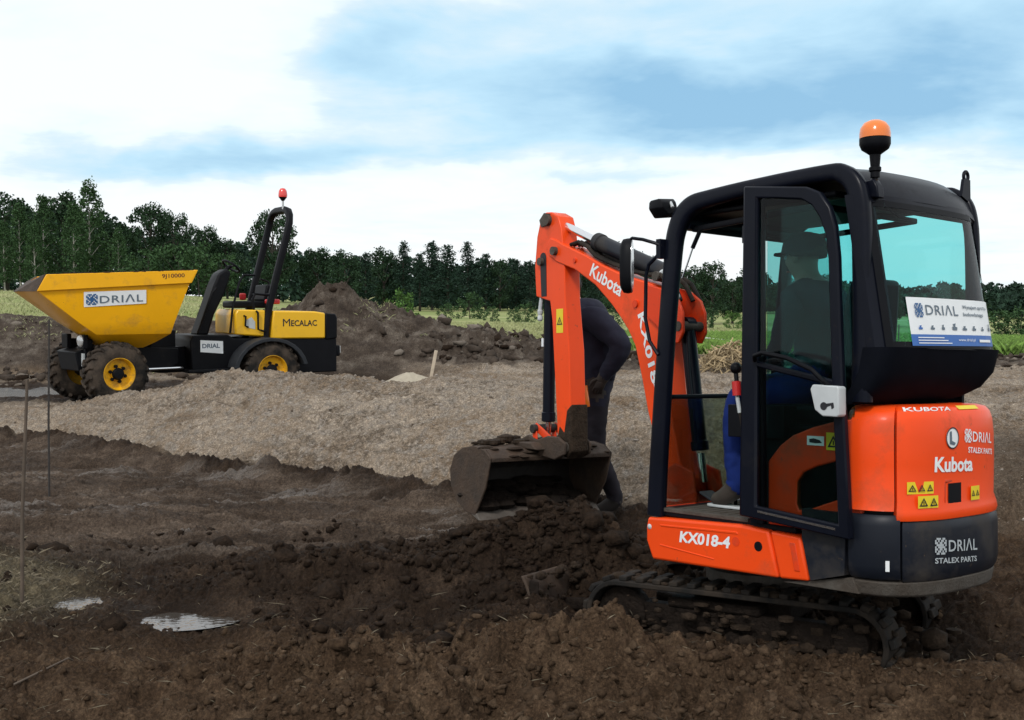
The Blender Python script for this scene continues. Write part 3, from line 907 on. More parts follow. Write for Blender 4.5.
# --- tracks
def track_loop(r, n=14, half=0.61, zc=0.18):
    pts = []
    for i in range(n + 1):
        a = -math.pi / 2 + math.pi * i / n
        pts.append((half + r * math.cos(a), zc + r * math.sin(a)))
    for i in range(n + 1):
        a = math.pi / 2 + math.pi * i / n
        pts.append((-half + r * math.cos(a), zc + r * math.sin(a)))
    return pts
def path_points(pts, step):
    out_, acc_ = [], 0.0
    n = len(pts)
    for i in range(n):
        a, b_ = Vector(pts[i]), Vector(pts[(i + 1) % n])
        L_ = (b_ - a).length
        while acc_ < L_:
            p = a + (b_ - a) * (acc_ / L_)
            d = (b_ - a).normalized()
            out_.append((p, d))
            acc_ += step
        acc_ -= L_
    return out_
for sgn in (1, -1):
    mb = MB(UX)
    yc = 0.385 * sgn
    o_, i_ = track_loop(0.178), track_loop(0.150)
    n = len(o_)
    vs = []
    for (px_, pz_), (qx_, qz_) in zip(o_, i_):
        vs += [(px_, yc - 0.115, pz_), (px_, yc + 0.115, pz_), (qx_, yc + 0.115, qz_), (qx_, yc - 0.115, qz_)]
    fs = []
    for k in range(n):
        for j in range(4):
            fs.append((k * 4 + j, k * 4 + (j + 1) % 4, ((k + 1) % n) * 4 + (j + 1) % 4, ((k + 1) % n) * 4 + j))
    mb.use('rubber').add(vs, fs)
    for p, d in path_points(track_loop(0.178), 0.096):
        rot = Matrix.Rotation(-math.atan2(d[1], d[0]), 3, 'Y')
        nrm = Vector((d[1], 0, -d[0]))
        mb.box((p[0] + nrm.x * 0.012, yc - 0.045, p[1] + nrm.z * 0.012), (0.045, 0.135, 0.026), rot)
        mb.box((p[0] + nrm.x * 0.012 + d[0] * 0.02, yc + 0.055, p[1] + nrm.z * 0.012 + d[1] * 0.02), (0.045, 0.115, 0.026), rot)
    tr = mb.build('rubber_track', parent=E, bevel=0.006)
    mb = MB(UX).use('mud_dark')
    mb.box((0, yc - 0.02 * sgn, 0.18), (1.02, 0.10, 0.13))
    mb.box((0.1, yc - 0.02 * sgn, 0.265), (0.5, 0.13, 0.05))
    mb.build('track_frame', parent=E, bevel=0.015)
    MB(UX).use('mud_dark').lathe([(0.03, -0.05), (0.135, -0.045), (0.142, 0.0), (0.135, 0.045), (0.06, 0.05), (0.055, 0.085), (0.02, 0.09)], (0.61, yc, 0.18), (0, sgn, 0), 24).build('idler_wheel', parent=E)
    mb = MB(UX).use('mud_dark').lathe([(0.03, -0.05), (0.11, -0.045), (0.12, 0.0), (0.11, 0.045), (0.085, 0.05), (0.08, 0.095), (0.02, 0.10)], (-0.61, yc, 0.18), (0, sgn, 0), 24)
    for k in range(11):
        a = 2 * math.pi * k / 11
        mb.box((-0.61 + 0.128 * math.cos(a), yc, 0.18 + 0.128 * math.sin(a)), (0.04, 0.05, 0.035), Matrix.Rotation(-a, 3, 'Y'))
    mb.build('drive_sprocket', parent=E, bevel=0.004)
    for xx in (-0.33, -0.02, 0.30):
        MB(UX).use('mud_dark').lathe([(0.02, -0.07), (0.062, -0.065), (0.068, -0.03), (0.045, 0.0), (0.068, 0.03), (0.062, 0.065), (0.02, 0.075)], (xx, yc, 0.095), (0, sgn, 0), 16).build('track_roller', parent=E)
    # soil packed on the belt and in the frame
    rr = random.Random(5 + sgn)
    mb = MB(UX).use('mud')
    for k in range(190):
        xx = rr.uniform(-0.78, 0.66)
        top = rr.random() < 0.6
        zz = 0.365 if top else rr.uniform(0.05, 0.28)
        s_ = 0.010 + 0.032 * rr.random() ** 2
        yy = yc + rr.uniform(-0.10, 0.10) if top else yc + sgn * rr.uniform(0.05, 0.10)
        mb.ball((xx, yy, zz), s_, 7, (rr.uniform(0.8, 1.9), rr.uniform(0.7, 1.2), rr.uniform(0.4, 0.8)))
    tag(mb.build('packed_mud', parent=tr, smooth=70), kind='stuff')
mb = MB(UX).use('mud')
rr = random.Random(77)
for k in range(150):
    xx, yy = -0.70 + 0.16 * rr.gauss(0, 1), 0.20 + 0.10 * rr.gauss(0, 1)
    mb.ball((xx, yy, abs(rr.gauss(0, 0.11)) + 0.02), 0.012 + 0.045 * rr.random() ** 2, 7, (rr.uniform(0.8, 1.5), rr.uniform(0.7, 1.3), rr.uniform(0.5, 1.1)))
for k in range(160):
    xx = rr.uniform(-0.75, 0.72)
    mb.ball((xx, 0.40 + rr.uniform(-0.09, 0.13), 0.06 + 0.10 * abs(rr.gauss(0, 0.6))), 0.010 + 0.035 * rr.random() ** 2, 7, (rr.uniform(0.9, 2.0), 0.9, rr.uniform(0.5, 0.9)))
tag(mb.build('packed_mud', parent=E, smooth=70), kind='stuff')
mb = MB(UX).use('mud_dark')
mb.box((0, 0, 0.27), (0.52, 0.62, 0.15))
mb.prism([(0.25, 0.25), (0.50, 0.28), (0.50, 0.12), (0.25, 0.10)], -0.26, 0.26)
mb.build('undercarriage_frame', parent=E, bevel=0.02)
MB(UX).use('dirt_metal').lathe([(0.25, 0.0), (0.29, 0.01), (0.29, 0.07), (0.24, 0.075)], (0, 0, 0.345), (0, 0, 1), 32).build('slewing_ring', parent=E)
# --- dozer blade
mb = MB(UX).use('bucket')
sec = []
for k in range(9):
    z = -0.02 + 0.34 * k / 8
    xx = 1.15 + 0.055 * ((k - 4) / 4.0) ** 2
    sec.append((xx, z))
poly = sec + [(a - 0.02, b_) for a, b_ in reversed(sec)]
mb.prism([(b_, a) for a, b_ in []] or poly, -0.5, 0.5)
bl = mb.build('dozer_blade', parent=E, bevel=0.006)
mb = MB(UX).use('mud_dark')
for yy in (-0.16, 0.16):
    mb.sweep([(0.42, yy, 0.20), (0.8, yy, 0.15), (1.14, yy, 0.12)], 0.07, 0.04)
for yy in (-0.49, 0.49):
    mb.box((1.12, yy, 0.15), (0.06, 0.012, 0.30))
mb.build('blade_arm', parent=E, bevel=0.004)
mb = MB(UX).use('mud')
rr = random.Random(3)
for k in range(150):
    mb.ball((1.135 + rr.uniform(-0.05, 0.02), rr.uniform(-0.49, 0.49), rr.choice([0.322, rr.uniform(0.0, 0.33), rr.uniform(0.0, 0.33)])), 0.008 + 0.026 * rr.random() ** 2, 7, (1, rr.uniform(0.8, 1.6), rr.uniform(0.5, 0.9)))
tag(mb.build('packed_mud', parent=bl, smooth=70), kind='stuff')

# --- house: plan outline of the tail, used by hood and counterweight
def tail(s_, k=1.0, x0=-0.50, b_=0.30, n=2.7, w=0.49):
    """s_ runs -1 (right) .. 1 (left)"""
    a = s_ * math.pi / 2
    y = math.copysign(abs(math.sin(a)) ** (2 / n), a) * w * k
    x = x0 - b_ * k * abs(math.cos(a)) ** (2 / n)
    return x, y
def tail_x(y, k=1.0, x0=-0.50, b_=0.30, n=2.7, w=0.49):
    return x0 - b_ * k * max(0.0, 1 - min(1.0, abs(y) / (w * k)) ** n) ** (1 / n)
SS = [math.sin(-math.pi / 2 + math.pi * i / 48) for i in range(49)]
# counterweight: rear casting and side plates with a joint between
def shell(lo, hi, levels, front=None):
    """levels: (z, scale). slice of the tail between y fractions lo..hi (s values), closed behind"""
    secs = []
    S_ = [lo + (hi - lo) * i / 40 for i in range(41)]
    for z, k in levels:
        outer = [(*tail(s_, k), z) for s_ in S_]
        inner = [(x + 0.05, y * 0.9, z) for x, y, z in reversed(outer)]
        secs.append(outer + inner)
    return secs
def front_run(y, xs, z):
    return [(x, y, z) for x in xs]
mb = MB().use('navy')
lv = [(0.505, 0.955), (0.525, 0.985), (0.56, 1.0), (0.735, 1.0), (0.765, 0.99), (0.78, 0.965)]
mb.loft(shell(-0.80, 0.55, [(z - (0.018 if z > 0.7 else 0), k) for z, k in lv]))
cw = mb.build('counterweight', parent=E, smooth=40)
mb = MB().use('navy')
mb.loft(shell(0.57, 0.99, [(z + 0.008, k * 0.997) for z, k in lv]))
mb.prism([(-0.49, 0.515), (-0.315, 0.468), (-0.27, 0.655), (-0.27, 0.785), (-0.50, 0.785)], 0.40, 0.487)
mb.build('side_plate', parent=E, smooth=40)
mb = MB().use('navy')
mb.loft(shell(-0.99, -0.82, [(z + 0.008, k * 0.997) for z, k in lv]))
mb.prism([(-0.49, 0.515), (-0.315, 0.468), (-0.27, 0.655), (-0.27, 0.785), (-0.50, 0.785)], -0.487, -0.40)
mb.build('side_plate', parent=E, smooth=40)
mb = MB().use('dirt_metal')
mb.loft(shell(-0.97, 0.97, [(0.435, 0.90), (0.445, 0.93), (0.50, 0.955), (0.503, 0.93)]))
mb.prism([(-0.55, 0.44), (-0.15, 0.435), (-0.30, 0.462), (-0.52, 0.508)], 0.36, 0.468)
mb.prism([(-0.55, 0.44), (0.68, 0.42), (0.68, 0.44), (-0.52, 0.47)], -0.40, 0.40)
mb.build('belly_plate', parent=E, bevel=0.006)
# hood
mb = MB().use('orange')
hl = [(0.764, 0.985), (0.78, 0.998), (0.806, 0.985), (0.842, 0.955), (1.0, 0.962), (1.12, 0.960), (1.185, 0.945), (1.222, 0.915), (1.243, 0.865), (1.252, 0.78), (1.256, 0.60)]
mb.loft(shell(-0.99, 0.60, hl))
hood = mb.build('engine_hood', parent=E, smooth=50)
mb = MB().use('orange')
mb.loft(shell(0.625, 0.99, [(z, k) for z, k in hl if z > 0.79]))
mb.build('hood_side_panel', parent=E, smooth=50)
mb = MB().use('black_plastic')
mb.loft([[(*tail(s_, 0.90), z) for s_ in SS] + [(-0.30, 0.44, z), (-0.30, -0.44, z)] for z in (0.70, 1.17)])
mb.build('engine_bay', parent=E)
# fender arch beside the seat (seen through the door glass)
mb = MB().use('orange_worn')
outer = [(-0.06, 0.69), (-0.062, 0.984), (-0.131, 1.062), (-0.20, 1.11), (-0.312, 1.152), (-0.42, 1.180), (-0.55, 1.20), (-0.56, 1.02), (-0.46, 1.012), (-0.33, 0.975), (-0.26, 0.945), (-0.225, 0.900), (-0.222, 0.80), (-0.235, 0.772), (-0.30, 0.785), (-0.46, 0.845), (-0.56, 0.87), (-0.56, 0.786), (-0.26, 0.74), (-0.24, 0.69)]
mb.prism(outer, 0.425, 0.46)
mb.build('seat_fender', parent=E, bevel=0.008)
mb = MB().use('black_plastic')
mb.prism([(-0.20, 0.70), (-0.58, 0.72), (-0.58, 1.15), (-0.30, 1.12), (-0.15, 1.0)], 0.38, 0.42)
mb.build('seat_side_cover', parent=E)
mb = MB()
mb.use('white').prism([(-0.282, 1.070), (-0.372, 1.070), (-0.372, 1.112), (-0.282, 1.112)], 0.4615, 0.463)
mb.use('black_ink').prism([(-0.295, 1.083), (-0.33, 1.08), (-0.362, 1.083), (-0.35, 1.095), (-0.318, 1.102), (-0.295, 1.098)], 0.4632, 0.4642)
mb.build('notice_sticker', parent=E, smooth=0)
def warning(mb, at, u, v, w, h, n=1, fn=None):
    """yellow sticker with black triangles"""
    at, u, v = Vector(at), Vector(u), Vector(v)
    nrm = u.cross(v)
    def P(a, b_, e):
        return (at + u * a + v * b_ + nrm * e) if fn is None else Vector(fn(a, b_, e))
    mb.use('warn_yellow').add([P(0, 0, 0.0015), P(w, 0, 0.0015), P(w, h, 0.0015), P(0, h, 0.0015)], [(0, 1, 2, 3)])
    for k in range(n):
        cx_ = w * (k + 0.5) / n; s_ = min(w / n, h) * 0.40
        mb.use('black_ink')
        tri_o = [(cx_ - s_, h / 2 - s_ * 0.85), (cx_ + s_, h / 2 - s_ * 0.85), (cx_, h / 2 + s_ * 0.9)]
        tri_i = [(cx_ - s_ * 0.58, h / 2 - s_ * 0.60), (cx_ + s_ * 0.58, h / 2 - s_ * 0.60), (cx_, h / 2 + s_ * 0.46)]
        mb.add([P(a, b_, 0.003) for a, b_ in tri_o + tri_i], [(0, 1, 4, 3), (1, 2, 5, 4), (2, 0, 3, 5)])
        mb.add([P(a, b_, 0.003) for a, b_ in [(cx_ - s_ * .1, h / 2 - s_ * .5), (cx_ + s_ * .1, h / 2 - s_ * .5), (cx_ + s_ * .1, h / 2 + s_ * .1), (cx_ - s_ * .1, h / 2 + s_ * .1)]], [(0, 1, 2, 3)])
mb = MB(); warning(mb, (-0.384, 0.4615, 1.053), (-1, 0, 0), (0, 0, 1), 0.075, 0.078)
mb.build('warning_sticker', parent=E, smooth=0)
# latch, lock and lettering on the hood
def on_hood(y, z, e=0.003, k=0.962):
    return (tail_x(y, k) - e, y, z)
def HF(y0, z0, e=0.003, slope=0.0):
    return lambda a, b_: on_hood(y0 - a, z0 + b_ + slope * a, e)
mb = MB().use('black_plastic')
mb.add([on_hood(0.150 - 0.10 * i / 6, 0.818 + j * 0.098, 0.001) for j in (0, 1) for i in range(7)], [(i, i + 1, i + 8, i + 7) for i in range(6)])
mb.ball((-0.742, 0.110, 0.866), 0.05, 12, (0.35, 0.55, 0.95))
mb.build('hood_latch', parent=hood)
mb = MB().use('orange_worn')
mb.box((-0.772, 0.168, 0.868), (0.02, 0.014, 0.115))
mb.box((-0.775, 0.105, 0.926), (0.02, 0.13, 0.014))
mb.build('latch_rim', parent=hood, bevel=0.004)
MB().use('black_plastic').cyl((-0.755, 0.025, 0.860), (-0.782, 0.025, 0.860), 0.017).build('hood_lock', parent=hood)
for y0, z0, w_, h_, n_ in ((0.372, 0.878, 0.125, 0.052, 3), (0.335, 0.818, 0.105, 0.052, 2), (-0.02, 0.832, 0.075, 0.062, 2)):
    mb = MB()
    def fnw(a, b_, e, y0=y0, z0=z0):
        return on_hood(y0 - a, z0 + b_, e + 0.006 if z0 < 0.85 else e + 0.002, 0.975 if z0 < 0.83 else 0.964)
    warning(mb, (0, 0, 0), (0, 1, 0), (0, 0, 1), w_, h_, n_, fnw)
    mb.build('warning_sticker', parent=hood, smooth=0)
mb = MB().use('white')
decal(mb, 'Kubota', 0, 0, 0, 0.075, 0.315, 0.035, 0.1, fn=HF(0.275, 0.965, 0.003, 0.02)) if False else mb.add(*(lambda L: ([Vector(on_hood(0.240 - a, 0.968 + b_ - 0.03 * a)) for a, b_ in L[0]], L[1]))(lettering('Kubota', 0.066, 0.285, 0.032, 0.05)))
mb.build('white_lettering', parent=hood, smooth=0)
mb = MB()
def ring(mb, y, z, r, r2, e):
    n = 24
    vs = [on_hood(y + rr_ * math.cos(2 * math.pi * i / n), z + rr_ * math.sin(2 * math.pi * i / n), e) for rr_ in (r, r2) for i in range(n)]
    mb.add(vs, [(i, (i + 1) % n, n + (i + 1) % n, n + i) for i in range(n)])
mb.use('white'); ring(mb, 0.118, 1.112, 0.046, 0.001, 0.002)
mb.use('black_ink'); ring(mb, 0.118, 1.112, 0.0475, 0.042, 0.004)
mb.use('logo_grey')
mb.add([on_hood(0.118 - a, 1.112 + b_, 0.004) for a, b_ in ((-0.022, 0.028), (-0.008, 0.030), (-0.006, -0.012), (0.022, -0.022), (0.012, -0.032), (-0.022, -0.026))], [(0, 1, 2, 3, 4, 5)])
mb.build('round_emblem', parent=hood, smooth=0)
def snow_logo(mb, fn, s_, ink):
    """square badge with an eight pointed star of bars left open"""
    mb.use(ink)
    q_ = s_ / 8.0
    for gx in range(8):
        for gy in range(8):
            dx, dy = gx - 3.5, gy - 3.5
            star = abs(abs(dx) - abs(dy)) < 0.3 and abs(dx) > 0.9 or (abs(dx) < 1 and abs(dy) > 1.9 and (gx + gy) % 2) or (abs(dy) < 1 and abs(dx) > 1.9 and (gx + gy) % 2 == 0)
            if star:
                continue
            e_ = 0.02 * q_
            mb.add([fn(gx * q_ + e_, gy * q_ + e_), fn((gx + 1) * q_ - e_, gy * q_ + e_), fn((gx + 1) * q_ - e_, (gy + 1) * q_ - e_), fn(gx * q_ + e_, (gy + 1) * q_ - e_)], [(0, 1, 2, 3)])
def word(mb, text, fn, height, width, bold=0.0, spacing=1.0, du=0.0, dv=0.0, shear=0.0):
    vs, fs = lettering(text, height, width, bold, shear, spacing)
    mb.add([fn(a + du, b_ + dv) for a, b_ in vs], fs)
DR = 'DRI\u039bL'
mb = MB(); fnl = lambda a, b_: on_hood(0.022 - a * 1.0, 1.078 + b_ - 0.08 * a, 0.003)
snow_logo(mb, lambda a, b_: fnl(a, b_ + 0.012), 0.06, 'white')
mb.use('white'); word(mb, DR, fnl, 0.048, 0.20, 0.012, 1.05, 0.07, 0.018)
word(mb, 'STALEX PARTS', fnl, 0.026, 0.25, 0.02, 1.0, 0.03, -0.033)
mb.build('white_lettering', parent=hood, smooth=0)
def top_fn(a, b_):
    y = 0.36 - a
    k = 0.905 - 0.4 * b_
    return (tail_x(y, k) - 0.0, y * 0.985, 1.2305 + b_ * 0.5)
mb = MB().use('white')
word(mb, 'KUBOTA', lambda a, b_: top_fn(a, b_), 0.035, 0.26, 0.02)
mb.build('white_lettering', parent=hood, smooth=0)
mb = MB().use('warn_yellow')
mb.add([(tail_x(y, k) , y, z) for k, z in ((0.90, 1.2345), (0.84, 1.2505)) for y in (0.03, -0.03, -0.09, -0.15)], [(i, i + 1, i + 5, i + 4) for i in range(3)])
mb.build('warning_sticker', parent=hood, smooth=0)
# counterweight lettering
def on_cw(y, z, e=0.003):
    return (tail_x(y, 1.0) - e, y, z)
mb = MB(); fnl = lambda a, b_: on_cw(0.255 - a, 0.618 + b_ - 0.06 * a)
snow_logo(mb, fnl, 0.072, 'pale_print')
mb.use('pale_print'); word(mb, DR, fnl, 0.052, 0.228, 0.012, 1.05, 0.087, 0.012)
word(mb, 'STALEX PARTS', fnl, 0.024, 0.31, 0.02, 1.0, 0.0, -0.038)
mb.build('white_lettering', parent=cw, smooth=0)
mb = MB().use('white'); mb.box((-0.676, 0.4475, 0.575), (0.016, 0.004, 0.045), Matrix.Rotation(R(38), 3, 'Z'))
mb.build('reflector', parent=cw)

# --- lower body
mb = MB().use('orange')
mb.prism([(0.685, 0.652), (0.698, 0.60), (0.698, 0.53), (0.655, 0.436), (-0.140, 0.452), (-0.085, 0.664), (0.068, 0.674)], 0.36, 0.49)
sk = mb.build('side_skirt', parent=E, bevel=0.014, seg=3)
mb = MB().use('orange')
mb.prism([(-0.094, 0.664), (-0.148, 0.452), (-0.305, 0.462), (-0.262, 0.655)], 0.36, 0.489)
s2 = mb.build('side_skirt', parent=E, bevel=0.012, seg=3)
mb = MB().use('orange_worn')
mb.prism([(-0.205, 0.625), (-0.236, 0.625), (-0.262, 0.50), (-0.232, 0.50)], 0.488, 0.493)
mb.build('skirt_rib', parent=s2, bevel=0.003)
mb = MB().use('orange')
mb.prism([(0.60, 0.622), (0.10, 0.640), (0.09, 0.628), (0.59, 0.612)], 0.487, 0.4935)
mb.prism([(0.60, 0.522), (0.24, 0.494), (0.24, 0.487), (0.60, 0.513)], 0.487, 0.4925)
mb.build('skirt_crease', parent=sk, bevel=0.003)
mb = MB().use('orange')
mb.prism([(0.685, 0.652), (0.698, 0.53), (0.655, 0.436), (-0.305, 0.462), (-0.262, 0.66)], -0.49, -0.36)
mb.build('side_skirt', parent=E, bevel=0.014, seg=3)
mb = MB().use('white'); mb.use('white')
word(mb, 'KX018-4', lambda a, b_: (0.465 - a, 0.4912, 0.546 + b_ + 0.022 * a), 0.058, 0.325, 0.035, 0.98, shear=0.12)
mb.build('white_lettering', parent=sk, smooth=0)
MB().use('black_plastic').cyl((-0.028, 0.4885, 0.585), (-0.028, 0.4915, 0.585), 0.023, 24).build('skirt_hole_shade', parent=sk)  # black disc painted for the dark of a hole
mb = MB().use('orange_worn').lathe([(0.006, 0), (0.022, 0.001), (0.022, 0.003), (0.006, 0.003)], (0.105, 0.489, 0.592), (0, 1, 0), 20)
mb.build('skirt_plug', parent=sk)
MB().use('silver').ball((0.672, 0.474, 0.602), 0.024, 12, (0.9, 1.0, 0.85)).build('corner_lamp', parent=sk)
mb = MB().use('black_plastic')
mb.box((0.22, 0, 0.675), (0.86, 0.90, 0.03))
mb.box((0.655, 0, 0.60), (0.05, 0.84, 0.19))
mb.build('cab_floor', parent=E, bevel=0.006)
mb = MB().use('dirt_metal')
for k in range(7):
    mb.box((0.20 + 0.06 * k, 0.02, 0.695), (0.042, 0.78, 0.012))
mb.box((0.36, 0.43, 0.693), (0.60, 0.05, 0.02))
mb.build('floor_mat', parent=E, bevel=0.003)

# --- cab
hoop = [(0.655, 0.66), (0.640, 0.90), (0.612, 1.256), (0.575, 1.65), (0.535, 2.00), (0.512, 2.115), (0.470, 2.190), (0.405, 2.236), (0.30, 2.256),
        (-0.03, 2.278), (-0.40, 2.284), (-0.475, 2.268), (-0.525, 2.225), (-0.552, 2.15), (-0.565, 2.00), (-0.568, 1.60), (-0.560, 1.27)]
hw = [0.100, 0.098, 0.094, 0.092, 0.095, 0.100, 0.105, 0.100, 0.085, 0.075, 0.078, 0.085, 0.090, 0.090, 0.086, 0.084, 0.090]
mb = MB().use('black_paint')
mb.sweep(*smooth_path([(x, 0.455, z) for x, z in hoop], hw), 0.065)
hoop_r = [p for p in hoop if p[0] > -0.3 or p[1] > 1.5]
mb.sweep(*smooth_path([(x, -0.472, z) for x, z in hoop_r], [w_ * 0.8 for w_ in hw[:len(hoop_r)]]), 0.045)
mb.sweep([(0.47, -0.44, 2.165), (0.47, 0.44, 2.165)], 0.075, 0.09, (0, 0, 1))
mb.sweep([(0.0, 0.455, 0.69), (0.005, 0.455, 2.25)], 0.085, 0.05)
mb.sweep([(0.60, -0.455, 0.70), (-0.05, -0.455, 0.70)], 0.06, 0.06)
mb.prism([(0.62, 0.70), (-0.50, 0.70), (-0.52, 1.34), (0.585, 1.30)], -0.475, -0.455)
cab = mb.build('cab_frame', parent=E, smooth=45)
# roof
mb = MB().use('black_paint')
prof_r = [(0.46, 2.195), (0.38, 2.245), (0.25, 2.272), (0.0, 2.300), (-0.25, 2.318), (-0.42, 2.315), (-0.50, 2.292), (-0.555, 2.245), (-0.585, 2.18), (-0.592, 2.155)]
secs = []
for x, z in prof_r:
    row = []
    for k in range(13):
        yy = -0.445 + 0.89 * k / 12
        row.append((x - 0.03 * (1 - (yy / 0.445) ** 2) * (1 if x < -0.4 else 0), yy, z - 0.035 * (abs(yy) / 0.445) ** 4 + 0.008))
    secs.append(row + [(x + 0.01 if x < -0.5 else x, yy2, z - 0.045) for (_, yy2, _) in reversed(row)])
mb.loft(secs)
mb.build('roof', parent=E, smooth=40)
mb = MB().use('black_plastic')
mb.box((0.0, 0, 2.20), (0.80, 0.82, 0.03))
mb.build('roof_lining', parent=E, bevel=0.01)
# rear wall of the cab: framed window, panel below drawn in over the hood
mb = MB().use('black_paint')
rl = [(1.258, -0.560, 0.16), (1.285, -0.605, 0.33), (1.33, -0.650, 0.44), (1.40, -0.690, 0.488), (1.505, -0.712, 0.500)]
def rear_row(z, xr, hw_, lay):
    row = []
    for k in range(25):
        u = -1 + 2 * k / 24
        y = (hw_ if u < 0 else 0.488) * math.copysign(abs(math.sin(u * math.pi / 2)) ** 0.9, u)
        x = xr + 0.075 * abs(u) ** 5 - 0.012 * (1 - u * u)
        row.append((x + lay, y, z))
    return row
mbw = mb
mb = MB().use('black_matte')
secs = []
for z, xr, hw_ in rl:
    secs.append(rear_row(z, xr, hw_, 0) + list(reversed(rear_row(z, xr, hw_ - 0.01, 0.05))))
mb.loft(secs)
mb.build('rear_panel', parent=E, smooth=50)
mb = mbw
# window surround
def rear_x(y, z):
    f = (z - 1.505) / (2.16 - 1.505)
    return -0.712 + 0.105 * f + 0.075 * abs(y / 0.50) ** 5 - 0.012 * (1 - (y / 0.50) ** 2)
def rear_patch(y0, y1, z0, z1, e, ny=10, nz=4):
    vs = [(rear_x(y0 + (y1 - y0) * i / ny, z0 + (z1 - z0) * j / nz) - e, y0 + (y1 - y0) * i / ny, z0 + (z1 - z0) * j / nz) for j in range(nz + 1) for i in range(ny + 1)]
    fs = [(j * (ny + 1) + i, j * (ny + 1) + i + 1, (j + 1) * (ny + 1) + i + 1, (j + 1) * (ny + 1) + i) for j in range(nz) for i in range(ny)]
    return vs, fs
def rear_slab(mb, y0, y1, z0, z1, e0, e1):
    a, f = rear_patch(y0, y1, z0, z1, e0)
    b_, _ = rear_patch(y0, y1, z0, z1, e1)
    n = len(a)
    mb.add(a + b_, f + [tuple(n + i for i in reversed(q_)) for q_ in f])
    ny, nz = 10, 4
    edge = [i for i in range(ny + 1)] + [(j) * (ny + 1) + ny for j in range(1, nz + 1)] + [nz * (ny + 1) + i for i in range(ny - 1, -1, -1)] + [j * (ny + 1) for j in range(nz - 1, 0, -1)]
    mb.add(a + b_, [(edge[i], edge[(i + 1) % len(edge)], n + edge[(i + 1) % len(edge)], n + edge[i]) for i in range(len(edge))])
rear_slab(mb, 0.488, 0.40, 1.505, 2.17, 0.0, -0.04)
rear_slab(mb, -0.40, -0.495, 1.505, 2.17, 0.0, -0.04)
rear_slab(mb, 0.40, -0.40, 2.125, 2.17, 0.001, -0.04)
rear_slab(mb, 0.40, -0.40, 1.50, 1.525, 0.001, -0.04)
rw = mb.build('rear_wall', parent=E, smooth=45)
mb = MB().use('glass')
mb.add(*rear_patch(0.445, -0.470, 1.51, 2.14, 0.006))
gw = mb.build('rear_window', parent=E)
mb = MB().use('black_plastic')
for a in ((0.452, 0.418, 1.505, 2.145), (-0.440, -0.478, 1.505, 2.145), (0.418, -0.440, 2.118, 2.145), (0.418, -0.440, 1.505, 1.530)):
    mb.add(*rear_patch(*a, 0.0075))
mb.build('window_seal', parent=gw)
mb = MB().use('grey_plastic')
n = 24
vs = []
for i in range(n + 1):
    u = -1 + 2 * i / n
    y = 0.145 + 0.235 * u
    vs.append((-0.692, y, 1.422))
    vs.append((-0.688 + 0.042 * (1 - u * u), y, 1.422 - 0.085 * (1 - u * u) ** 0.8 - 0.003))
mb.add([(x - 0.014 + 0.06 * abs(y / 0.486) ** 5, y, z) for x, y, z in vs], [(2 * i, 2 * i + 1, 2 * i + 3, 2 * i + 2) for i in range(n)])
mb.build('hand_recess', parent=rw)
# sticker inside the rear window
def SF(e):
    def f(a, b_):
        y, z = 0.318 - a, 1.512 + b_ + 0.012 * a
        return (rear_x(y, z) - e, y, z)
    return f
mb = MB()
f0 = SF(0.0105); W_, H_ = 0.788, 0.212
def srect(mb, f, a0, b0, a1, b1, n=10):
    mb.add([f(a0 + (a1 - a0) * i / n, b) for b in (b0, b1) for i in range(n + 1)], [(i, i + 1, n + 2 + i, n + 1 + i) for i in range(n)])
mb.use('white'); srect(mb, f0, 0, 0.05, W_, H_)
mb.use('blue'); srect(mb, f0, 0, 0.0, W_, 0.05)
f1 = SF(0.0135)
snow_logo(mb, lambda a, b_: f1(0.045 + a * 0.95, 0.125 + b_), 0.062, 'logo_blue')
mb.use('logo_grey'); word(mb, DR, f1, 0.046, 0.265, 0.004, 1.1, 0.125, 0.137)
mb.use('logo_grey')
word(mb, 'Wynajem sprz\u0119tu', f1, 0.022, 0.25, 0.015, 1.0, 0.435, 0.165)
word(mb, 'budowlanego', f1, 0.022, 0.20, 0.015, 1.0, 0.435, 0.132)
rr = random.Random(4)
for k in range(8):
    x0 = 0.055 + 0.089 * k
    mb.use('blue' if k == 0 else 'logo_grey')
    w_ = rr.uniform(0.024, 0.044)
    h_ = rr.uniform(0.016, 0.034)
    mb.add([f1(x0 + a * w_, 0.072 + b_ * h_) for a, b_ in ((0, 0), (0.9, 0), (1, 0.4), (0.6, 0.5), (0.75, 1), (0.2, 0.9), (0.3, 0.45), (0, 0.5))], [(0, 1, 2, 3, 4, 5, 6, 7)])
mb.use('white')
word(mb, 'www.drial.pl', f1, 0.016, 0.15, 0.0, 1.0, 0.36, 0.018)
word(mb, '+48 600 000', f1, 0.015, 0.13, 0.01, 1.0, 0.55, 0.018) if False else None
for k in range(3):
    srect(mb, f1, 0.04, 0.010 + 0.012 * k, 0.30 - 0.03 * k, 0.014 + 0.012 * k, 4)
srect(mb, f1, 0.55, 0.018, 0.68, 0.030, 4)
mb.build('info_sticker', parent=gw, smooth=0)
# wiper inside the top corner of the rear glass
mb = MB().use('black_plastic')
mb.tube([(-0.60, 0.33, 2.12), (-0.61, 0.25, 2.09), (-0.615, 0.15, 2.078)], 0.006, 6)
mb.build('cab_cable', parent=E)
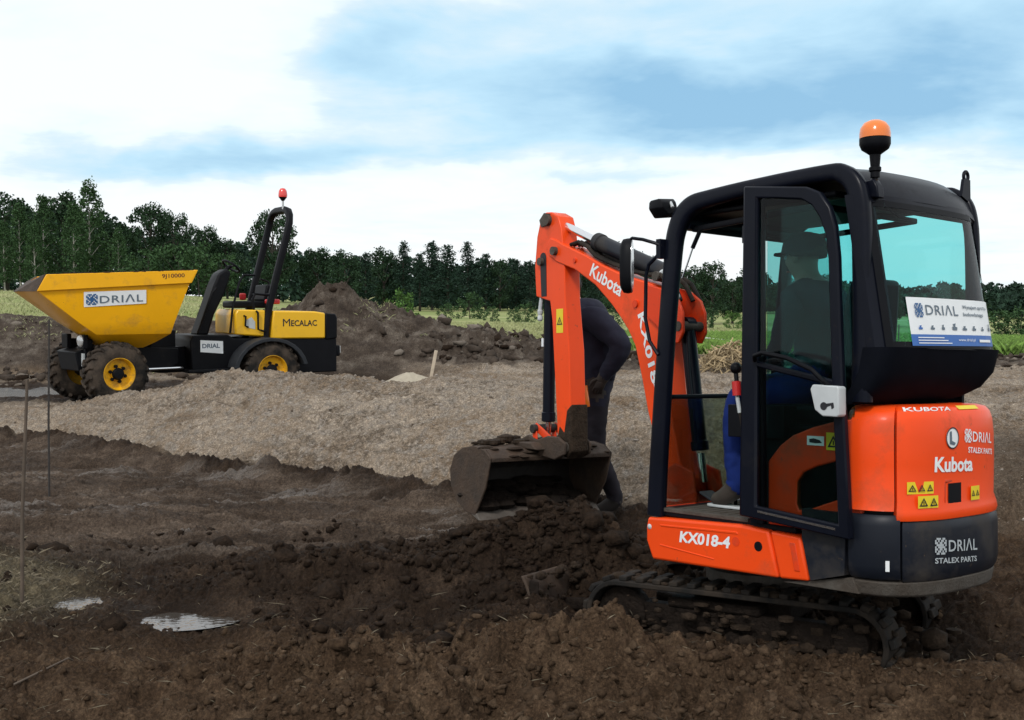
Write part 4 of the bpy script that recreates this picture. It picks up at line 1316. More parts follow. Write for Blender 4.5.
# side and front glass
MB().use('glass').prism([(0.58, 1.32), (-0.54, 1.35), (-0.545, 2.22), (0.40, 2.21), (0.50, 2.05)], -0.458, -0.454).build('side_window', parent=E)
mb = MB().use('glass')
mb.prism([(-0.05, 0.74), (-0.52, 0.78), (-0.53, 2.16), (-0.06, 2.16)], 0.452, 0.456)
mb.build('quarter_window', parent=E)
mb = MB().use('glass_front').prism([(-0.43, 0.71), (0.43, 0.71), (0.43, 1.27), (-0.43, 1.27)], 0.0, 0.004, 'yz')
o = mb.build('lower_windscreen', parent=E)
o.location.x = 0.615
mb = MB().use('black_plastic').sweep([(0.612, 0.43, 1.272), (0.612, -0.43, 1.272)], 0.024, 0.024, (0, 0, 1))
mb.build('windscreen_bar', parent=E)
# upper windscreen pushed up under the roof, with its gas strut
mb = MB().use('black_plastic')
mb.sweep([(0.44, 0.40, 2.125), (-0.30, 0.40, 2.155), (-0.30, -0.40, 2.155), (0.44, -0.40, 2.125)], 0.03, 0.03, (0, 0, 1), closed=True)
mb.build('raised_windscreen_frame', parent=E)
mb = MB().use('black_plastic').cyl((0.395, 0.40, 2.13), (0.455, 0.40, 2.03), 0.011, 8)
mb.use('chrome').cyl((0.455, 0.40, 2.03), (0.515, 0.41, 1.88), 0.005, 8)
mb.build('gas_strut', parent=E)

# --- door swung right back against the cab side
def door_outline(inset):
    pts = [(-0.005, 2.262), (0.035, 0.730), (-0.559, 0.681), (-0.527, 1.278), (-0.507, 1.90), (-0.490, 2.03), (-0.455, 2.125), (-0.400, 2.190), (-0.33, 2.222), (-0.20, 2.240)]
    return pts
do = [(0.010, 2.270), (0.040, 0.728), (-0.559, 0.681), (-0.545, 0.95), (-0.527, 1.278), (-0.512, 1.65), (-0.504, 1.90), (-0.490, 2.03), (-0.462, 2.12), (-0.410, 2.190), (-0.34, 2.222), (-0.18, 2.244)]
di = [(-0.072, 2.205), (-0.060, 0.780), (-0.500, 0.742), (-0.490, 0.96), (-0.474, 1.278), (-0.462, 1.65), (-0.455, 1.89), (-0.440, 2.00), (-0.412, 2.075), (-0.37, 2.135), (-0.315, 2.168), (-0.18, 2.190)]
mb = MB().use('black_paint')
n = len(do)
vs = [(x, 0.512, z) for x, z in do] + [(x, 0.512, z) for x, z in di] + [(x, 0.548, z) for x, z in do] + [(x, 0.548, z) for x, z in di]
fs = []
for i in range(n):
    j = (i + 1) % n
    fs += [(i, j, n + j, n + i), (2 * n + i, 3 * n + i, 3 * n + j, 2 * n + j), (i, 2 * n + i, 2 * n + j, j), (n + i, n + j, 3 * n + j, 3 * n + i)]
mb.add(vs, fs)
mb.prism([(-0.05, 1.452), (-0.48, 1.365), (-0.478, 1.335), (-0.05, 1.425)], 0.515, 0.545)
door = mb.build('door', parent=E, bevel=0.008)
mb = MB().use('glass_dark')
mb.add([(x, 0.530, z) for x, z in di], [tuple(range(n))])
mb.build('door_glass', parent=door)
mb = MB().use('black_plastic')
mb.tube([(-0.055, 0.545, 1.455), (-0.085, 0.585, 1.475), (-0.135, 0.592, 1.487), (-0.27, 0.592, 1.462), (-0.40, 0.592, 1.410), (-0.455, 0.585, 1.36), (-0.475, 0.545, 1.325)], 0.011, 10)
mb.build('grab_rail', parent=door)
mb = MB().use('silver')
mb.prism([(-0.392, 1.325), (-0.405, 1.345), (-0.530, 1.338), (-0.537, 1.33), (-0.537, 1.215), (-0.528, 1.206), (-0.455, 1.208), (-0.415, 1.235)], 0.535, 0.592)
lt = mb.build('door_latch', parent=door, bevel=0.010, seg=3)
mb = MB().use('black_ink')
mb.cyl((-0.463, 0.59, 1.252), (-0.463, 0.5945, 1.252), 0.017)
mb.prism([(-0.470, 1.262), (-0.512, 1.268), (-0.515, 1.246), (-0.503, 1.240), (-0.500, 1.256), (-0.472, 1.246)], 0.5885, 0.594)
mb.build('key_slot', parent=lt)
for z in (0.95, 2.05):
    MB().use('black_paint').cyl((0.03, 0.50, z - 0.04), (0.03, 0.50, z + 0.04), 0.02, 12).build('door_hinge', parent=door)
mb = MB().use('chrome')
mb.box((-0.28, 0.549, 0.739), (0.42, 0.003, 0.010), Matrix.Rotation(R(-5), 3, 'Y'))
mb.build('sill_scuff', parent=door)

# --- seat, levers and console in the cab
mb = MB().use('black_plastic')
mb.box((-0.12, 0, 0.92), (0.40, 0.62, 0.46))
mb.build('seat_base', parent=E, bevel=0.02)
mb = MB().use('black_plastic')
mb.box((-0.03, 0, 1.19), (0.48, 0.46, 0.11))
mb.loft([[(x, y * w_, z) for x, y in ((-0.02, -0.22), (-0.02, 0.22), (-0.11, 0.22), (-0.11, -0.22))] for x0, z, w_ in ()] or [[(-0.20 - 0.10 * f, yy, 1.22 + 0.62 * f) for yy in (-0.22 + 0.06 * f * f, 0.22 - 0.06 * f * f)] + [(-0.29 - 0.10 * f, yy, 1.22 + 0.62 * f) for yy in (0.20 - 0.06 * f * f, -0.20 + 0.06 * f * f)] for f in (0, 0.3, 0.6, 0.85, 1.0)])
mb.build('seat', parent=E, bevel=0.03, seg=3)
mb = MB().use('black_plastic')
mb.box((0.10, 0.30, 1.16), (0.34, 0.10, 0.16)); mb.box((0.10, -0.34, 1.16), (0.50, 0.14, 0.20))
mb.tube([(0.24, 0.30, 1.22), (0.26, 0.30, 1.40)], 0.012, 8); mb.ball((0.26, 0.30, 1.42), 0.03, 10)
mb.tube([(0.26, -0.34, 1.22), (0.28, -0.34, 1.40)], 0.012, 8); mb.ball((0.28, -0.34, 1.42), 0.03, 10)
mb.tube([(0.47, 0.05, 0.70), (0.46, 0.05, 1.20)], 0.010, 8); mb.tube([(0.47, -0.05, 0.70), (0.46, -0.05, 1.20)], 0.010, 8)
mb.build('control_console', parent=E, bevel=0.01)
mb = MB().use('red').cyl((0.203, 0.36, 1.285), (0.208, 0.36, 1.355), 0.022, 12)
mb.use('silver').cyl((0.203, 0.36, 1.285), (0.19, 0.355, 1.20), 0.010, 8)
mb.use('rubber').tube([(0.19, 0.355, 1.20), (0.17, 0.35, 1.10), (0.10, 0.34, 0.98), (0.04, 0.34, 0.94)], 0.008, 6)
mb.build('safety_lever', parent=E)
mb = MB().use('grey_plastic')
mb.box((0.53, 0.14, 0.735), (0.15, 0.10, 0.012), Matrix.Rotation(R(-24), 3, 'Y'))
mb.box((0.53, -0.12, 0.735), (0.15, 0.10, 0.012), Matrix.Rotation(R(-24), 3, 'Y'))
mb.build('foot_pedal', parent=E, bevel=0.003)

# --- lamps, beacon, mirror, lifting eyes
mb = MB().use('black_plastic')
mb.lathe([(0.012, 0.0), (0.012, 0.03), (0.020, 0.032), (0.020, 0.055), (0.026, 0.06), (0.026, 0.075), (0.020, 0.08), (0.024, 0.13), (0.030, 0.135), (0.058, 0.155), (0.066, 0.175), (0.066, 0.20), (0.02, 0.202)], (-0.594, 0.40, 2.212), n=20)
mb.use('chrome').lathe([(0.009, -0.045), (0.013, -0.02), (0.009, 0.0), (0.013, 0.01), (0.009, 0.012)], (-0.594, 0.40, 2.222), n=12)
bc = mb.build('beacon', parent=E)
MB().use('lens_orange').lathe([(0.066, 0.0), (0.066, 0.02), (0.062, 0.045), (0.048, 0.066), (0.025, 0.078), (0.004, 0.081)], (-0.594, 0.40, 2.414), n=24).build('beacon_lens', parent=bc)
mb = MB().use('black_paint')
mb.prism([(-0.555, 2.16), (-0.625, 2.15), (-0.620, 2.20), (-0.600, 2.235), (-0.56, 2.23)], 0.375, 0.425)
mb.build('beacon_bracket', parent=E, bevel=0.006)
for yy in (-0.445,):
    mb = MB().use('black_paint')
    mb.tube([(-0.548, yy + 0.020 * math.cos(a), 2.350 + 0.024 * math.sin(a)) for a in [2 * math.pi * i / 16 for i in range(16)]], 0.0085, 8, closed=True)
    mb.prism([(yy - 0.028, 2.335), (yy + 0.028, 2.335), (yy + 0.05, 2.25), (yy - 0.03, 2.22)], -0.556, -0.540, 'yz')
    mb.build('lifting_eye', parent=E)
mb = MB().use('black_plastic')
lp = [[(0.735 + dx, y, z) for y, z in ((0.505, 2.285 - s_), (0.395 + s_ * .5, 2.295 - s_), (0.385 + s_ * .5, 2.255), (0.400 + s_ * .5, 2.205 + s_), (0.475 - s_, 2.195 + s_), (0.515 - s_, 2.24))] for dx, s_ in ((-0.075, 0.012), (-0.085, 0.0), (-0.145, -0.004), (-0.17, 0.016))]
mb.loft(lp)
wl = mb.build('work_lamp', parent=E, bevel=0.008)
MB().use('glass_lamp').prism([(0.490, 2.268), (0.41, 2.276), (0.41, 2.215), (0.468, 2.210)], 0.661, 0.664, 'yz').build('lamp_glass', parent=wl)
MB().use('silver').tube([(0.64, 0.42, 2.22), (0.60, 0.43, 2.215), (0.585, 0.44, 2.245), (0.565, 0.44, 2.27), (0.55, 0.445, 2.245)], 0.009, 8).build('lamp_bracket', parent=E)
mb = MB().use('black_paint')
mb.tube([(0.575, 0.50, 2.045), (0.60, 0.52, 2.06), (0.66, 0.55, 2.082), (0.735, 0.55, 2.096), (0.765, 0.55, 2.085), (0.77, 0.55, 2.04)], 0.009, 8)
mb.tube([(0.575, 0.49, 2.01), (0.60, 0.50, 2.00), (0.665, 0.50, 1.955), (0.685, 0.50, 1.90), (0.69, 0.50, 1.68), (0.66, 0.50, 1.56), (0.61, 0.49, 1.49)], 0.010, 8)
mb.box((0.585, 0.495, 2.03), (0.03, 0.04, 0.10))
mb.build('mirror_arm', parent=E)
MIR = Matrix.Translation((0.775, 0.545, 1.955)) @ Matrix.Rotation(R(38), 4, 'Z') @ Matrix.Translation((-0.775, -0.545, -1.955))
mb = MB(MIR).use('black_plastic')
mp_ = []
for x, k in ((0.81, 0.80), (0.795, 0.97), (0.77, 1.0), (0.752, 0.97)):
    ring_ = []
    for i in range(20):
        a = 2 * math.pi * i / 20
        ring_.append((x, 0.545 + 0.068 * k * math.copysign(abs(math.cos(a)) ** 0.7, math.cos(a)), 1.955 + 0.145 * k * math.copysign(abs(math.sin(a)) ** 0.8, math.sin(a))))
    mp_.append(ring_)
mb.loft(mp_)
mr = mb.build('mirror', parent=E, smooth=50)
mb = MB(MIR).use('glass_lamp')
mb.prism([(0.545 + 0.055 * math.copysign(abs(math.cos(a)) ** .7, math.cos(a)), 1.955 + 0.128 * math.copysign(abs(math.sin(a)) ** .8, math.sin(a))) for a in [2 * math.pi * i / 20 for i in range(20)]], 0.748, 0.7515, 'yz')
mb.build('mirror_glass', parent=mr)

# --- digging arm in its own plane (r outwards, z up), slewed a little to the right
BF = frame(0.80, 0.0, 0.0, R(-6))
mb = MB(BF).use('black_paint')
mb.prism([(-0.16, 0.50), (0.10, 0.50), (0.14, 0.60), (0.06, 0.66), (-0.16, 0.66)], -0.16, 0.16)
mb.build('swing_post', parent=E, bevel=0.012)
mb = MB(BF).use('orange_worn')
for yy in (-0.105, 0.085):
    mb.prism([(-0.10, 0.60), (0.12, 0.60), (0.16, 0.72), (0.15, 0.84), (0.05, 0.90), (-0.10, 0.86), (-0.13, 0.72)], yy, yy + 0.02)
mb.build('swing_bracket', parent=E, bevel=0.008)
boom_poly = [(1.30, 2.278), (1.24, 2.262), (1.163, 2.226), (0.917, 2.131), (0.744, 2.054), (0.522, 1.972), (0.357, 1.929), (0.24, 1.895), (0.18, 1.83), (0.165, 1.70),
             (0.17, 1.55), (0.14, 1.30), (0.10, 1.10), (0.04, 0.90), (-0.02, 0.82), (-0.02, 0.74), (0.05, 0.70), (0.12, 0.74), (0.19, 0.87), (0.253, 1.014), (0.314, 1.166), (0.367, 1.356), (0.43, 1.554),
             (0.495, 1.65), (0.57, 1.73), (0.647, 1.805), (0.815, 1.937), (1.022, 2.046), (1.229, 2.114), (1.31, 2.16), (1.345, 2.22)]
mb = MB(BF).use('orange')
mb.prism(boom_poly, -0.07, 0.07)
boom = mb.build('boom', parent=E, bevel=0.008)
mb = MB(BF).use('orange_worn')
lug = [(0.30, 1.905), (0.12, 1.86), (0.03, 1.80), (-0.005, 1.73), (-0.01, 1.62), (0.03, 1.56), (0.10, 1.57), (0.20, 1.65), (0.30, 1.72)]
for yy in (-0.092, 0.074):
    mb.prism(lug, yy, yy + 0.018)
mb.build('cylinder_lug', parent=boom, bevel=0.006)
for r_, z_, y0_, y1_, k_ in ((0.055, 0.78, -.098, .098, .028), (1.235, 2.185, -.098, .098, .028), (0.03, 1.655, -.098, .098, .028), (0.22, 1.945, -.098, .098, .028), (0.42, 1.80, .065, .082, .022), (1.02, 2.105, .065, .080, .014)):
    MB(BF).use('orange_worn' if k_ < .028 else 'dirt_metal').cyl((r_, y0_, z_), (r_, y1_, z_), k_, 14).build('pivot_pin', parent=boom)
ub = Vector((-0.905, 0, -0.425)).normalized()
def boom_fn(at, u, v, y):
    return lambda a, b_: (at[0] + u[0] * a + v[0] * b_, y, at[1] + u[1] * a + v[1] * b_)
def text_dir(p, q_):
    d = Vector((q_[0] - p[0], q_[1] - p[1])).normalized()
    return (d[0], d[1]), (d[1], -d[0])
mb = MB(BF).use('white')
u_, v_ = text_dir((0.86, 2.03), (0.52, 1.86))
word(mb, 'Kubota', boom_fn((0.872, 2.000), u_, v_, 0.0722), 0.085, 0.34, 0.022, shear=0.05)
mb.build('white_lettering', parent=boom, smooth=0)
mb = MB(BF).use('white')
u_, v_ = text_dir((0.445, 1.75), (0.28, 1.23))
word(mb, 'KX018-4', boom_fn((0.405, 1.735), u_, v_, 0.0722), 0.062, 0.55, 0.03)
mb.build('white_lettering', parent=boom, smooth=0)
# hoses over the boom
mb = MB(BF).use('rubber')
for k, yy in enumerate((-0.045, -0.02, 0.02, 0.045)):
    mb.tube([(1.10, yy, 2.215), (1.02, yy, 2.225), (0.92, yy, 2.165 + 0.006 * k), (0.84, yy, 2.118), (0.72, yy, 2.072), (0.5, yy, 2.0), (0.33, yy, 1.965), (0.20, yy * 1.6, 1.955), (0.12, yy * 2.0, 1.90), (0.06, yy * 2.3, 1.80)], 0.013, 8)
mb.build('hydraulic_hose', parent=boom)
mb = MB(BF).use('silver')
for k in range(5):
    mb.lathe([(0.012, 0), (0.020, 0.01), (0.020, 0.03), (0.012, 0.04)], (0.19 - 0.03 * k, 0.05, 1.945 - 0.035 * k), (0.5, 0.3, 1), 8)
mb.build('hose_fitting', parent=boom)
# boom cylinder behind the boom
mb = MB(BF).use('black_paint')
a, b_ = Vector((0.055, 0, 1.66)), Vector((-0.05, 0, 0.955))
mb.cyl(a, a + (b_ - a) * 0.98, 0.042, 16); mb.lathe([(0.02, -0.03), (0.05, -0.03), (0.05, 0.03), (0.02, 0.03)], a, (0, 1, 0), 16)
mb.lathe([(0.043, 0), (0.050, 0.005), (0.050, 0.05), (0.043, 0.055)], b_ + (a - b_) * 0.02, a - b_, 16)
mb.tube([(0.0, 0.05, 1.60), (-0.02, 0.055, 1.4), (-0.07, 0.055, 1.05), (-0.08, 0.045, 1.0)], 0.008, 6)
bcy = mb.build('boom_cylinder', parent=E)
MB(BF).use('chrome').cyl(b_, b_ + (b_ - a).normalized() * 0.16, 0.024, 14).build('cylinder_rod', parent=bcy)
# arm cylinder along the top of the boom
mb = MB(BF).use('navy')
a, b_ = Vector((0.22, 0, 1.965)), Vector((0.88, 0, 2.215))
mb.cyl(a, b_, 0.050, 18); mb.lathe([(0.050, -0.05), (0.057, -0.045), (0.057, 0.0), (0.045, 0.01)], b_, b_ - a, 18)
acy = mb.build('arm_cylinder', parent=E)
MB(BF).use('chrome').cyl(b_, (1.30, 0, 2.385), 0.026, 14).build('cylinder_rod', parent=acy)
# arm
arm_poly = [(1.412, 2.425), (1.36, 2.452), (1.297, 2.446), (1.218, 2.41), (1.185, 2.329), (1.152, 2.133), (1.141, 1.863), (1.098, 1.543), (1.076, 0.973), (1.085, 0.90), (1.13, 0.865), (1.18, 0.88), (1.222, 0.966),
            (1.286, 1.741), (1.31, 1.865), (1.471, 1.905), (1.486, 2.102), (1.460, 2.30)]
mb = MB(BF).use('orange')
mb.prism([p for p in arm_poly], -0.062, 0.062)
arm = mb.build('arm', parent=E, bevel=0.007)
mb = MB(BF).use('dirt_metal')
mb.prism([(1.420, 2.405), (1.365, 2.448), (1.305, 2.436), (1.31, 2.36), (1.40, 2.36)], 0.0622, 0.071)
mb.build('pin_plate', parent=arm)
for r_, z_, k_ in ((1.32, 2.395, 0.034), (1.13, 0.92, 0.04), (1.40, 2.13, 0.026)):
    MB(BF).use('dirt_metal').cyl((r_, -0.085, z_), (r_, 0.088, z_), k_, 14).build('pivot_pin', parent=arm)
mb = MB(BF).use('mud')
mb.prism([(1.068, 1.20), (1.062, 0.90), (1.12, 0.852), (1.20, 0.88), (1.225, 0.98), (1.20, 1.06), (1.15, 1.02), (1.12, 1.16)], -0.066, 0.066)
mb.build('dried_mud', parent=arm, bevel=0.01)
mb = MB(BF); warning(mb, (1.235, 0.0622, 1.655), (-1, 0, 0), (0, 0, 1), 0.075, 0.155, 1)
mb.build('warning_sticker', parent=arm, smooth=0)
mb = MB(BF).use('black_ink')
mb.prism([(1.385 + 0.035 * math.cos(t_), 2.135 + 0.02 + 0.035 * math.sin(t_)) for t_ in [math.pi * i / 8 for i in range(9)]] + [(1.345, 1.90), (1.405, 1.90)], 0.0622, 0.0645)
mb.build('arm_slot_shade', parent=arm, smooth=0)  # raised black plate, the shade of the open slot put into its colour
# bucket cylinder in front of the arm
mb = MB(BF).use('black_paint')
a, b_ = Vector((1.395, 0, 1.93)), Vector((1.415, 0, 1.08))
mb.cyl(a, b_, 0.040, 16); mb.lathe([(0.040, -0.06), (0.047, -0.055), (0.047, 0.0), (0.036, 0.006)], b_, b_ - a, 16)
mb.use('silver').tube([(1.43, 0.045, 1.90), (1.44, 0.05, 1.82), (1.44, 0.05, 1.78)], 0.013, 8)
mb.lathe([(0.01, 0), (0.018, 0.01), (0.018, 0.03), (0.012, 0.04), (0.018, 0.05), (0.018, 0.07), (0.01, 0.08)], (1.44, 0.05, 1.74), (0, 0, 1), 8)
mb.use('white').box((1.425, 0.040, 1.60), (0.020, 0.006, 0.055))
kcy = mb.build('bucket_cylinder', parent=E)
MB(BF).use('chrome').cyl(b_, (1.425, 0, 0.985), 0.022, 12).build('cylinder_rod', parent=kcy)
# bucket links
mb = MB(BF).use('orange_worn')
for yy in (-0.085, 0.068):
    mb.sweep([(1.455, yy + 0.008, 1.045), (1.40, yy + 0.008, 1.02), (1.22, yy + 0.008, 0.93)], 0.055, 0.016)
    mb.sweep([(1.44, yy + 0.024, 1.03), (1.43, yy + 0.024, 0.90)], 0.05, 0.014)
mb.use('bucket_dark')
mb.cyl((1.44, -0.10, 1.03), (1.44, 0.115, 1.03), 0.03, 12)
mb.cyl((1.235, -0.095, 0.935), (1.235, 0.095, 0.935), 0.03, 12)
mb.build('bucket_link', parent=E, bevel=0.004)
# bucket: wide grading bucket, open towards the machine
bp_o = [(1.545, 0.475), (1.66, 0.485), (1.78, 0.545), (1.86, 0.64), (1.875, 0.75), (1.82, 0.85), (1.71, 0.905), (1.56, 0.925), (1.43, 0.905), (1.355, 0.855)]
bp_i = [(1.36, 0.83), (1.44, 0.875), (1.56, 0.90), (1.70, 0.88), (1.80, 0.83), (1.848, 0.745), (1.835, 0.65), (1.765, 0.565), (1.655, 0.508), (1.545, 0.497)]
mb = MB(BF).use('bucket')
HB = 0.475
no = len(bp_o)
for yy0, yy1 in ((-HB, HB),):
    vs = [(r_, yy0, z_) for r_, z_ in bp_o + bp_i] + [(r_, yy1, z_) for r_, z_ in bp_o + bp_i]
    m_ = 2 * no
    mb.use('bucket_dark').add(vs, [(i, (i + 1) % m_, m_ + (i + 1) % m_, m_ + i) for i in range(no, m_ - 1)])  # inner faces painted darker for the shade inside the bucket
    mb.use('bucket').add(vs, [(i, (i + 1) % m_, m_ + (i + 1) % m_, m_ + i) for i in list(range(no)) + [m_ - 1]] + [(i, i + 1, m_ - 2 - i, m_ - 1 - i) for i in range(no - 1)] + [(m_ + i, m_ + m_ - 1 - i, m_ + m_ - 2 - i, m_ + i + 1) for i in range(no - 1)])
side_poly = bp_o + [(1.42, 0.66)]
for yy in (-HB - 0.014, HB + 0.001):
    mb.prism(side_poly, yy, yy + 0.013)
bk = mb.build('bucket', parent=E, bevel=0.005, smooth=40)
mb = MB(BF).use('edge_steel')
mb.prism([(1.490, 0.447), (1.51, 0.446), (1.66, 0.500), (1.66, 0.512), (1.545, 0.4985)], -HB - 0.012, HB + 0.012)
mb.build('cutting_edge', parent=bk, bevel=0.004)
mb = MB(BF).use('bucket')
for yy in (-0.11, 0.085):
    mb.prism([(1.08, 0.95), (1.09, 0.88), (1.20, 0.84), (1.38, 0.86), (1.62, 0.90), (1.60, 0.955), (1.50, 0.99), (1.40, 0.96), (1.28, 0.99), (1.16, 0.99)], yy, yy + 0.022)
mb.prism([(1.30, 0.90), (1.66, 0.905), (1.62, 0.945), (1.36, 0.945)], -0.16, 0.18)
mb.build('hitch_bracket', parent=bk, bevel=0.008)
mb = MB(BF).use('mud')
rr = random.Random(12)
for k in range(24):
    a_ = rr.gauss(0, 1)
    mb.ball((1.56 + 0.10 * rr.gauss(0, 1), 0.16 + 0.13 * a_, 0.935 + 0.05 * math.exp(-a_ * a_) * rr.random()), 0.020 + 0.040 * rr.random() ** 2, 7, (1.2, rr.uniform(0.9, 1.8), rr.uniform(0.35, 0.6)))
for k in range(70):
    i = rr.randrange(3, no - 1)
    f = rr.random()
    r_, z_ = bp_o[i][0] * (1 - f) + bp_o[i + 1 if i + 1 < no else i][0] * f, bp_o[i][1] * (1 - f) + bp_o[i + 1 if i + 1 < no else i][1] * f
    mb.ball((r_, rr.uniform(-HB, HB), z_), rr.uniform(0.012, 0.04), 8, (1.2, rr.uniform(0.8, 2.4), 0.35))
tag(mb.build('dried_mud', parent=bk, smooth=70), kind='stuff')
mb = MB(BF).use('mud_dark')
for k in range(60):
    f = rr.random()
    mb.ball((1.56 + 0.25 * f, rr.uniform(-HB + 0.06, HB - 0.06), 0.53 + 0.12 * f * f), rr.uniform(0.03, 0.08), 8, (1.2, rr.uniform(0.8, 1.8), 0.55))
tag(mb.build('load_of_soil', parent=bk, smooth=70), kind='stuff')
# ------------------------------------------------------------------ site dumper (hinged in the middle: front half turned further than the rear half)
DUM = tag(empty('site_dumper', (-4.64, 15.16, 0.24)), 'yellow and black site dumper with muddy skip and roll bar, parked behind the gravel bank', 'dumper')
D = DUM
DI = Matrix.Translation((-4.64, 15.16, 0.24)).inverted()
FF = DI @ frame(-5.42, 14.46, 0.24, R(222))
RF = DI @ frame(-3.70, 15.69, 0.24, R(212))
def wheel(xf, x, y, z, r=0.40, w=0.30):
    sgn = 1 if y > 0 else -1
    mb = MB(xf).use('tyre')
    mb.lathe([(r * .52, -w / 2), (r * .70, -w / 2 - .012), (r * .88, -w / 2 + .01), (r * .95, -w / 2 + .045), (r * .955, w / 2 - .045), (r * .88, w / 2 - .01), (r * .70, w / 2 + .012), (r * .52, w / 2)], (x, y, z), (0, sgn, 0), 36, cap=False)
    for k in range(18):
        for side in (-1, 1):
            a = 2 * math.pi * (k + (0.25 if side > 0 else -0.25)) / 18
            pts = []
            for f in (0.0, 0.5, 1.0):
                aa = a + 0.20 * f
                yy = side * (w * 0.5 * f + 0.0) 
                rr_ = r * (0.985 if f < 0.9 else 0.93)
                pts.append((x + rr_ * math.cos(aa), y + yy * 0.98, z + rr_ * math.sin(aa)))
            mb.sweep(pts, 0.045, 0.042, (math.cos(a), 0, math.sin(a)))
    t_ = mb.build('wheel', parent=D, smooth=40)
    mb = MB(xf).use('rim_yellow')
    mb.lathe([(r * .54, -0.02), (r * .53, .145), (r * .50, .150), (r * .47, .12), (r * .44, .075), (r * .22, .065), (r * .21, .09), (r * .05, .09)], (x, y, z), (0, sgn, 0), 32)
    rim = mb.build('rim', parent=t_, smooth=40)
    mb = MB(xf).use('dumper_black')
    mb.lathe([(0.075, .085), (0.08, .10), (0.06, .13), (0.01, .135)], (x, y, z), (0, sgn, 0), 18)
    for k in range(6):
        a = 2 * math.pi * k / 6 + 0.3
        mb.cyl((x + 0.098 * math.cos(a), y + sgn * 0.066, z + 0.098 * math.sin(a)), (x + 0.098 * math.cos(a), y + sgn * 0.10, z + 0.098 * math.sin(a)), 0.022, 8)
    mb.build('hub', parent=t_, smooth=40)
wheel(FF, 0.06, 0.62, 0.425); wheel(FF, 0.06, -0.62, 0.425)
wheel(RF, -0.02, 0.62, 0.395); wheel(RF, -0.02, -0.62, 0.395)
# skip
def sec(bl_, fl, sl):
    p = [bl_, fl, sl]
    return [Vector(q_) for q_ in p] + [Vector((q_[0], -q_[1], q_[2])) for q_ in reversed(p)]
SF = DI @ frame(-5.35, 14.50, 0.24, R(207))      # the skip is swivelled on the front half
L_ = [sec((-1.010, 0.84, 1.735), (0.77, 0.84, 1.665), (0.90, 0.42, 1.600)),
      sec((-0.925, 0.83, 1.58), (0.87, 0.83, 1.470), (1.07, 0.40, 1.465)),
      sec((-0.742, 0.78, 1.09), (0.40, 0.78, 1.080), (0.55, 0.42, 1.065)),
      sec((-0.700, 0.70, 0.93), (0.20, 0.70, 0.930), (0.34, 0.40, 0.920)),
      sec((-0.540, 0.52, 0.82), (0.09, 0.52, 0.815), (0.20, 0.36, 0.810)),
      sec((-0.400, 0.40, 0.745), (0.00, 0.40, 0.745), (0.08, 0.30, 0.750))]
mb = MB(SF).use('yellow')
vs = [p for s_ in L_ for p in s_]
fs = []
for i in range(len(L_) - 1):
    for j in range(6):
        fs.append((i * 6 + j, i * 6 + (j + 1) % 6, (i + 1) * 6 + (j + 1) % 6, (i + 1) * 6 + j))
fs.append(tuple((len(L_) - 1) * 6 + j for j in range(6)))
mb.add(vs, fs)
skip = mb.build('skip', parent=D, smooth=25, solid=0.014)
mb = MB(SF).use('yellow')
for y0, y1 in ((0.826, 0.868), (-0.868, -0.826)):
    mb.prism([(-1.02, 1.742), (0.775, 1.672), (0.885, 1.468), (-0.935, 1.575)], y0, y1)
mb.add([(-1.03, -0.866, 1.744), (-1.03, 0.866, 1.744), (-0.95, 0.866, 1.578), (-0.95, -0.866, 1.578), (-0.985, -0.866, 1.746), (-0.985, 0.866, 1.746), (-0.915, 0.866, 1.578), (-0.915, -0.866, 1.578)], [(0, 1, 2, 3), (4, 7, 6, 5), (0, 4, 5, 1), (3, 2, 6, 7), (1, 5, 6, 2), (0, 3, 7, 4)])
rim_ = mb.build('skip_rim', parent=D, bevel=0.006)
mb = MB(SF).use('mud')
rr = random.Random(8)
for k in range(60):
    f = rr.random()
    x = -0.98 + 1.72 * f
    mb.ball((x, 0.858 + rr.uniform(-0.012, 0.004), 1.742 - 0.039 * (x + 1.0) + rr.uniform(-0.01, 0.006)), rr.uniform(0.006, 0.018), 6, (rr.uniform(1, 4), 0.5, 0.8))
tag(mb.build('dried_mud', parent=rim_, smooth=70), kind='stuff')
mb = MB(SF).use('bucket')
p = [(0.775, 0.846, 1.676), (0.905, 0.43, 1.605), (1.078, 0.41, 1.468), (0.88, 0.845, 1.468)]
q_ = [(x, -y, z) for x, y, z in p]
mb.add([(x + 0.012, y, z) for x, y, z in p] + [(x - 0.012, y, z) for x, y, z in p], [(0, 1, 2, 3), (7, 6, 5, 4), (0, 4, 5, 1), (1, 5, 6, 2), (2, 6, 7, 3), (3, 7, 4, 0)])
mb.add([(x + 0.012, y, z) for x, y, z in q_] + [(x - 0.012, y, z) for x, y, z in q_], [(3, 2, 1, 0), (4, 5, 6, 7), (1, 5, 4, 0), (2, 6, 5, 1), (3, 7, 6, 2), (0, 4, 7, 3)])
mb.add([(0.917, 0.43, 1.605), (1.09, 0.41, 1.468), (1.09, -0.41, 1.468), (0.917, -0.43, 1.605), (0.89, 0.43, 1.60), (1.06, 0.41, 1.463), (1.06, -0.41, 1.463), (0.89, -0.43, 1.60)], [(0, 1, 2, 3), (7, 6, 5, 4), (0, 4, 5, 1), (1, 5, 6, 2), (2, 6, 7, 3), (3, 7, 4, 0)])
mb.build('pouring_lip', parent=skip)
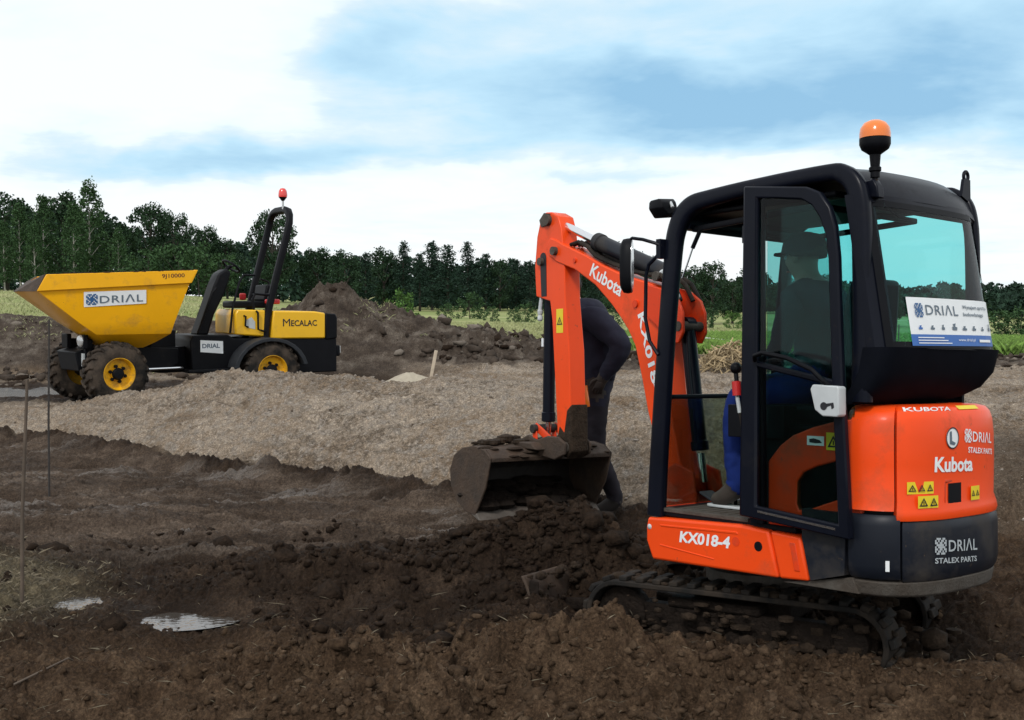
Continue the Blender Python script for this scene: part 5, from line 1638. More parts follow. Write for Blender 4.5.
# plate with writing on the near side of the skip
def skip_fn(x0, z0, e):
    def f(a, b_):
        z = z0 + b_ + 0.055 * (a - 0.4) * -0.0
        y = 0.779 + (z - 1.085) / (1.50 - 1.085) * 0.05
        return (x0 - a, y + e, z)
    return f
mb = MB(SF)
f0 = skip_fn(0.350, 1.262, 0.012)
mb.use('white').add([f0(0, 0.010), f0(0.74, 0.055), f0(0.74, 0.225), f0(0, 0.198)], [(0, 1, 2, 3)])
f1 = lambda a, b_: skip_fn(0.350, 1.262, 0.017)(a, b_ + 0.045 * a)
snow_logo(mb, lambda a, b_: f1(a + 0.025, b_ + 0.034), 0.135, 'logo_blue')
mb.use('logo_grey'); word(mb, DR, f1, 0.095, 0.515, 0.006, 1.1, 0.185, 0.050)
mb.build('name_plate', parent=skip, smooth=0)
mb = MB(SF).use('dark_red_ink')
word(mb, '9J10000', lambda a, b_: (-0.58 - a, 0.8705, 1.622 + b_ + 0.045 * a), 0.066, 0.28, 0.01)
mb.build('painted_number', parent=rim_, smooth=0)
# front frame, axle, lamps
mb = MB(FF).use('dumper_black')
mb.prism([(0.45, 0.70), (0.40, 0.45), (-0.75, 0.40), (-0.95, 0.50), (-0.95, 0.70), (-0.5, 0.74), (0.30, 0.74)], -0.32, 0.32)
mb.cyl((0.06, -0.55, 0.425), (0.06, 0.55, 0.425), 0.09, 14)
mb.box((-0.9, 0, 0.55), (0.4, 0.5, 0.35))
mb.prism([(-0.55, 0.72), (-0.80, 0.95), (-0.95, 0.95), (-0.95, 0.6)], -0.22, 0.22)
mb.build('front_chassis', parent=D, bevel=0.015)
mb = MB(FF).use('chrome')
mb.cyl((-0.30, 0.36, 0.44), (-0.98, 0.36, 0.44), 0.022, 10)
mb.build('steering_ram', parent=D)
for yy in (0.36, -0.20):
    mb = MB(FF).use('dumper_black').box((0.30, yy, 0.70), (0.10, 0.10, 0.32))
    mb.box((0.36, yy, 0.83), (0.06, 0.20, 0.18))
    hl_ = mb.build('headlamp', parent=D, bevel=0.01)
    if yy > 0: MB(FF).use('glass_lamp').ball((0.39, yy, 0.84), 0.095, 14, (0.4, 1.0, 0.85)).build('lamp_glass', parent=hl_)
    mb = MB(FF).use('silver').box((0.362, yy, 0.60), (0.02, 0.07, 0.16)); mb.build('bracket_plate', parent=hl_)
# rear frame
mb = MB(RF).use('dumper_black')
mb.prism([(-1.09, 0.32), (-1.09, 0.80), (0.42, 0.83), (0.50, 0.88), (0.98, 0.88), (1.02, 0.80), (1.0, 0.38), (0.55, 0.32)], -0.46, 0.46)
mb.box((0.60, 0, 0.40), (0.95, 1.10, 0.05))
ch = mb.build('rear_chassis', parent=D, bevel=0.015)
mb = MB(RF).use('black_plastic')
mb.prism([(-1.095, 0.80), (-1.10, 1.10), (-1.07, 1.155), (-0.912, 1.165), (-0.912, 0.78)], -0.475, 0.475)
mb.box((-1.12, 0.40, 0.62), (0.06, 0.10, 0.16))
mb.build('rear_weight', parent=D, bevel=0.02)
MB(RF).use('glass_lamp').box((-1.155, 0.40, 0.64), (0.012, 0.07, 0.10)).build('tail_lamp', parent=D)
mb = MB(RF).use('yellow_cover')
mb.prism([(-0.91, 0.805), (-0.91, 1.168), (-0.75, 1.192), (-0.14, 1.205), (-0.10, 0.815)], -0.48, 0.48)
cv = mb.build('engine_cover', parent=D, bevel=0.02)
mb = MB(RF).use('black_ink')
word(mb, 'M', lambda a, b_: (-0.275 - a, 0.483, 0.985 + b_), 0.105, 0.105, 0.0)
word(mb, 'ECALAC', lambda a, b_: (-0.395 - a, 0.483, 0.985 + b_), 0.085, 0.385, 0.018)
mb.build('black_lettering', parent=cv, smooth=0)
mb = MB(RF).use('yellow_cover')
mb.prism([(-0.02, 0.845), (-0.03, 1.215), (0.36, 1.225), (0.40, 1.16), (0.40, 0.88)], -0.46, 0.46)
sb = mb.build('seat_box', parent=D, bevel=0.02)
mb = MB(RF).use('black_plastic')
mb.tube([(0.28, 0.465, 1.14), (0.26, 0.49, 1.13), (0.27, 0.495, 1.0), (0.22, 0.465, 0.98)], 0.013, 8)
mb.tube([(0.10, 0.465, 1.20), (0.09, 0.50, 1.18), (0.09, 0.50, 0.95), (0.0, 0.49, 0.92), (-0.02, 0.465, 0.93)], 0.015, 8)
mb.build('side_handle', parent=sb)
MB(RF).use('silver').prism([(0.25, 0.98), (0.12, 0.95), (0.12, 1.05), (0.17, 1.12), (0.24, 1.08)], 0.461, 0.464).build('notice_sticker', parent=sb)
mb = MB(RF).use('black_plastic')
mb.box((0.10, 0, 1.29), (0.52, 0.50, 0.10)); mb.box((-0.16, 0, 1.45), (0.10, 0.48, 0.24), Matrix.Rotation(R(-10), 3, 'Y'))
mb.build('seat', parent=D, bevel=0.03, seg=3)
MB(RF).use('red').box((-0.19, 0.30, 1.33), (0.20, 0.10, 0.07)).build('seat_belt', parent=D, bevel=0.02)
MB(RF).use('red').box((0.05, -0.27, 1.40), (0.09, 0.06, 0.10)).build('belt_buckle', parent=D, bevel=0.02)
mb = MB(RF).use('dumper_black')
mb.prism([(0.85, 0.87), (0.60, 1.56), (0.53, 1.72), (0.42, 1.79), (0.35, 1.74), (0.44, 1.46), (0.60, 1.15), (0.69, 0.87)], -0.16, 0.18)
co_ = mb.build('console', parent=D, bevel=0.03, seg=3)
mb = MB(RF).use('black_plastic')
mb.tube([(0.28, 0.17 * math.cos(a), 1.83 + 0.0) if False else (0.30 + 0.10 * math.sin(a), 0.19 * math.cos(a), 1.83 + 0.155 * math.sin(a) * 0.5) for a in [2 * math.pi * i / 24 for i in range(24)]], 0.016, 8, closed=True)
mb.tube([(0.40, 0, 1.76), (0.30, 0, 1.83)], 0.025, 8); mb.tube([(0.30, -0.19, 1.83), (0.30, 0.19, 1.83)], 0.012, 6)
mb.build('steering_wheel', parent=D)
mb = MB(RF).use('black_plastic')
mb.tube([(0.86, 0.30, 0.90), (0.66, 0.30, 1.45), (0.60, 0.30, 1.52)], 0.014, 8)
mb.tube([(0.46, 0.42, 0.9), (0.42, 0.42, 1.25), (0.30, 0.36, 1.60), (0.22, 0.30, 1.70), (0.05, 0.28, 1.70)], 0.016, 8)
mb.build('hand_rail', parent=D)
MB(RF).use('white').prism([(0.885, 0.655), (0.575, 0.625), (0.575, 0.795), (0.885, 0.815)], 0.4615, 0.466).build('white_plate', parent=ch, smooth=0)
mb = MB(RF).use('logo_grey'); word(mb, '\u2744DRIAL' if False else 'DRIAL', lambda a, b_: (0.86 - a, 0.4675, 0.705 + b_), 0.06, 0.24, 0.03)
mb.build('plate_lettering', parent=ch, smooth=0)
mb = MB(RF).use('grey_plastic')
o_, i_ = [], []
for k in range(13):
    a = R(8) + R(160) * k / 12
    o_.append((0.0 + 0.53 * math.cos(a), 0.37 + 0.47 * math.sin(a)))
    i_.append((0.0 + 0.47 * math.cos(a), 0.37 + 0.42 * math.sin(a)))
for y0, y1 in ((0.465, 0.80), (-0.80, -0.465)):
    mb.prism(o_ + list(reversed(i_)), y0, y1)
mb.build('mudguard', parent=D, bevel=0.008)
mb = MB(RF).use('dumper_black')
near = [(-0.03, 0.42, 0.80), (-0.06, 0.42, 1.10), (-0.20, 0.42, 1.65), (-0.355, 0.42, 2.22), (-0.41, 0.415, 2.44), (-0.425, 0.38, 2.545), (-0.435, 0.30, 2.61), (-0.44, 0.18, 2.635)]
pts = near + [(x, -y, z) for x, y, z in reversed(near)]
mb.sweep(pts, 0.10, 0.095, (0.96, 0, 0.28))
rp = mb.build('roll_bar', parent=D, smooth=45)
mb = MB(RF).use('dumper_black')
mb.tube([(-0.14, 0.42, 1.43), (-0.14, -0.42, 1.43)], 0.022, 8)
mb.tube([(-0.13, 0.42, 1.42), (0.10, 0.42, 1.44), (0.14, 0.42, 1.36), (0.12, 0.42, 1.22)], 0.018, 8)
mb.tube([(-0.22, -0.46, 1.25), (-0.40, -0.46, 1.28), (-0.46, -0.46, 1.45), (-0.40, -0.46, 1.62), (-0.28, -0.46, 1.66)], 0.016, 8)
mb.build('guard_rail', parent=rp)
mb = MB(RF).use('silver').tube([(-0.40, 0.20, 2.64), (-0.40, 0.20, 2.79)], 0.016, 8)
mb.use('black_plastic').lathe([(0.02, 0), (0.05, 0.04), (0.06, 0.05), (0.02, 0.052)], (-0.40, 0.20, 2.76), n=14)
bc = mb.build('beacon', parent=D)
MB(RF).use('lens_red').lathe([(0.060, 0.0), (0.064, 0.03), (0.055, 0.09), (0.035, 0.12), (0.004, 0.13)], (-0.40, 0.20, 2.812), n=16).build('beacon_lens', parent=bc)

# ------------------------------------------------------------------ people
def skinned(name, chains, radii, colour_of, mats, xf=None, parent=None, root='pelvis', levels=3):
    """one continuous body grown over a skeleton: chains of joint names, radius per joint"""
    pos, order, edges = {}, [], []
    for ch_ in chains:
        prev = None
        for j in ch_:
            nm, p = j if isinstance(j, tuple) else (j, None)
            if p is not None and nm not in pos:
                pos[nm] = Vector(p); order.append(nm)
            if prev is not None:
                edges.append((order.index(prev), order.index(nm)))
            prev = nm
    me = bpy.data.meshes.new(name)
    me.from_pydata([tuple(pos[n_]) for n_ in order], edges, [])
    o = bpy.data.objects.new(name, me)
    C.objects.link(o)
    md = o.modifiers.new('skin', 'SKIN')
    md.use_smooth_shade = True
    if not me.skin_vertices:
        bm = bmesh.new(); bm.from_mesh(me); bm.verts.layers.skin.verify(); bm.to_mesh(me); bm.free()
    for i, n_ in enumerate(order):
        r_ = radii.get(n_, radii.get(n_.split('.')[0], 0.03))
        sv = me.skin_vertices[0].data[i]
        sv.radius = r_ if isinstance(r_, tuple) else (r_, r_)
        sv.use_root = (n_ == root)
    sd = o.modifiers.new('sub', 'SUBSURF')
    sd.levels = levels; sd.render_levels = levels
    dg = bpy.context.evaluated_depsgraph_get()
    me2 = bpy.data.meshes.new_from_object(o.evaluated_get(dg))
    bpy.data.objects.remove(o)
    me2.name = name
    me2.materials.clear()
    for m_ in mats:
        me2.materials.append(M[m_])
    # material by the nearest bone
    names = [(order[a], order[b_]) for a, b_ in edges]
    segs = [(pos[a], pos[b_]) for a, b_ in names]
    for p in me2.polygons:
        c_ = p.center
        best, bi = 1e9, 0
        for i, (a, b_) in enumerate(segs):
            d = b_ - a
            f = max(0, min(1, (c_ - a).dot(d) / max(d.length_squared, 1e-9)))
            dd = (c_ - a - d * f).length
            if dd < best:
                best, bi, bf = dd, i, f
        p.material_index = colour_of(names[bi], bf, c_, best)
    # cloth hangs in soft folds; skin stays smooth
    from mathutils import noise as mn
    is_cloth = [False] * len(me2.vertices)
    for p in me2.polygons:
        if p.material_index in (0, 1):
            for vi in p.vertices: is_cloth[vi] = True
    nrm = [v.normal.copy() for v in me2.vertices]
    for v in me2.vertices:
        if is_cloth[v.index]:
            q_ = Vector((v.co.x * 9, v.co.y * 9, v.co.z * 17))
            k_ = mn.noise(q_) * 0.6 + (1 - abs(mn.noise(q_ * 1.7 + Vector((5, 2, 9)))) * 2.2) * 0.4
            v.co += nrm[v.index] * (0.011 * k_)
    me2.shade_smooth()
    if xf is not None:
        me2.transform(xf)
    o = bpy.data.objects.new(name, me2)
    C.objects.link(o)
    if parent: o.parent = parent
    return o
def hand_chains(side, wrist, pd, td, curl):
    """palm and five bent fingers: wrist point, direction of the palm, direction of the thumb side"""
    w, pd, td = Vector(wrist), Vector(pd).normalized(), Vector(td)
    td = (td - pd * td.dot(pd)).normalized()
    nd = pd.cross(td)
    palm = w + pd * 0.085
    ch_ = [[f'wrist.{side}', (f'palm.{side}', palm)]]
    for k, (off, ln) in enumerate(((0.030, 0.072), (0.010, 0.080), (-0.010, 0.074), (-0.028, 0.058))):
        a = palm + td * off + pd * 0.012
        b_ = a + (pd * 0.8 + nd * curl) * ln * 0.55
        c_ = b_ + (pd * 0.25 + nd * curl * 1.6) * ln * 0.5
        ch_.append([f'palm.{side}', (f'finger{k}a.{side}', a), (f'finger{k}b.{side}', b_), (f'finger{k}c.{side}', c_)])
    a = w + pd * 0.03 + td * 0.032
    ch_.append([f'wrist.{side}', (f'thumba.{side}', a), (f'thumbb.{side}', a + (td * 0.7 + pd * 0.8) * 0.038), (f'thumbc.{side}', a + (td * 0.5 + pd * 1.1 + nd * curl * .6) * 0.062)])
    return ch_
RAD = {'pelvis': (0.135, 0.165), 'belly': (0.12, 0.155), 'waist': (0.12, 0.155), 'chest': (0.13, 0.175), 'upper': (0.10, 0.14), 'neck': 0.058, 'jaw': (0.072, 0.066), 'skull': (0.098, 0.080), 'crown': (0.070, 0.060),
       'nose': 0.016, 'shoulder': 0.075, 'elbow': 0.052, 'forearm': 0.045, 'wrist': 0.030, 'palm': (0.018, 0.038), 'hip': 0.095, 'thigh': 0.088, 'knee': 0.066, 'calf': 0.064, 'ankle': 0.052, 'heel': 0.045, 'ball': 0.045, 'toe': 0.034}
for k in range(4):
    for q_ in 'abc': RAD[f'finger{k}{q_}'] = 0.0095 if q_ != 'c' else 0.008
for q_ in 'abc': RAD['thumb' + q_] = 0.012
def figure(name, J, mats, colour_of, xf, hands, parent=None):
    ch_ = [[('pelvis', J['pelvis']), ('waist', J['waist']), ('chest', J['chest']), ('upper', J['upper']), ('neck', J['neck']), ('jaw', J['jaw']), ('skull', J['skull']), ('crown', J['crown'])],
           ['skull', ('nose', J['nose'])]]
    for s_ in 'LR':
        ch_.append(['upper', (f'shoulder.{s_}', J['shoulder.' + s_]), (f'elbow.{s_}', J['elbow.' + s_]), (f'forearm.{s_}', (Vector(J['elbow.' + s_]) * .55 + Vector(J['wrist.' + s_]) * .45)), (f'wrist.{s_}', J['wrist.' + s_])])
        ch_ += hand_chains(s_, J['wrist.' + s_], *hands[s_])
        ch_.append(['pelvis', (f'hip.{s_}', J['hip.' + s_]), (f'thigh.{s_}', (Vector(J['hip.' + s_]) * .5 + Vector(J['knee.' + s_]) * .5)), (f'knee.{s_}', J['knee.' + s_]), (f'calf.{s_}', (Vector(J['knee.' + s_]) * .65 + Vector(J['ankle.' + s_]) * .35)), (f'ankle.{s_}', J['ankle.' + s_]), (f'ball.{s_}', J['ball.' + s_]), (f'toe.{s_}', J['toe.' + s_])])
    return skinned(name, ch_, RAD, colour_of, mats, xf, parent)
HANDPOS = []
GLOVES = True
def HAND_NEAR(nm, c_):
    return min((c_ - h).length for h in HANDPOS) < 0.125
def base_colour(nm, f, c_, d_):
    a, b_ = nm[0].split('.')[0], nm[1].split('.')[0]
    if a in ('skull', 'jaw', 'neck') or b_ in ('jaw', 'skull') or (b_ == 'neck' and f > 0.7): return 2
    if a.startswith(('wrist', 'palm', 'finger', 'thumb')) and GLOVES: return 3
    if a.startswith(('wrist', 'palm', 'finger', 'thumb')): return 2 if HAND_NEAR(nm, c_) and d_ < 0.030 else 0
    if a in ('ankle', 'ball') and True: return 3
    if a in ('hip', 'thigh', 'knee', 'calf') or b_ == 'hip': return 1
    return 0
# bystander on foot: faces picture-left, hand on hip
gz = ground_z(0.62, 7.95)
JACKET_Z = 0.86
def person_colour(nm, f, c_, d_):
    k = base_colour(nm, f, c_, d_)
    a = nm[0].split('.')[0]
    if k == 1 and c_.z > JACKET_Z: return 0
    if k == 3 and a.startswith(('wrist', 'palm', 'finger', 'thumb')) and d_ > 0.05: return 0
    return k
PX = Matrix.Translation((0.60, 7.95, gz)) @ Matrix.Rotation(R(172), 4, 'Z')
J = {'pelvis': (0.0, 0, 0.95), 'waist': (0.0, 0, 1.10), 'chest': (0.025, 0, 1.30), 'upper': (0.07, 0, 1.45), 'neck': (0.135, 0, 1.53), 'jaw': (0.195, 0, 1.575), 'skull': (0.215, 0, 1.645), 'crown': (0.215, 0, 1.72), 'nose': (0.325, 0, 1.60),
     'shoulder.L': (0.03, 0.185, 1.455), 'elbow.L': (-0.225, 0.285, 1.235), 'wrist.L': (-0.075, 0.245, 1.015), 'shoulder.R': (0.06, -0.185, 1.455), 'elbow.R': (0.06, -0.27, 1.18), 'wrist.R': (0.24, -0.20, 1.04),
     'hip.L': (0.0, 0.095, 0.90), 'knee.L': (0.0, 0.105, 0.50), 'ankle.L': (-0.17, 0.11, 0.115), 'ball.L': (-0.06, 0.12, 0.045), 'toe.L': (0.005, 0.125, 0.04),
     'hip.R': (0.01, -0.095, 0.90), 'knee.R': (0.09, -0.11, 0.49), 'ankle.R': (0.06, -0.12, 0.105), 'ball.R': (0.18, -0.13, 0.045), 'toe.R': (0.24, -0.135, 0.04)}
HANDPOS[:] = [Vector(J['wrist.L']) + Vector((.03, -.02, -.09)), Vector(J['wrist.R']) + Vector((.09, .03, -.02))]
RAD0 = dict(RAD)
RAD.update({'pelvis': (0.175, 0.200), 'waist': (0.185, 0.205), 'chest': (0.195, 0.215), 'upper': (0.14, 0.17), 'shoulder': 0.105, 'elbow': 0.085, 'forearm': 0.074, 'wrist': 0.045, 'hip': 0.115, 'thigh': 0.105, 'knee': 0.085, 'calf': 0.080, 'ankle': 0.068, 'ball': 0.052})
per = figure('person', J, ['navy_cloth', 'trouser_cloth', 'skin', 'boot_dark'], person_colour, PX, {'L': ((0.35, -0.2, -0.9), (0.9, 0, 0.3), 0.3), 'R': ((0.9, 0.3, -0.2), (0, 0.5, 1), 0.7)})
RAD.update(RAD0)
tag(per, 'person in dark navy workwear standing behind the digging bucket, elbow out', 'person')
def hair_cap(parent, xf, c_, r_):
    mb = MB(xf).use('hair')
    vs, fs = [], []
    n, m_ = 18, 7
    for i in range(m_ + 1):
        th = R(105) * i / m_
        for j in range(n):
            a = 2 * math.pi * j / n
            cut = 1.0 if math.cos(a) < 0.2 else 1.0 - 0.45 * (i / m_) * max(0, math.cos(a))
            th2 = th * cut
            k = 1 + 0.03 * math.sin(7 * a + 3 * i)
            vs.append((c_[0] + r_ * 1.14 * k * math.sin(th2) * math.cos(a), c_[1] + r_ * 0.96 * k * math.sin(th2) * math.sin(a), c_[2] + r_ * 1.05 * k * math.cos(th2)))
    for i in range(m_):
        for j in range(n):
            fs.append((i * n + j, (i + 1) * n + j, (i + 1) * n + (j + 1) % n, i * n + (j + 1) % n))
    mb.add(vs, fs)
    return mb.build('hair', parent=parent, smooth=80, solid=0.01)
def face(parent, xf, c_):
    for s_ in (-1, 1):
        mb = MB(xf).use('white').ball((c_[0] + 0.083, s_ * 0.032, c_[2] - 0.005), 0.012, 8)
        mb.use('black_ink').ball((c_[0] + 0.0915, s_ * 0.032, c_[2] - 0.005), 0.006, 8)
        mb.build('eye', parent=parent)
        MB(xf).use('hair').box((c_[0] + 0.093, s_ * 0.032, c_[2] + 0.018), (0.010, 0.036, 0.007)).build('eyebrow', parent=parent)
        MB(xf).use('skin').ball((c_[0] - 0.005, s_ * 0.083, c_[2] - 0.012), 0.030, 10, (0.65, 0.35, 1.0)).build('ear', parent=parent)
    mb = MB(xf).use('red').box((c_[0] + 0.085, 0, c_[2] - 0.075), (0.012, 0.045, 0.008)); mb.build('mouth', parent=parent, bevel=0.003)
hair_cap(per, PX, (0.208, 0, 1.66), 0.094)
face(per, PX, (0.215, 0, 1.645))
mb = MB(PX).use('grey_cloth')
mb.tube([(-0.02, 0.195, 1.47), (-0.115, 0.13, 1.42), (-0.125, 0.11, 1.25), (-0.12, 0.11, 1.08), (-0.125, 0.10, 0.98)], [0.02, 0.034, 0.036, 0.034, 0.025], 8)
mb.build('jacket_panel', parent=per, smooth=60)
mb = MB(PX).use('lens_orange').cyl((0.055, 0.235, 0.95), (0.035, 0.245, 0.80), 0.020, 10)
tl = mb.build('hand_tool', bevel=0.004)
tag(tl, 'small orange handled tool hanging at the standing person\'s hip', 'tool')
mb = MB(PX).use('white').box((-0.05, 0.178, 1.0), (0.055, 0.014, 0.016)); mb.build('pocket_label', parent=per)

# operator seated in the cab
XO = EXC.matrix_basis.copy()
XO = Matrix.LocRotScale(EXC.location, EXC.rotation_euler, None)
OP = XO @ Matrix.Translation((0.0, 0.0, 0.0))
J = {'pelvis': (-0.03, 0, 1.34), 'waist': (-0.04, 0, 1.46), 'chest': (-0.03, 0, 1.62), 'upper': (0.0, 0, 1.77), 'neck': (0.035, 0, 1.855), 'jaw': (0.07, 0, 1.91), 'skull': (0.07, 0, 1.985), 'crown': (0.055, 0, 2.06), 'nose': (0.18, 0, 1.95),
     'shoulder.L': (-0.01, 0.185, 1.755), 'elbow.L': (0.02, 0.27, 1.50), 'wrist.L': (0.12, 0.26, 1.445), 'shoulder.R': (-0.01, -0.185, 1.755), 'elbow.R': (0.02, -0.28, 1.50), 'wrist.R': (0.22, -0.32, 1.455),
     'hip.L': (0.0, 0.10, 1.315), 'knee.L': (0.325, 0.205, 1.290), 'ankle.L': (0.325, 0.20, 0.815), 'ball.L': (0.44, 0.20, 0.745), 'toe.L': (0.50, 0.20, 0.735),
     'hip.R': (0.0, -0.10, 1.315), 'knee.R': (0.37, -0.13, 1.28), 'ankle.R': (0.38, -0.12, 0.815), 'ball.R': (0.48, -0.12, 0.745), 'toe.R': (0.54, -0.12, 0.735)}
HANDPOS[:] = [Vector(J['wrist.L']) + Vector((.09, 0, -.02)), Vector(J['wrist.R']) + Vector((.09, 0, -.02))]
RAD.update({'knee': 0.088, 'calf': 0.082, 'thigh': 0.10, 'ankle': 0.064})
GLOVES = False
opr = figure('person', J, ['navy_cloth', 'blue_cloth', 'skin', 'boot'], base_colour, OP, {'L': ((0.9, 0.0, -0.25), (0.2, -0.6, 0.8), 0.7), 'R': ((0.9, 0.0, -0.25), (0.2, 0.6, 0.8), -0.7)})
tag(opr, 'seated machine operator in bright blue trousers inside the black cab', 'person')
hair_cap(opr, OP, (0.06, 0, 2.0), 0.095)
face(opr, OP, (0.07, 0, 1.985))
mb = MB(OP).use('navy_cloth')
mb.lathe([(0.104, 0.0), (0.108, 0.03), (0.098, 0.07), (0.065, 0.098), (0.01, 0.108)], (0.06, 0, 1.995), n=22)
mb.prism([(0.06 + 0.095 * math.cos(a) + (0.075 if abs(a) < 1.2 else 0), 0.10 * math.sin(a)) for a in [-1.5 + 3.0 * i / 14 for i in range(15)]], 1.993, 2.003, 'xy')
mb.build('cap', parent=opr, smooth=50)
mb = MB(OP).use('silver')
mb.loft([[(x, 0.20 + y, 0.725 + dz) for x, y in ((0.29, -0.025), (0.275, 0.0), (0.29, 0.03), (0.40, 0.036), (0.49, 0.036), (0.520, 0.02), (0.522, -0.01), (0.49, -0.03), (0.40, -0.03))] for dz in (-0.022, -0.008)])
mb.build('shoe_sole', parent=opr, bevel=0.004)
# ------------------------------------------------------------------ trees
def leaf_mat(name, col, isl=0.45):
    m_ = mat(name, col, 0.75, island=isl, spec=0.08)
    return m_
M['leaf_dark'] = leaf_mat('dark_foliage', (0.027, 0.053, 0.027))
M['leaf_pine'] = leaf_mat('pine_foliage', (0.023, 0.046, 0.031))
M['leaf_mid'] = leaf_mat('mid_foliage', (0.042, 0.083, 0.034))
M['leaf_light'] = leaf_mat('light_foliage', (0.070, 0.140, 0.036))
def leaves_mesh(name, pts, sizes, rng, up=0.3):
    """many small leaf-clump faces: pts (n,3)"""
    n = len(pts)
    pts = np.asarray(pts, float)
    d = rng.normal(size=(n, 3)); d[:, 2] += up
    d /= np.linalg.norm(d, axis=1)[:, None]
    a = rng.normal(size=(n, 3))
    u = np.cross(d, a); u /= np.linalg.norm(u, axis=1)[:, None]
    v = np.cross(d, u)
    s_ = np.asarray(sizes)[:, None]
    k = rng.uniform(0.6, 1.3, size=(n, 4, 1))
    P = np.stack([pts - u * s_ * k[:, 0], pts - v * s_ * 0.7 * k[:, 1], pts + u * s_ * k[:, 2], pts + v * s_ * 0.7 * k[:, 3]], 1).reshape(-1, 3)
    me = bpy.data.meshes.new(name)
    me.vertices.add(n * 4); me.vertices.foreach_set('co', P.astype(np.float32).ravel())
    me.loops.add(n * 4); me.loops.foreach_set('vertex_index', np.arange(n * 4, dtype=np.int32))
    me.polygons.add(n); me.polygons.foreach_set('loop_start', np.arange(0, n * 4, 4, dtype=np.int32))
    me.update(calc_edges=True); me.validate()
    return me
def tree_kind(kind, seed):
    """trunk mesh and crown mesh of a tree one unit (metre) in real size; returns (trunk, crown, height)"""
    rng = np.random.default_rng(seed)
    rr = random.Random(seed)
    P, S = [], []
    mb = MB()
    if kind == 'pine':
        H = rr.uniform(9.0, 10.5)
        mb.use('trunk').tube([(0, 0, -0.3), (0.05, 0, H * .5), (0, 0.05, H * .97)], [0.17, 0.11, 0.02], 7)
        nb = 64
        for i in range(nb):
            f = 0.10 + 0.90 * (i / nb) ** 0.95
            z = H * f
            L_ = (1 - f) ** 0.62 * 2.1 * rr.uniform(0.35, 1.2) + 0.16
            az = i * 2.4 + rr.uniform(-.4, .4)
            tip = Vector((math.cos(az) * L_, math.sin(az) * L_, z + L_ * rr.uniform(-0.10, 0.25)))
            if i % 3 == 0: mb.tube([(0, 0, z), tip], [0.035, 0.01], 4)
            m_ = int(24 + 46 * L_)
            tt = rng.uniform(0.12, 1.03, m_) ** 0.8
            q_ = np.array([[0, 0, z]]) + tt[:, None] * (np.array(tip) - np.array([0, 0, z]))
            q_ += rng.normal(scale=(0.22, 0.22, 0.20), size=(m_, 3)) * (1.15 - 0.4 * tt[:, None]) * (0.55 + 0.45 * L_)
            P.append(q_); S.append(rng.uniform(0.06, 0.15, m_))
    elif kind in ('oak', 'bush', 'birch', 'round', 'sapling'):
        H, RX, base, nl, nleaf, ls = {'oak': (9.5, 4.0, 0.22, 46, 150, 0.19), 'round': (7.5, 2.7, 0.16, 34, 130, 0.17), 'birch': (10.5, 1.9, 0.16, 46, 120, 0.15), 'bush': (3.2, 1.9, 0.02, 24, 120, 0.13), 'sapling': (3.4, 1.5, 0.22, 22, 110, 0.13)}[kind]
        H *= rr.uniform(0.92, 1.08)
        bark = 'birch_bark' if kind == 'birch' else 'trunk'
        r0 = {'oak': .28, 'round': .2, 'birch': .13, 'bush': .06, 'sapling': .05}[kind]
        mb.use(bark).tube([(0, 0, -0.3), (0.1 * rr.uniform(-1, 1), 0.1, H * .4), (0.15 * rr.uniform(-1, 1), 0, H * .85)], [r0, r0 * .7, r0 * .15], 7)
        for i in range(nl):
            f = base + (0.97 - base) * ((i + rr.random()) / nl)
            g_ = (f - base) / (1 - base)
            env = {'oak': math.sin(math.pi * (0.15 + 0.80 * g_)) ** 0.7, 'round': math.sin(math.pi * (0.12 + 0.83 * g_)) ** 0.7, 'birch': (1 - g_) ** 0.55 * min(1, 0.45 + 2.0 * g_), 'bush': math.sin(math.pi * (0.22 + 0.74 * g_)) ** 0.6, 'sapling': math.sin(math.pi * (0.15 + 0.82 * g_)) ** 0.8}[kind]
            rad_ = RX * env * rr.uniform(0.45, 1.05)
            az = i * 2.4 + rr.uniform(-.5, .5)
            c_ = Vector((math.cos(az) * rad_, math.sin(az) * rad_, H * f))
            if i % 2 == 0: mb.tube([(0, 0, max(0.1, H * f - rad_ * 0.8)), c_ * 0.5 + Vector((0, 0, (H * f - rad_ * .3) * 0.5)), c_], [r0 * .35, r0 * .22, 0.01], 4)
            sz = {'oak': 1.0, 'round': 0.8, 'birch': 0.62, 'bush': 0.55, 'sapling': 0.42}[kind] * rr.uniform(0.6, 1.2)
            m_ = int(nleaf * sz / 0.8)
            q_ = rng.normal(size=(m_, 3)); q_ /= np.linalg.norm(q_, axis=1)[:, None]
            q_ *= (rng.uniform(0, 1, m_) ** 0.42)[:, None] * sz * np.array([1, 1, 0.75 if kind != 'birch' else 1.15])
            q_ += rng.normal(scale=0.12 * sz, size=(m_, 3))
            P.append(q_ + np.array(c_)); S.append(rng.uniform(0.5, 1.1, m_) * ls)
    lm = {'pine': 'leaf_pine', 'oak': 'leaf_dark', 'round': 'leaf_dark', 'birch': 'leaf_mid', 'bush': 'leaf_mid', 'sapling': 'leaf_light'}[kind]
    cme = leaves_mesh('crown', np.concatenate(P), np.concatenate(S), rng)
    cme.materials.append(M[lm])
    to = mb.build('trunk', parent=None, smooth=60)
    tme = to.data
    bpy.data.objects.remove(to)
    return tme, cme, H
KINDS_ = {}
for kind, seeds in (('pine', (1, 2, 3, 4)), ('oak', (11, 12, 13)), ('round', (21, 22)), ('birch', (31, 32, 33)), ('bush', (41, 42)), ('sapling', (51, 52))):
    KINDS_[kind] = [tree_kind(kind, s_) for s_ in seeds]
def at_bearing(px, dist):
    """a place on the field: bearing given as a column of the frame, and its distance"""
    tx_ = (px - 512) / 1100.0
    return tx_ * dist, dist
tree_n = [0]
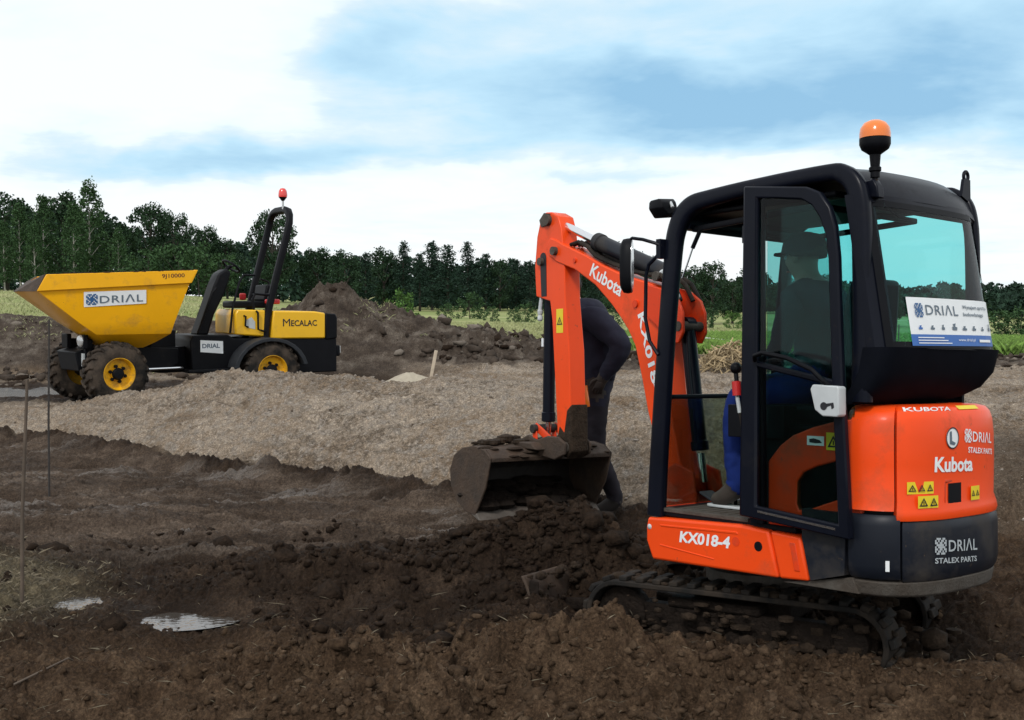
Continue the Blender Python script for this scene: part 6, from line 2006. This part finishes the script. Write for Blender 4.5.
def plant(kind, px, dist, height, label, cat='tree', group=None, name=None, wide=1.0, leaf=None):
    ms = KINDS_[kind]
    tree_n[0] += 1
    tme, cme, H0 = ms[tree_n[0] % len(ms)]
    x, y = at_bearing(px, dist)
    z = float(base_z(np.array([x]), np.array([y]))[0])
    s_ = height / H0
    nm = name or {'pine': 'pine_tree', 'oak': 'oak_tree', 'round': 'leafy_tree', 'birch': 'birch_tree', 'bush': 'bush', 'sapling': 'young_tree'}[kind]
    o = empty(nm, (x, y, z), (0, 0, (tree_n[0] * 2.1) % 6.28))
    o.scale = (s_ * wide, s_ * wide, s_)
    tag(o, label, cat, group)
    for pn, me in (('trunk', tme), ('crown', cme)):
        c_ = bpy.data.objects.new(pn, me)
        c_.parent = o
        C.objects.link(c_)
        if pn == 'crown' and leaf:
            me2 = me
            c_.material_slots[0].link = 'OBJECT'
            c_.material_slots[0].material = M[leaf]
    return o
GB, GO, GP, GS = 'birches of the left wood edge', 'dark broadleaved trees above the dumper', 'pines of the middle tree line', 'small bushes in front of the pines'
def HT(px_top, px_base, dist): return (px_base - px_top) / 1100.0 * dist
LB = [  # left wood edge: kind, column, top row, distance, label
    ('birch', -28, 208, 112, 'birch cut off by the left picture edge'), ('round', 8, 197, 116, 'broad leafy tree at the left picture edge'), ('birch', 22, 205, 108, 'pale stemmed birch second from the left picture edge'),
    ('birch', 46, 196, 110, 'slim birch left of the tallest birch, above the pouring lip'), ('round', 64, 193, 118, 'bushy tree just left of the tallest birch'), ('birch', 92, 181, 106, 'tallest birch of the left wood, rising above all its neighbours'),
    ('birch', 76, 203, 102, 'low birch in front of the tallest birch'), ('round', 112, 220, 110, 'leafy tree in the dip right of the tallest birch'), ('birch', 120, 228, 104, 'thin birch standing in the dip beside the dark oak'),
    ('birch', 6, 222, 100, 'short birch at the left picture edge, in front'), ('birch', 36, 224, 98, 'short birch in front of the slim birch')]
for k_, px, ty, d_, lb in LB:
    plant(k_, px, d_, HT(ty, 293, d_), lb, group=GB, wide=0.95, leaf='leaf_mid' if k_ == 'birch' else 'leaf_dark')
for k_, px, ty, d_, lb, wd in [('oak', 152, 209, 122, 'wide dark oak above the middle of the yellow skip', 0.8), ('oak', 176, 216, 128, 'dark oak right of the widest oak', 0.7), ('oak', 206, 228, 124, 'round dark oak above the dumper console', 0.75),
                               ('round', 228, 236, 126, 'small dark tree between the console and the roll bar', 0.9), ('oak', 274, 213, 118, 'large dark oak behind the dumper roll bar', 0.72), ('oak', 318, 246, 124, 'low dark oak right of the roll bar', 0.9), ('round', 345, 246, 120, 'round dark tree above the spoil heap', 1.0)]:
    plant(k_, px, d_, HT(ty, 296 if px < 240 else 302, d_), lb, group=GO, wide=wd, leaf='leaf_dark')
for k_, px, ty, d_, lb in [('bush', 150, 252, 84, 'pale green bush behind the front of the skip'), ('bush', 178, 248, 84, 'pale green bush above the skip rear edge'), ('sapling', 200, 246, 82, 'pale young tree left of the console'), ('sapling', 222, 252, 82, 'pale young tree left of the roll bar')]:
    plant(k_, px, d_, HT(ty, 298, d_), lb, group='pale bushes behind the dumper', cat='bush' if k_ == 'bush' else 'tree', leaf='leaf_mid')
PN = [(366, 254, 'pine'), (384, 250, 'round'), (404, 241, 'pine'), (420, 252, 'pine'), (432, 241, 'pine'), (448, 243, 'pine'), (468, 241, 'pine'), (486, 252, 'pine'), (500, 258, 'round'), (516, 258, 'pine'), (530, 259, 'pine'), (546, 250, 'pine'), (562, 256, 'pine'), (580, 246, 'round'), (598, 252, 'pine'), (616, 240, 'pine'), (634, 246, 'round'), (652, 252, 'pine')]
words = ['leftmost pine of the middle line, above the spoil heap', 'rounded tree between the first pines of the middle line', 'pointed pine above the bright green young tree', 'short pine right of the pointed pine', 'tall pine in the centre of the gap, thin at its top', 'tall pine with a ragged top next to the centre pine', 'tallest pine between dumper and excavator, with a sharp tip', 'lower pine right of the tallest sharp pine', 'rounded tree in the lower part of the pine line', 'small pine left of the digging arm', 'small pine touching the digging arm from the left', 'pine hidden behind the top of the digging arm', 'pine behind the digging arm and boom gap', 'rounded tree under the boom cylinder', 'pine showing below the boom lettering', 'thin pine rising above the boom cylinder', 'leafy tree between the mirror and the boom', 'pine beside the cab mirror arm']
for (px, ty, k_), lb in zip(PN, words):
    d_ = 128 + (px % 7) * 2
    plant(k_, px, d_, HT(ty, 309, d_), lb, group=GP, wide=1.35 if k_ == 'pine' else 0.95, leaf='leaf_pine' if k_ == 'pine' else 'leaf_dark')
plant('sapling', 402, 42, HT(273, 309, 42) * 1.25, 'bright green young tree rising behind the spoil heap', wide=0.9, leaf='leaf_light')
for px, ty, d_, lb in [(470, 290, 88, 'bush in the meadow below the tallest pine'), (446, 300, 84, 'low dark bush left of the meadow bush'), (492, 301, 80, 'spreading low bush in the meadow'), (526, 297, 78, 'bush in the meadow beside the digging arm'), (514, 303, 76, 'tiny bush next to the bush beside the digging arm'), (612, 290, 74, 'bush seen under the boom behind the person')]:
    plant('bush', px, d_, HT(ty, 316, d_), lb, cat='bush', group=GS, leaf='leaf_mid')
for k_, px, ty, d_, lb, lf in [('round', 694, 264, 86, 'leafy tree behind the front cab post', 'leaf_dark'), ('round', 712, 257, 84, 'tall leafy tree seen through the open cab doorway', 'leaf_dark'), ('round', 732, 278, 88, 'lower dark tree in the cab doorway', 'leaf_dark'), ('oak', 752, 264, 90, 'dark tree behind the door pillar', 'leaf_dark'),
                               ('bush', 706, 298, 66, 'small bush below the tall tree in the cab doorway', 'leaf_mid'), ('bush', 733, 301, 64, 'yellow green bush beside the door pillar', 'leaf_light'), ('round', 790, 275, 92, 'tree behind the tinted door glass', 'leaf_dark'), ('oak', 828, 270, 94, 'broad tree behind the rear edge of the door', 'leaf_dark'),
                               ('oak', 890, 281, 98, 'tree at the left side of the rear window', 'leaf_dark'), ('round', 918, 286, 96, 'tree in the middle of the rear window', 'leaf_dark'), ('oak', 950, 278, 98, 'tree at the right side of the rear window', 'leaf_dark'), ('round', 976, 282, 100, 'tree behind the rear cab post', 'leaf_dark')]:
    plant(k_, px, d_, HT(ty, 319, d_), lb, cat='bush' if k_ == 'bush' else 'tree', group='trees behind the cab', leaf=lf)
for px, ty, lb in [(1000, 304, 'green hedge bush directly right of the cab'), (1020, 302, 'green hedge bush at the right picture edge'), (1044, 303, 'hedge bush outside the right picture edge')]:
    plant('bush', px, 78, HT(ty, 332, 78), lb, cat='bush', group='hedge bushes right of the cab', wide=1.3, leaf='leaf_mid')
# the wood behind them, one mass
rng = np.random.default_rng(99)
P, S = [], []
for px in np.arange(-260, 1350, 5.5):
    for row in range(2):
        d_ = 150 + row * 25 + rng.uniform(-8, 8)
        x, y = at_bearing(px + rng.uniform(-4, 4), d_)
        z = float(base_z(np.array([x]), np.array([y]))[0])
        topy = np.interp(px, [-260, 0, 100, 130, 200, 300, 360, 540, 700, 760, 900, 1350], [200, 212, 212, 236, 240, 256, 262, 266, 280, 285, 289, 290]) + rng.uniform(-4, 8)
        H = max(2.5, (296 - topy) / 1100 * d_ + 1.65 - z)
        m_ = 260
        a = rng.uniform(0, 6.283, m_); f = rng.uniform(0, 1, m_)
        w_ = 2.1 * np.sin(np.pi * (0.15 + 0.83 * f)) ** 0.7 * np.sqrt(rng.uniform(0, 1, m_))
        P.append(np.stack([x + w_ * np.cos(a), y + w_ * np.sin(a), z + 0.3 + H * f], 1)); S.append(rng.uniform(0.18, 0.42, m_))
wme = leaves_mesh('far_wood', np.concatenate(P), np.concatenate(S), rng)
wme.materials.append(M['leaf_pine'])
wood = bpy.data.objects.new('far_wood', wme)
C.objects.link(wood)
tag(wood, 'far-off dark wood closing the field behind the nearer trees', 'wood', kind='stuff')

# ------------------------------------------------------------------ small things on the site
def stick(name, pts, r, m_, label, cat, group=None):
    mb = MB().use(m_)
    mb.tube(pts, r, 8)
    o = mb.build(name, smooth=60)
    tag(o, label, cat, group)
    return o
stick('marking_rod', [(-2.60, 5.75, ground_z(-2.60, 5.75) - 0.05), (-2.585, 5.75, 0.5), (-2.545, 5.76, 1.215)], [0.011, 0.010, 0.008], 'stick', 'thin pale marking rod standing in the dry grass at the left picture edge', 'rod')
stick('marking_rod', [(-3.80, 8.95, ground_z(-3.80, 8.95) - 0.05), (-3.79, 8.95, 0.6), (-3.765, 8.95, 1.46)], [0.010, 0.009, 0.007], 'rebar', 'thin dark marking rod standing farther off, in front of the dumper wheel', 'rod')
def place(px, py, z):
    """where a sight line through a frame position meets height z"""
    th_ = math.atan(64.0 / 1100.0)
    a, b_ = (px - 512) / 1100.0, (360 - py) / 1100.0
    d = Vector((a, math.cos(th_) + b_ * math.sin(th_), -math.sin(th_) + b_ * math.cos(th_)))
    k = (z - 1.65) / d.z
    return Vector((0, 0, 1.65)) + d * k
x, y = -1.21, 16.9
zz = ground_z(x, y)
mb = MB().use('wood').box((0, 0, 0.19), (0.05, 0.035, 0.46), Matrix.Rotation(R(11), 3, 'Y'))
o = mb.build('wooden_stake', bevel=0.005); o.location = (x, y, zz)
tag(o, 'short pale wooden stake leaning in front of the spoil heap', 'stake')
mb = MB().use('sand')
rr = random.Random(2)
n, m_ = 28, 8
vs = [(0, 0, 0.17)]
for i in range(1, m_ + 1):
    f = i / m_
    for j in range(n):
        a = 2 * math.pi * j / n
        k = 1 + 0.16 * math.sin(3 * a + 1) + 0.08 * math.sin(7 * a)
        vs.append((0.52 * f * k * math.cos(a), 0.40 * f * k * math.sin(a), 0.19 * (1 - f) ** 0.9 + rr.uniform(-0.008, 0.008) - 0.04 * (f == 1)))
fs = [(0, 1 + j, 1 + (j + 1) % n) for j in range(n)]
for i in range(m_ - 1):
    fs += [(1 + i * n + j, 1 + (i + 1) * n + j, 1 + (i + 1) * n + (j + 1) % n, 1 + i * n + (j + 1) % n) for j in range(n)]
mb.add(vs, fs)
o = mb.build('sand_pile', smooth=60); o.location = (-1.55, 16.5, ground_z(-1.55, 16.5) + 0.03); o.scale = (0.80, 0.8, 0.95)
tag(o, 'small pale sand pile on the ground left of the wooden stake', 'pile')
# heap of dry roots and straw behind the cab doorway
rng = np.random.default_rng(4)
x, y = 3.52, 17.3
zz = ground_z(x, y)
mb = MB().use('straw')
rr = random.Random(6)
for k in range(420):
    a, f = rr.uniform(0, 6.28), math.sqrt(rr.random())
    px_, py_ = 0.62 * f * math.cos(a), 0.45 * f * math.sin(a)
    pz_ = 0.42 * (1 - f * f) ** 0.7 * rr.uniform(0.7, 1.05)
    d = Vector((rr.uniform(-1, 1), rr.uniform(-1, 1), rr.uniform(-0.6, 0.8))).normalized() * rr.uniform(0.06, 0.20)
    p0 = Vector((px_, py_, pz_))
    mb.tube([p0 - d, p0 + Vector((0, 0, 0.03)), p0 + d], rr.uniform(0.005, 0.013), 4)
o = mb.build('straw_heap', smooth=0); o.location = (x, y, zz)
tag(o, 'tangled heap of dry straw and roots at the edge of the grass', 'heap')
# barrier tape strung behind the machine, on thin posts
posts = [(1.9, 25.0), (3.6, 24.4), (8.3, 23.6), (11.2, 22.8)]
for (x, y), lb in zip(posts, ('thin tape post behind the boom', 'thin tape post behind the front cab post', 'thin tape post behind the rear cab post', 'thin tape post outside the right picture edge')):
    g_ = ground_z(x, y)
    stick('tape_post', [(x, y, g_ - 0.2), (x, y, {1.9: 0.80, 3.6: 0.86}.get(x, g_ + 0.6))], 0.014, 'stick', lb, 'post', 'posts carrying the barrier tape')
mb = MB().use('tape')
pp = [(1.9, 25.0, 0.74), (3.6, 24.4, 0.81), (8.3, 23.6, 0.66), (11.2, 22.8, 0.70)]
path = []
for (a, b_) in zip(pp[:-1], pp[1:]):
    for i in range(14):
        f = i / 14
        sag = -0.16 * 4 * f * (1 - f) * min(1, (Vector(b_) - Vector(a)).length / 5)
        path.append((a[0] + (b_[0] - a[0]) * f, a[1] + (b_[1] - a[1]) * f, a[2] + (b_[2] - a[2]) * f + sag))
path.append(pp[-1])
vs = []
for i, p in enumerate(path):
    tw = 0.03 * math.sin(i * 0.7)
    vs += [(p[0], p[1] - tw, p[2] - 0.028), (p[0], p[1] + tw, p[2] + 0.028)]
mb.add(vs, [(2 * i, 2 * i + 1, 2 * i + 3, 2 * i + 2) for i in range(len(path) - 1)])
o = mb.build('barrier_tape', smooth=60, solid=0.002)
tag(o, 'white barrier tape strung along the grass behind the excavator', 'tape')

# loose clods and stones, grass, straw: nobody could count them
ICO = {}
def rubble(name, n, sampler, smin, smax, mats_, seed, label, cat, pw=3):
    rng = np.random.default_rng(seed)
    bm = bmesh.new()
    bmesh.ops.create_icosphere(bm, subdivisions=1, radius=1.0)
    bv = np.array([v.co[:] for v in bm.verts]); bf = np.array([[v.index for v in f.verts] for f in bm.faces]); bm.free()
    V, F, MI = [], [], []
    for i in range(n):
        x, y = sampler(rng)
        if pw >= 4 and name == 'soil_clods' and rng.uniform() > 0.12 + 0.95 * float(patchy(np.array(x), np.array(y))):
            continue
        if ((x + 1.80) / 0.42) ** 2 + ((y - 5.82) / 0.28) ** 2 < 1 or ((x + 2.45) / 0.28) ** 2 + ((y - 5.98) / 0.22) ** 2 < 1:
            continue
        z = ground_z(x, y)
        s_ = smin + (smax - smin) * rng.uniform() ** pw
        nz = 1 + 0.30 * np.sin(bv @ rng.normal(size=3) * 2.4 + rng.uniform(0, 6)) + 0.22 * np.sin(bv @ rng.normal(size=3) * 5 + rng.uniform(0, 6)) + rng.normal(scale=0.16, size=len(bv))
        sc = rng.uniform(0.65, 1.35, 3) * np.array([1, 1, 0.75])
        q_ = bv * nz[:, None] * sc * s_
        a = rng.uniform(0, 6.28); c_, d_ = math.cos(a), math.sin(a)
        q_ = q_ @ np.array([[c_, -d_, 0], [d_, c_, 0], [0, 0, 1]])
        V.append(q_ + np.array([x, y, z + s_ * 0.15])); F.append(bf + len(V) * len(bv) - len(bv)); MI.append(np.full(len(bf), rng.integers(len(mats_))))
    V, F, MI = np.concatenate(V), np.concatenate(F), np.concatenate(MI)
    me = bpy.data.meshes.new(name)
    me.vertices.add(len(V)); me.vertices.foreach_set('co', V.astype(np.float32).ravel())
    me.loops.add(F.size); me.loops.foreach_set('vertex_index', F.astype(np.int32).ravel())
    me.polygons.add(len(F)); me.polygons.foreach_set('loop_start', np.arange(0, F.size, 3, dtype=np.int32))
    me.update(calc_edges=True); me.validate()
    for m_ in mats_: me.materials.append(M[m_])
    me.polygons.foreach_set('material_index', MI.astype(np.int32))
    o = bpy.data.objects.new(name, me); C.objects.link(o)
    tag(o, label, cat, kind='stuff')
    return o
M['clod_a'] = mat('crumbly_soil', (0.066, 0.042, 0.0255), 0.95, var=0.6, vscale=34, bump=1.0, bscale=70, spec=0.1)
M['clod_b'] = mat('damp_soil', (0.026, 0.0166, 0.0108), 0.9, var=0.6, vscale=34, bump=1.0, bscale=70, spec=0.12)
M['clod_c'] = mat('dry_soil', (0.098, 0.065, 0.041), 0.95, var=0.6, vscale=34, bump=1.0, bscale=70, spec=0.1)
M['bank_lump'] = mat('bank_soil', (0.062, 0.048, 0.038), 0.95, var=0.6, vscale=5, bump=0.8, bscale=30, spec=0.1)
M['bank_pale'] = mat('bank_pale_lump', (0.17, 0.145, 0.12), 0.95, var=0.5, vscale=5, bump=0.8, bscale=30, spec=0.1)
M['pebble'] = mat('pale_pebble', (0.30, 0.26, 0.22), 0.9, var=0.4, vscale=30, bump=0.6, bscale=60)
M['pebble_dark'] = mat('brown_pebble', (0.15, 0.115, 0.085), 0.9, var=0.4, vscale=30, bump=0.6, bscale=60)
def s_fore(rng):
    while True:
        y = rng.uniform(3.9, 5.7); x = rng.uniform(-0.55, 0.55) * y
        if rng.uniform() < 0.3 + 0.7 * (y < 5.3): return x, y
rubble('soil_clods', 17000, s_fore, 0.003, 0.026, ['clod_a', 'clod_a', 'clod_c'], 1, 'crumbs and clods of turned brown soil in front', 'soil', 5)
def s_dark(rng):
    if rng.uniform() < 0.6:
        return rng.normal(-0.1, 0.75), rng.normal(6.6, 0.32)
    y = rng.uniform(5.4, 7.6); return rng.uniform(-0.5, 0.05) * y, y
rubble('soil_clods', 8000, s_dark, 0.003, 0.036, ['clod_b'], 2, 'dark wet clods dug up round the bucket', 'soil', 5)
def s_big(rng):
    while True:
        y = rng.uniform(4.1, 5.4); x = rng.uniform(-0.3, 0.5) * y
        if rng.uniform() < 0.5 + 0.5 * (x > -0.3): return x, y
rubble('soil_clods', 70, s_big, 0.025, 0.070, ['clod_a'], 8, 'big torn clods lying in the brown soil in front', 'soil', 2)
rubble('soil_clods', 90, s_dark, 0.030, 0.085, ['clod_b'], 9, 'big dark torn clods beside the bucket', 'soil', 2)
def s_grav(rng):
    while True:
        x = rng.uniform(-6, 6); yb_ = float(np.interp(x, YB_X, YB_Y)); y = yb_ + rng.uniform(0.0, 4.2)
        if abs(x / y) < 0.52: return x, y
rubble('gravel_stones', 5000, s_grav, 0.004, 0.018, ['pebble', 'pebble', 'pebble', 'pebble_dark'], 3, 'loose stones lying on the gravel bank', 'gravel', 4)
def s_bank(rng):
    t_ = rng.uniform(-0.48, 0.5); y = rng.uniform(18.0, 21.5); return t_ * y, y
rubble('soil_clods', 3200, s_bank, 0.012, 0.12, ['bank_lump', 'bank_lump', 'bank_lump', 'clod_b', 'bank_pale'], 4, 'lumps of soil on the spoil heaps behind', 'soil', 4)
def blades(name, pts, hgt, rng, m_, label, cat, width=0.006, lean=0.5):
    n = len(pts)
    pts = np.asarray(pts, float)
    a = rng.uniform(0, 6.283, n)
    u = np.stack([np.cos(a), np.sin(a), np.zeros(n)], 1)
    l_ = rng.normal(size=(n, 3)) * lean; l_[:, 2] = 0
    h = np.asarray(hgt)[:, None] * rng.uniform(0.5, 1.2, (n, 1))
    w_ = width * rng.uniform(0.7, 1.4, (n, 1))
    P = np.stack([pts - u * w_, pts + u * w_, pts + u * w_ * .6 + l_ * h * .35 + np.array([0, 0, .6]) * h, pts + l_ * h + np.array([0, 0, 1]) * h * .95], 1).reshape(-1, 3)
    me = bpy.data.meshes.new(name)
    me.vertices.add(n * 4); me.vertices.foreach_set('co', P.astype(np.float32).ravel())
    me.loops.add(n * 4); me.loops.foreach_set('vertex_index', np.arange(n * 4, dtype=np.int32))
    me.polygons.add(n); me.polygons.foreach_set('loop_start', np.arange(0, n * 4, 4, dtype=np.int32))
    me.update(calc_edges=True); me.validate()
    me.materials.append(M[m_])
    o = bpy.data.objects.new(name, me); C.objects.link(o)
    tag(o, label, cat, kind='stuff')
    return o
M['blade_green'] = mat('green_grass_blade', (0.17, 0.29, 0.055), 0.8, island=0.4)
M['blade_pale'] = mat('pale_grass_blade', (0.33, 0.34, 0.17), 0.85, island=0.3)
M['blade_dry'] = mat('dry_grass_blade', (0.15, 0.125, 0.085), 0.9, island=0.6)
rng = np.random.default_rng(21)
def field_pts(n, y0, y1, t0, t1):
    y = y0 * (y1 / y0) ** rng.uniform(0, 1, n)
    x = rng.uniform(t0, t1, n) * y
    z = base_z(x, y) + near_z(x, y) * sstep(45, 22, np.hypot(x, y)) + bank_z(x, y)[0]
    return np.stack([x, y, z - 0.02], 1)
blades('grass', field_pts(60000, 22.4, 32, 0.05, 0.52), np.full(60000, 0.30), rng, 'blade_green', 'fresh green grass strip behind the excavator', 'grass', 0.010)
blades('grass', field_pts(60000, 30, 75, -0.5, 0.52), np.full(60000, 0.15), rng, 'blade_pale', 'pale ripe meadow grass before the trees', 'grass', 0.018)
n = 5200
px_ = rng.normal(-3.05, 0.36, n); py_ = rng.normal(5.95, 0.42, n)
pz_ = np.array([ground_z(a, b_) for a, b_ in zip(px_, py_)])
blades('dry_grass', np.stack([px_, py_, pz_ - 0.005], 1), np.full(n, 0.026), rng, 'blade_dry', 'patch of short dry grass round the pale marking rod', 'grass', 0.0016, 1.1)
n = 900
yy_ = rng.uniform(3.9, 6.0, n); xx_ = rng.uniform(-0.55, 0.5, n) * yy_
zz_ = np.array([ground_z(a, b_) for a, b_ in zip(xx_, yy_)])
blades('straw_bits', np.stack([xx_, yy_, zz_ + 0.01], 1), np.full(n, 0.016), rng, 'blade_dry', 'bits of dry straw and root in the turned soil', 'straw', 0.0012, 2.5)
n = 5000
tt_ = rng.uniform(-0.47, 0.12, n); yy_ = 20.2 + rng.uniform(-1.2, 1.4, n)
zz_ = np.array([ground_z(t_ * a, a) for t_, a in zip(tt_, yy_)])
kk = (vnoise(tt_ * 40, yy_ * 0.9, 5) > 0.12)
blades('weeds', np.stack([tt_ * yy_, yy_, zz_ - 0.01], 1)[kk], np.full(int(kk.sum()), 0.06), rng, 'blade_pale', 'thin weeds sprouting along the spoil heaps', 'weeds', 0.004, 0.8)
mb = MB().use('stick')
o = None
for pts, lb in (([(-2.95, 5.05, None), (-2.70, 5.25, None), (-2.42, 5.62, None)], 'thin bent twig lying below the pale marking rod'), ([(-2.1, 4.55, None), (-1.95, 4.75, None), (-1.98, 4.95, None)], 'short dry root sticking out of the soil at lower left')):
    stick('twig', [(a, b_, ground_z(a, b_) + 0.03) for a, b_, _ in pts], [0.005, 0.004, 0.002], 'stick', lb, 'twig')
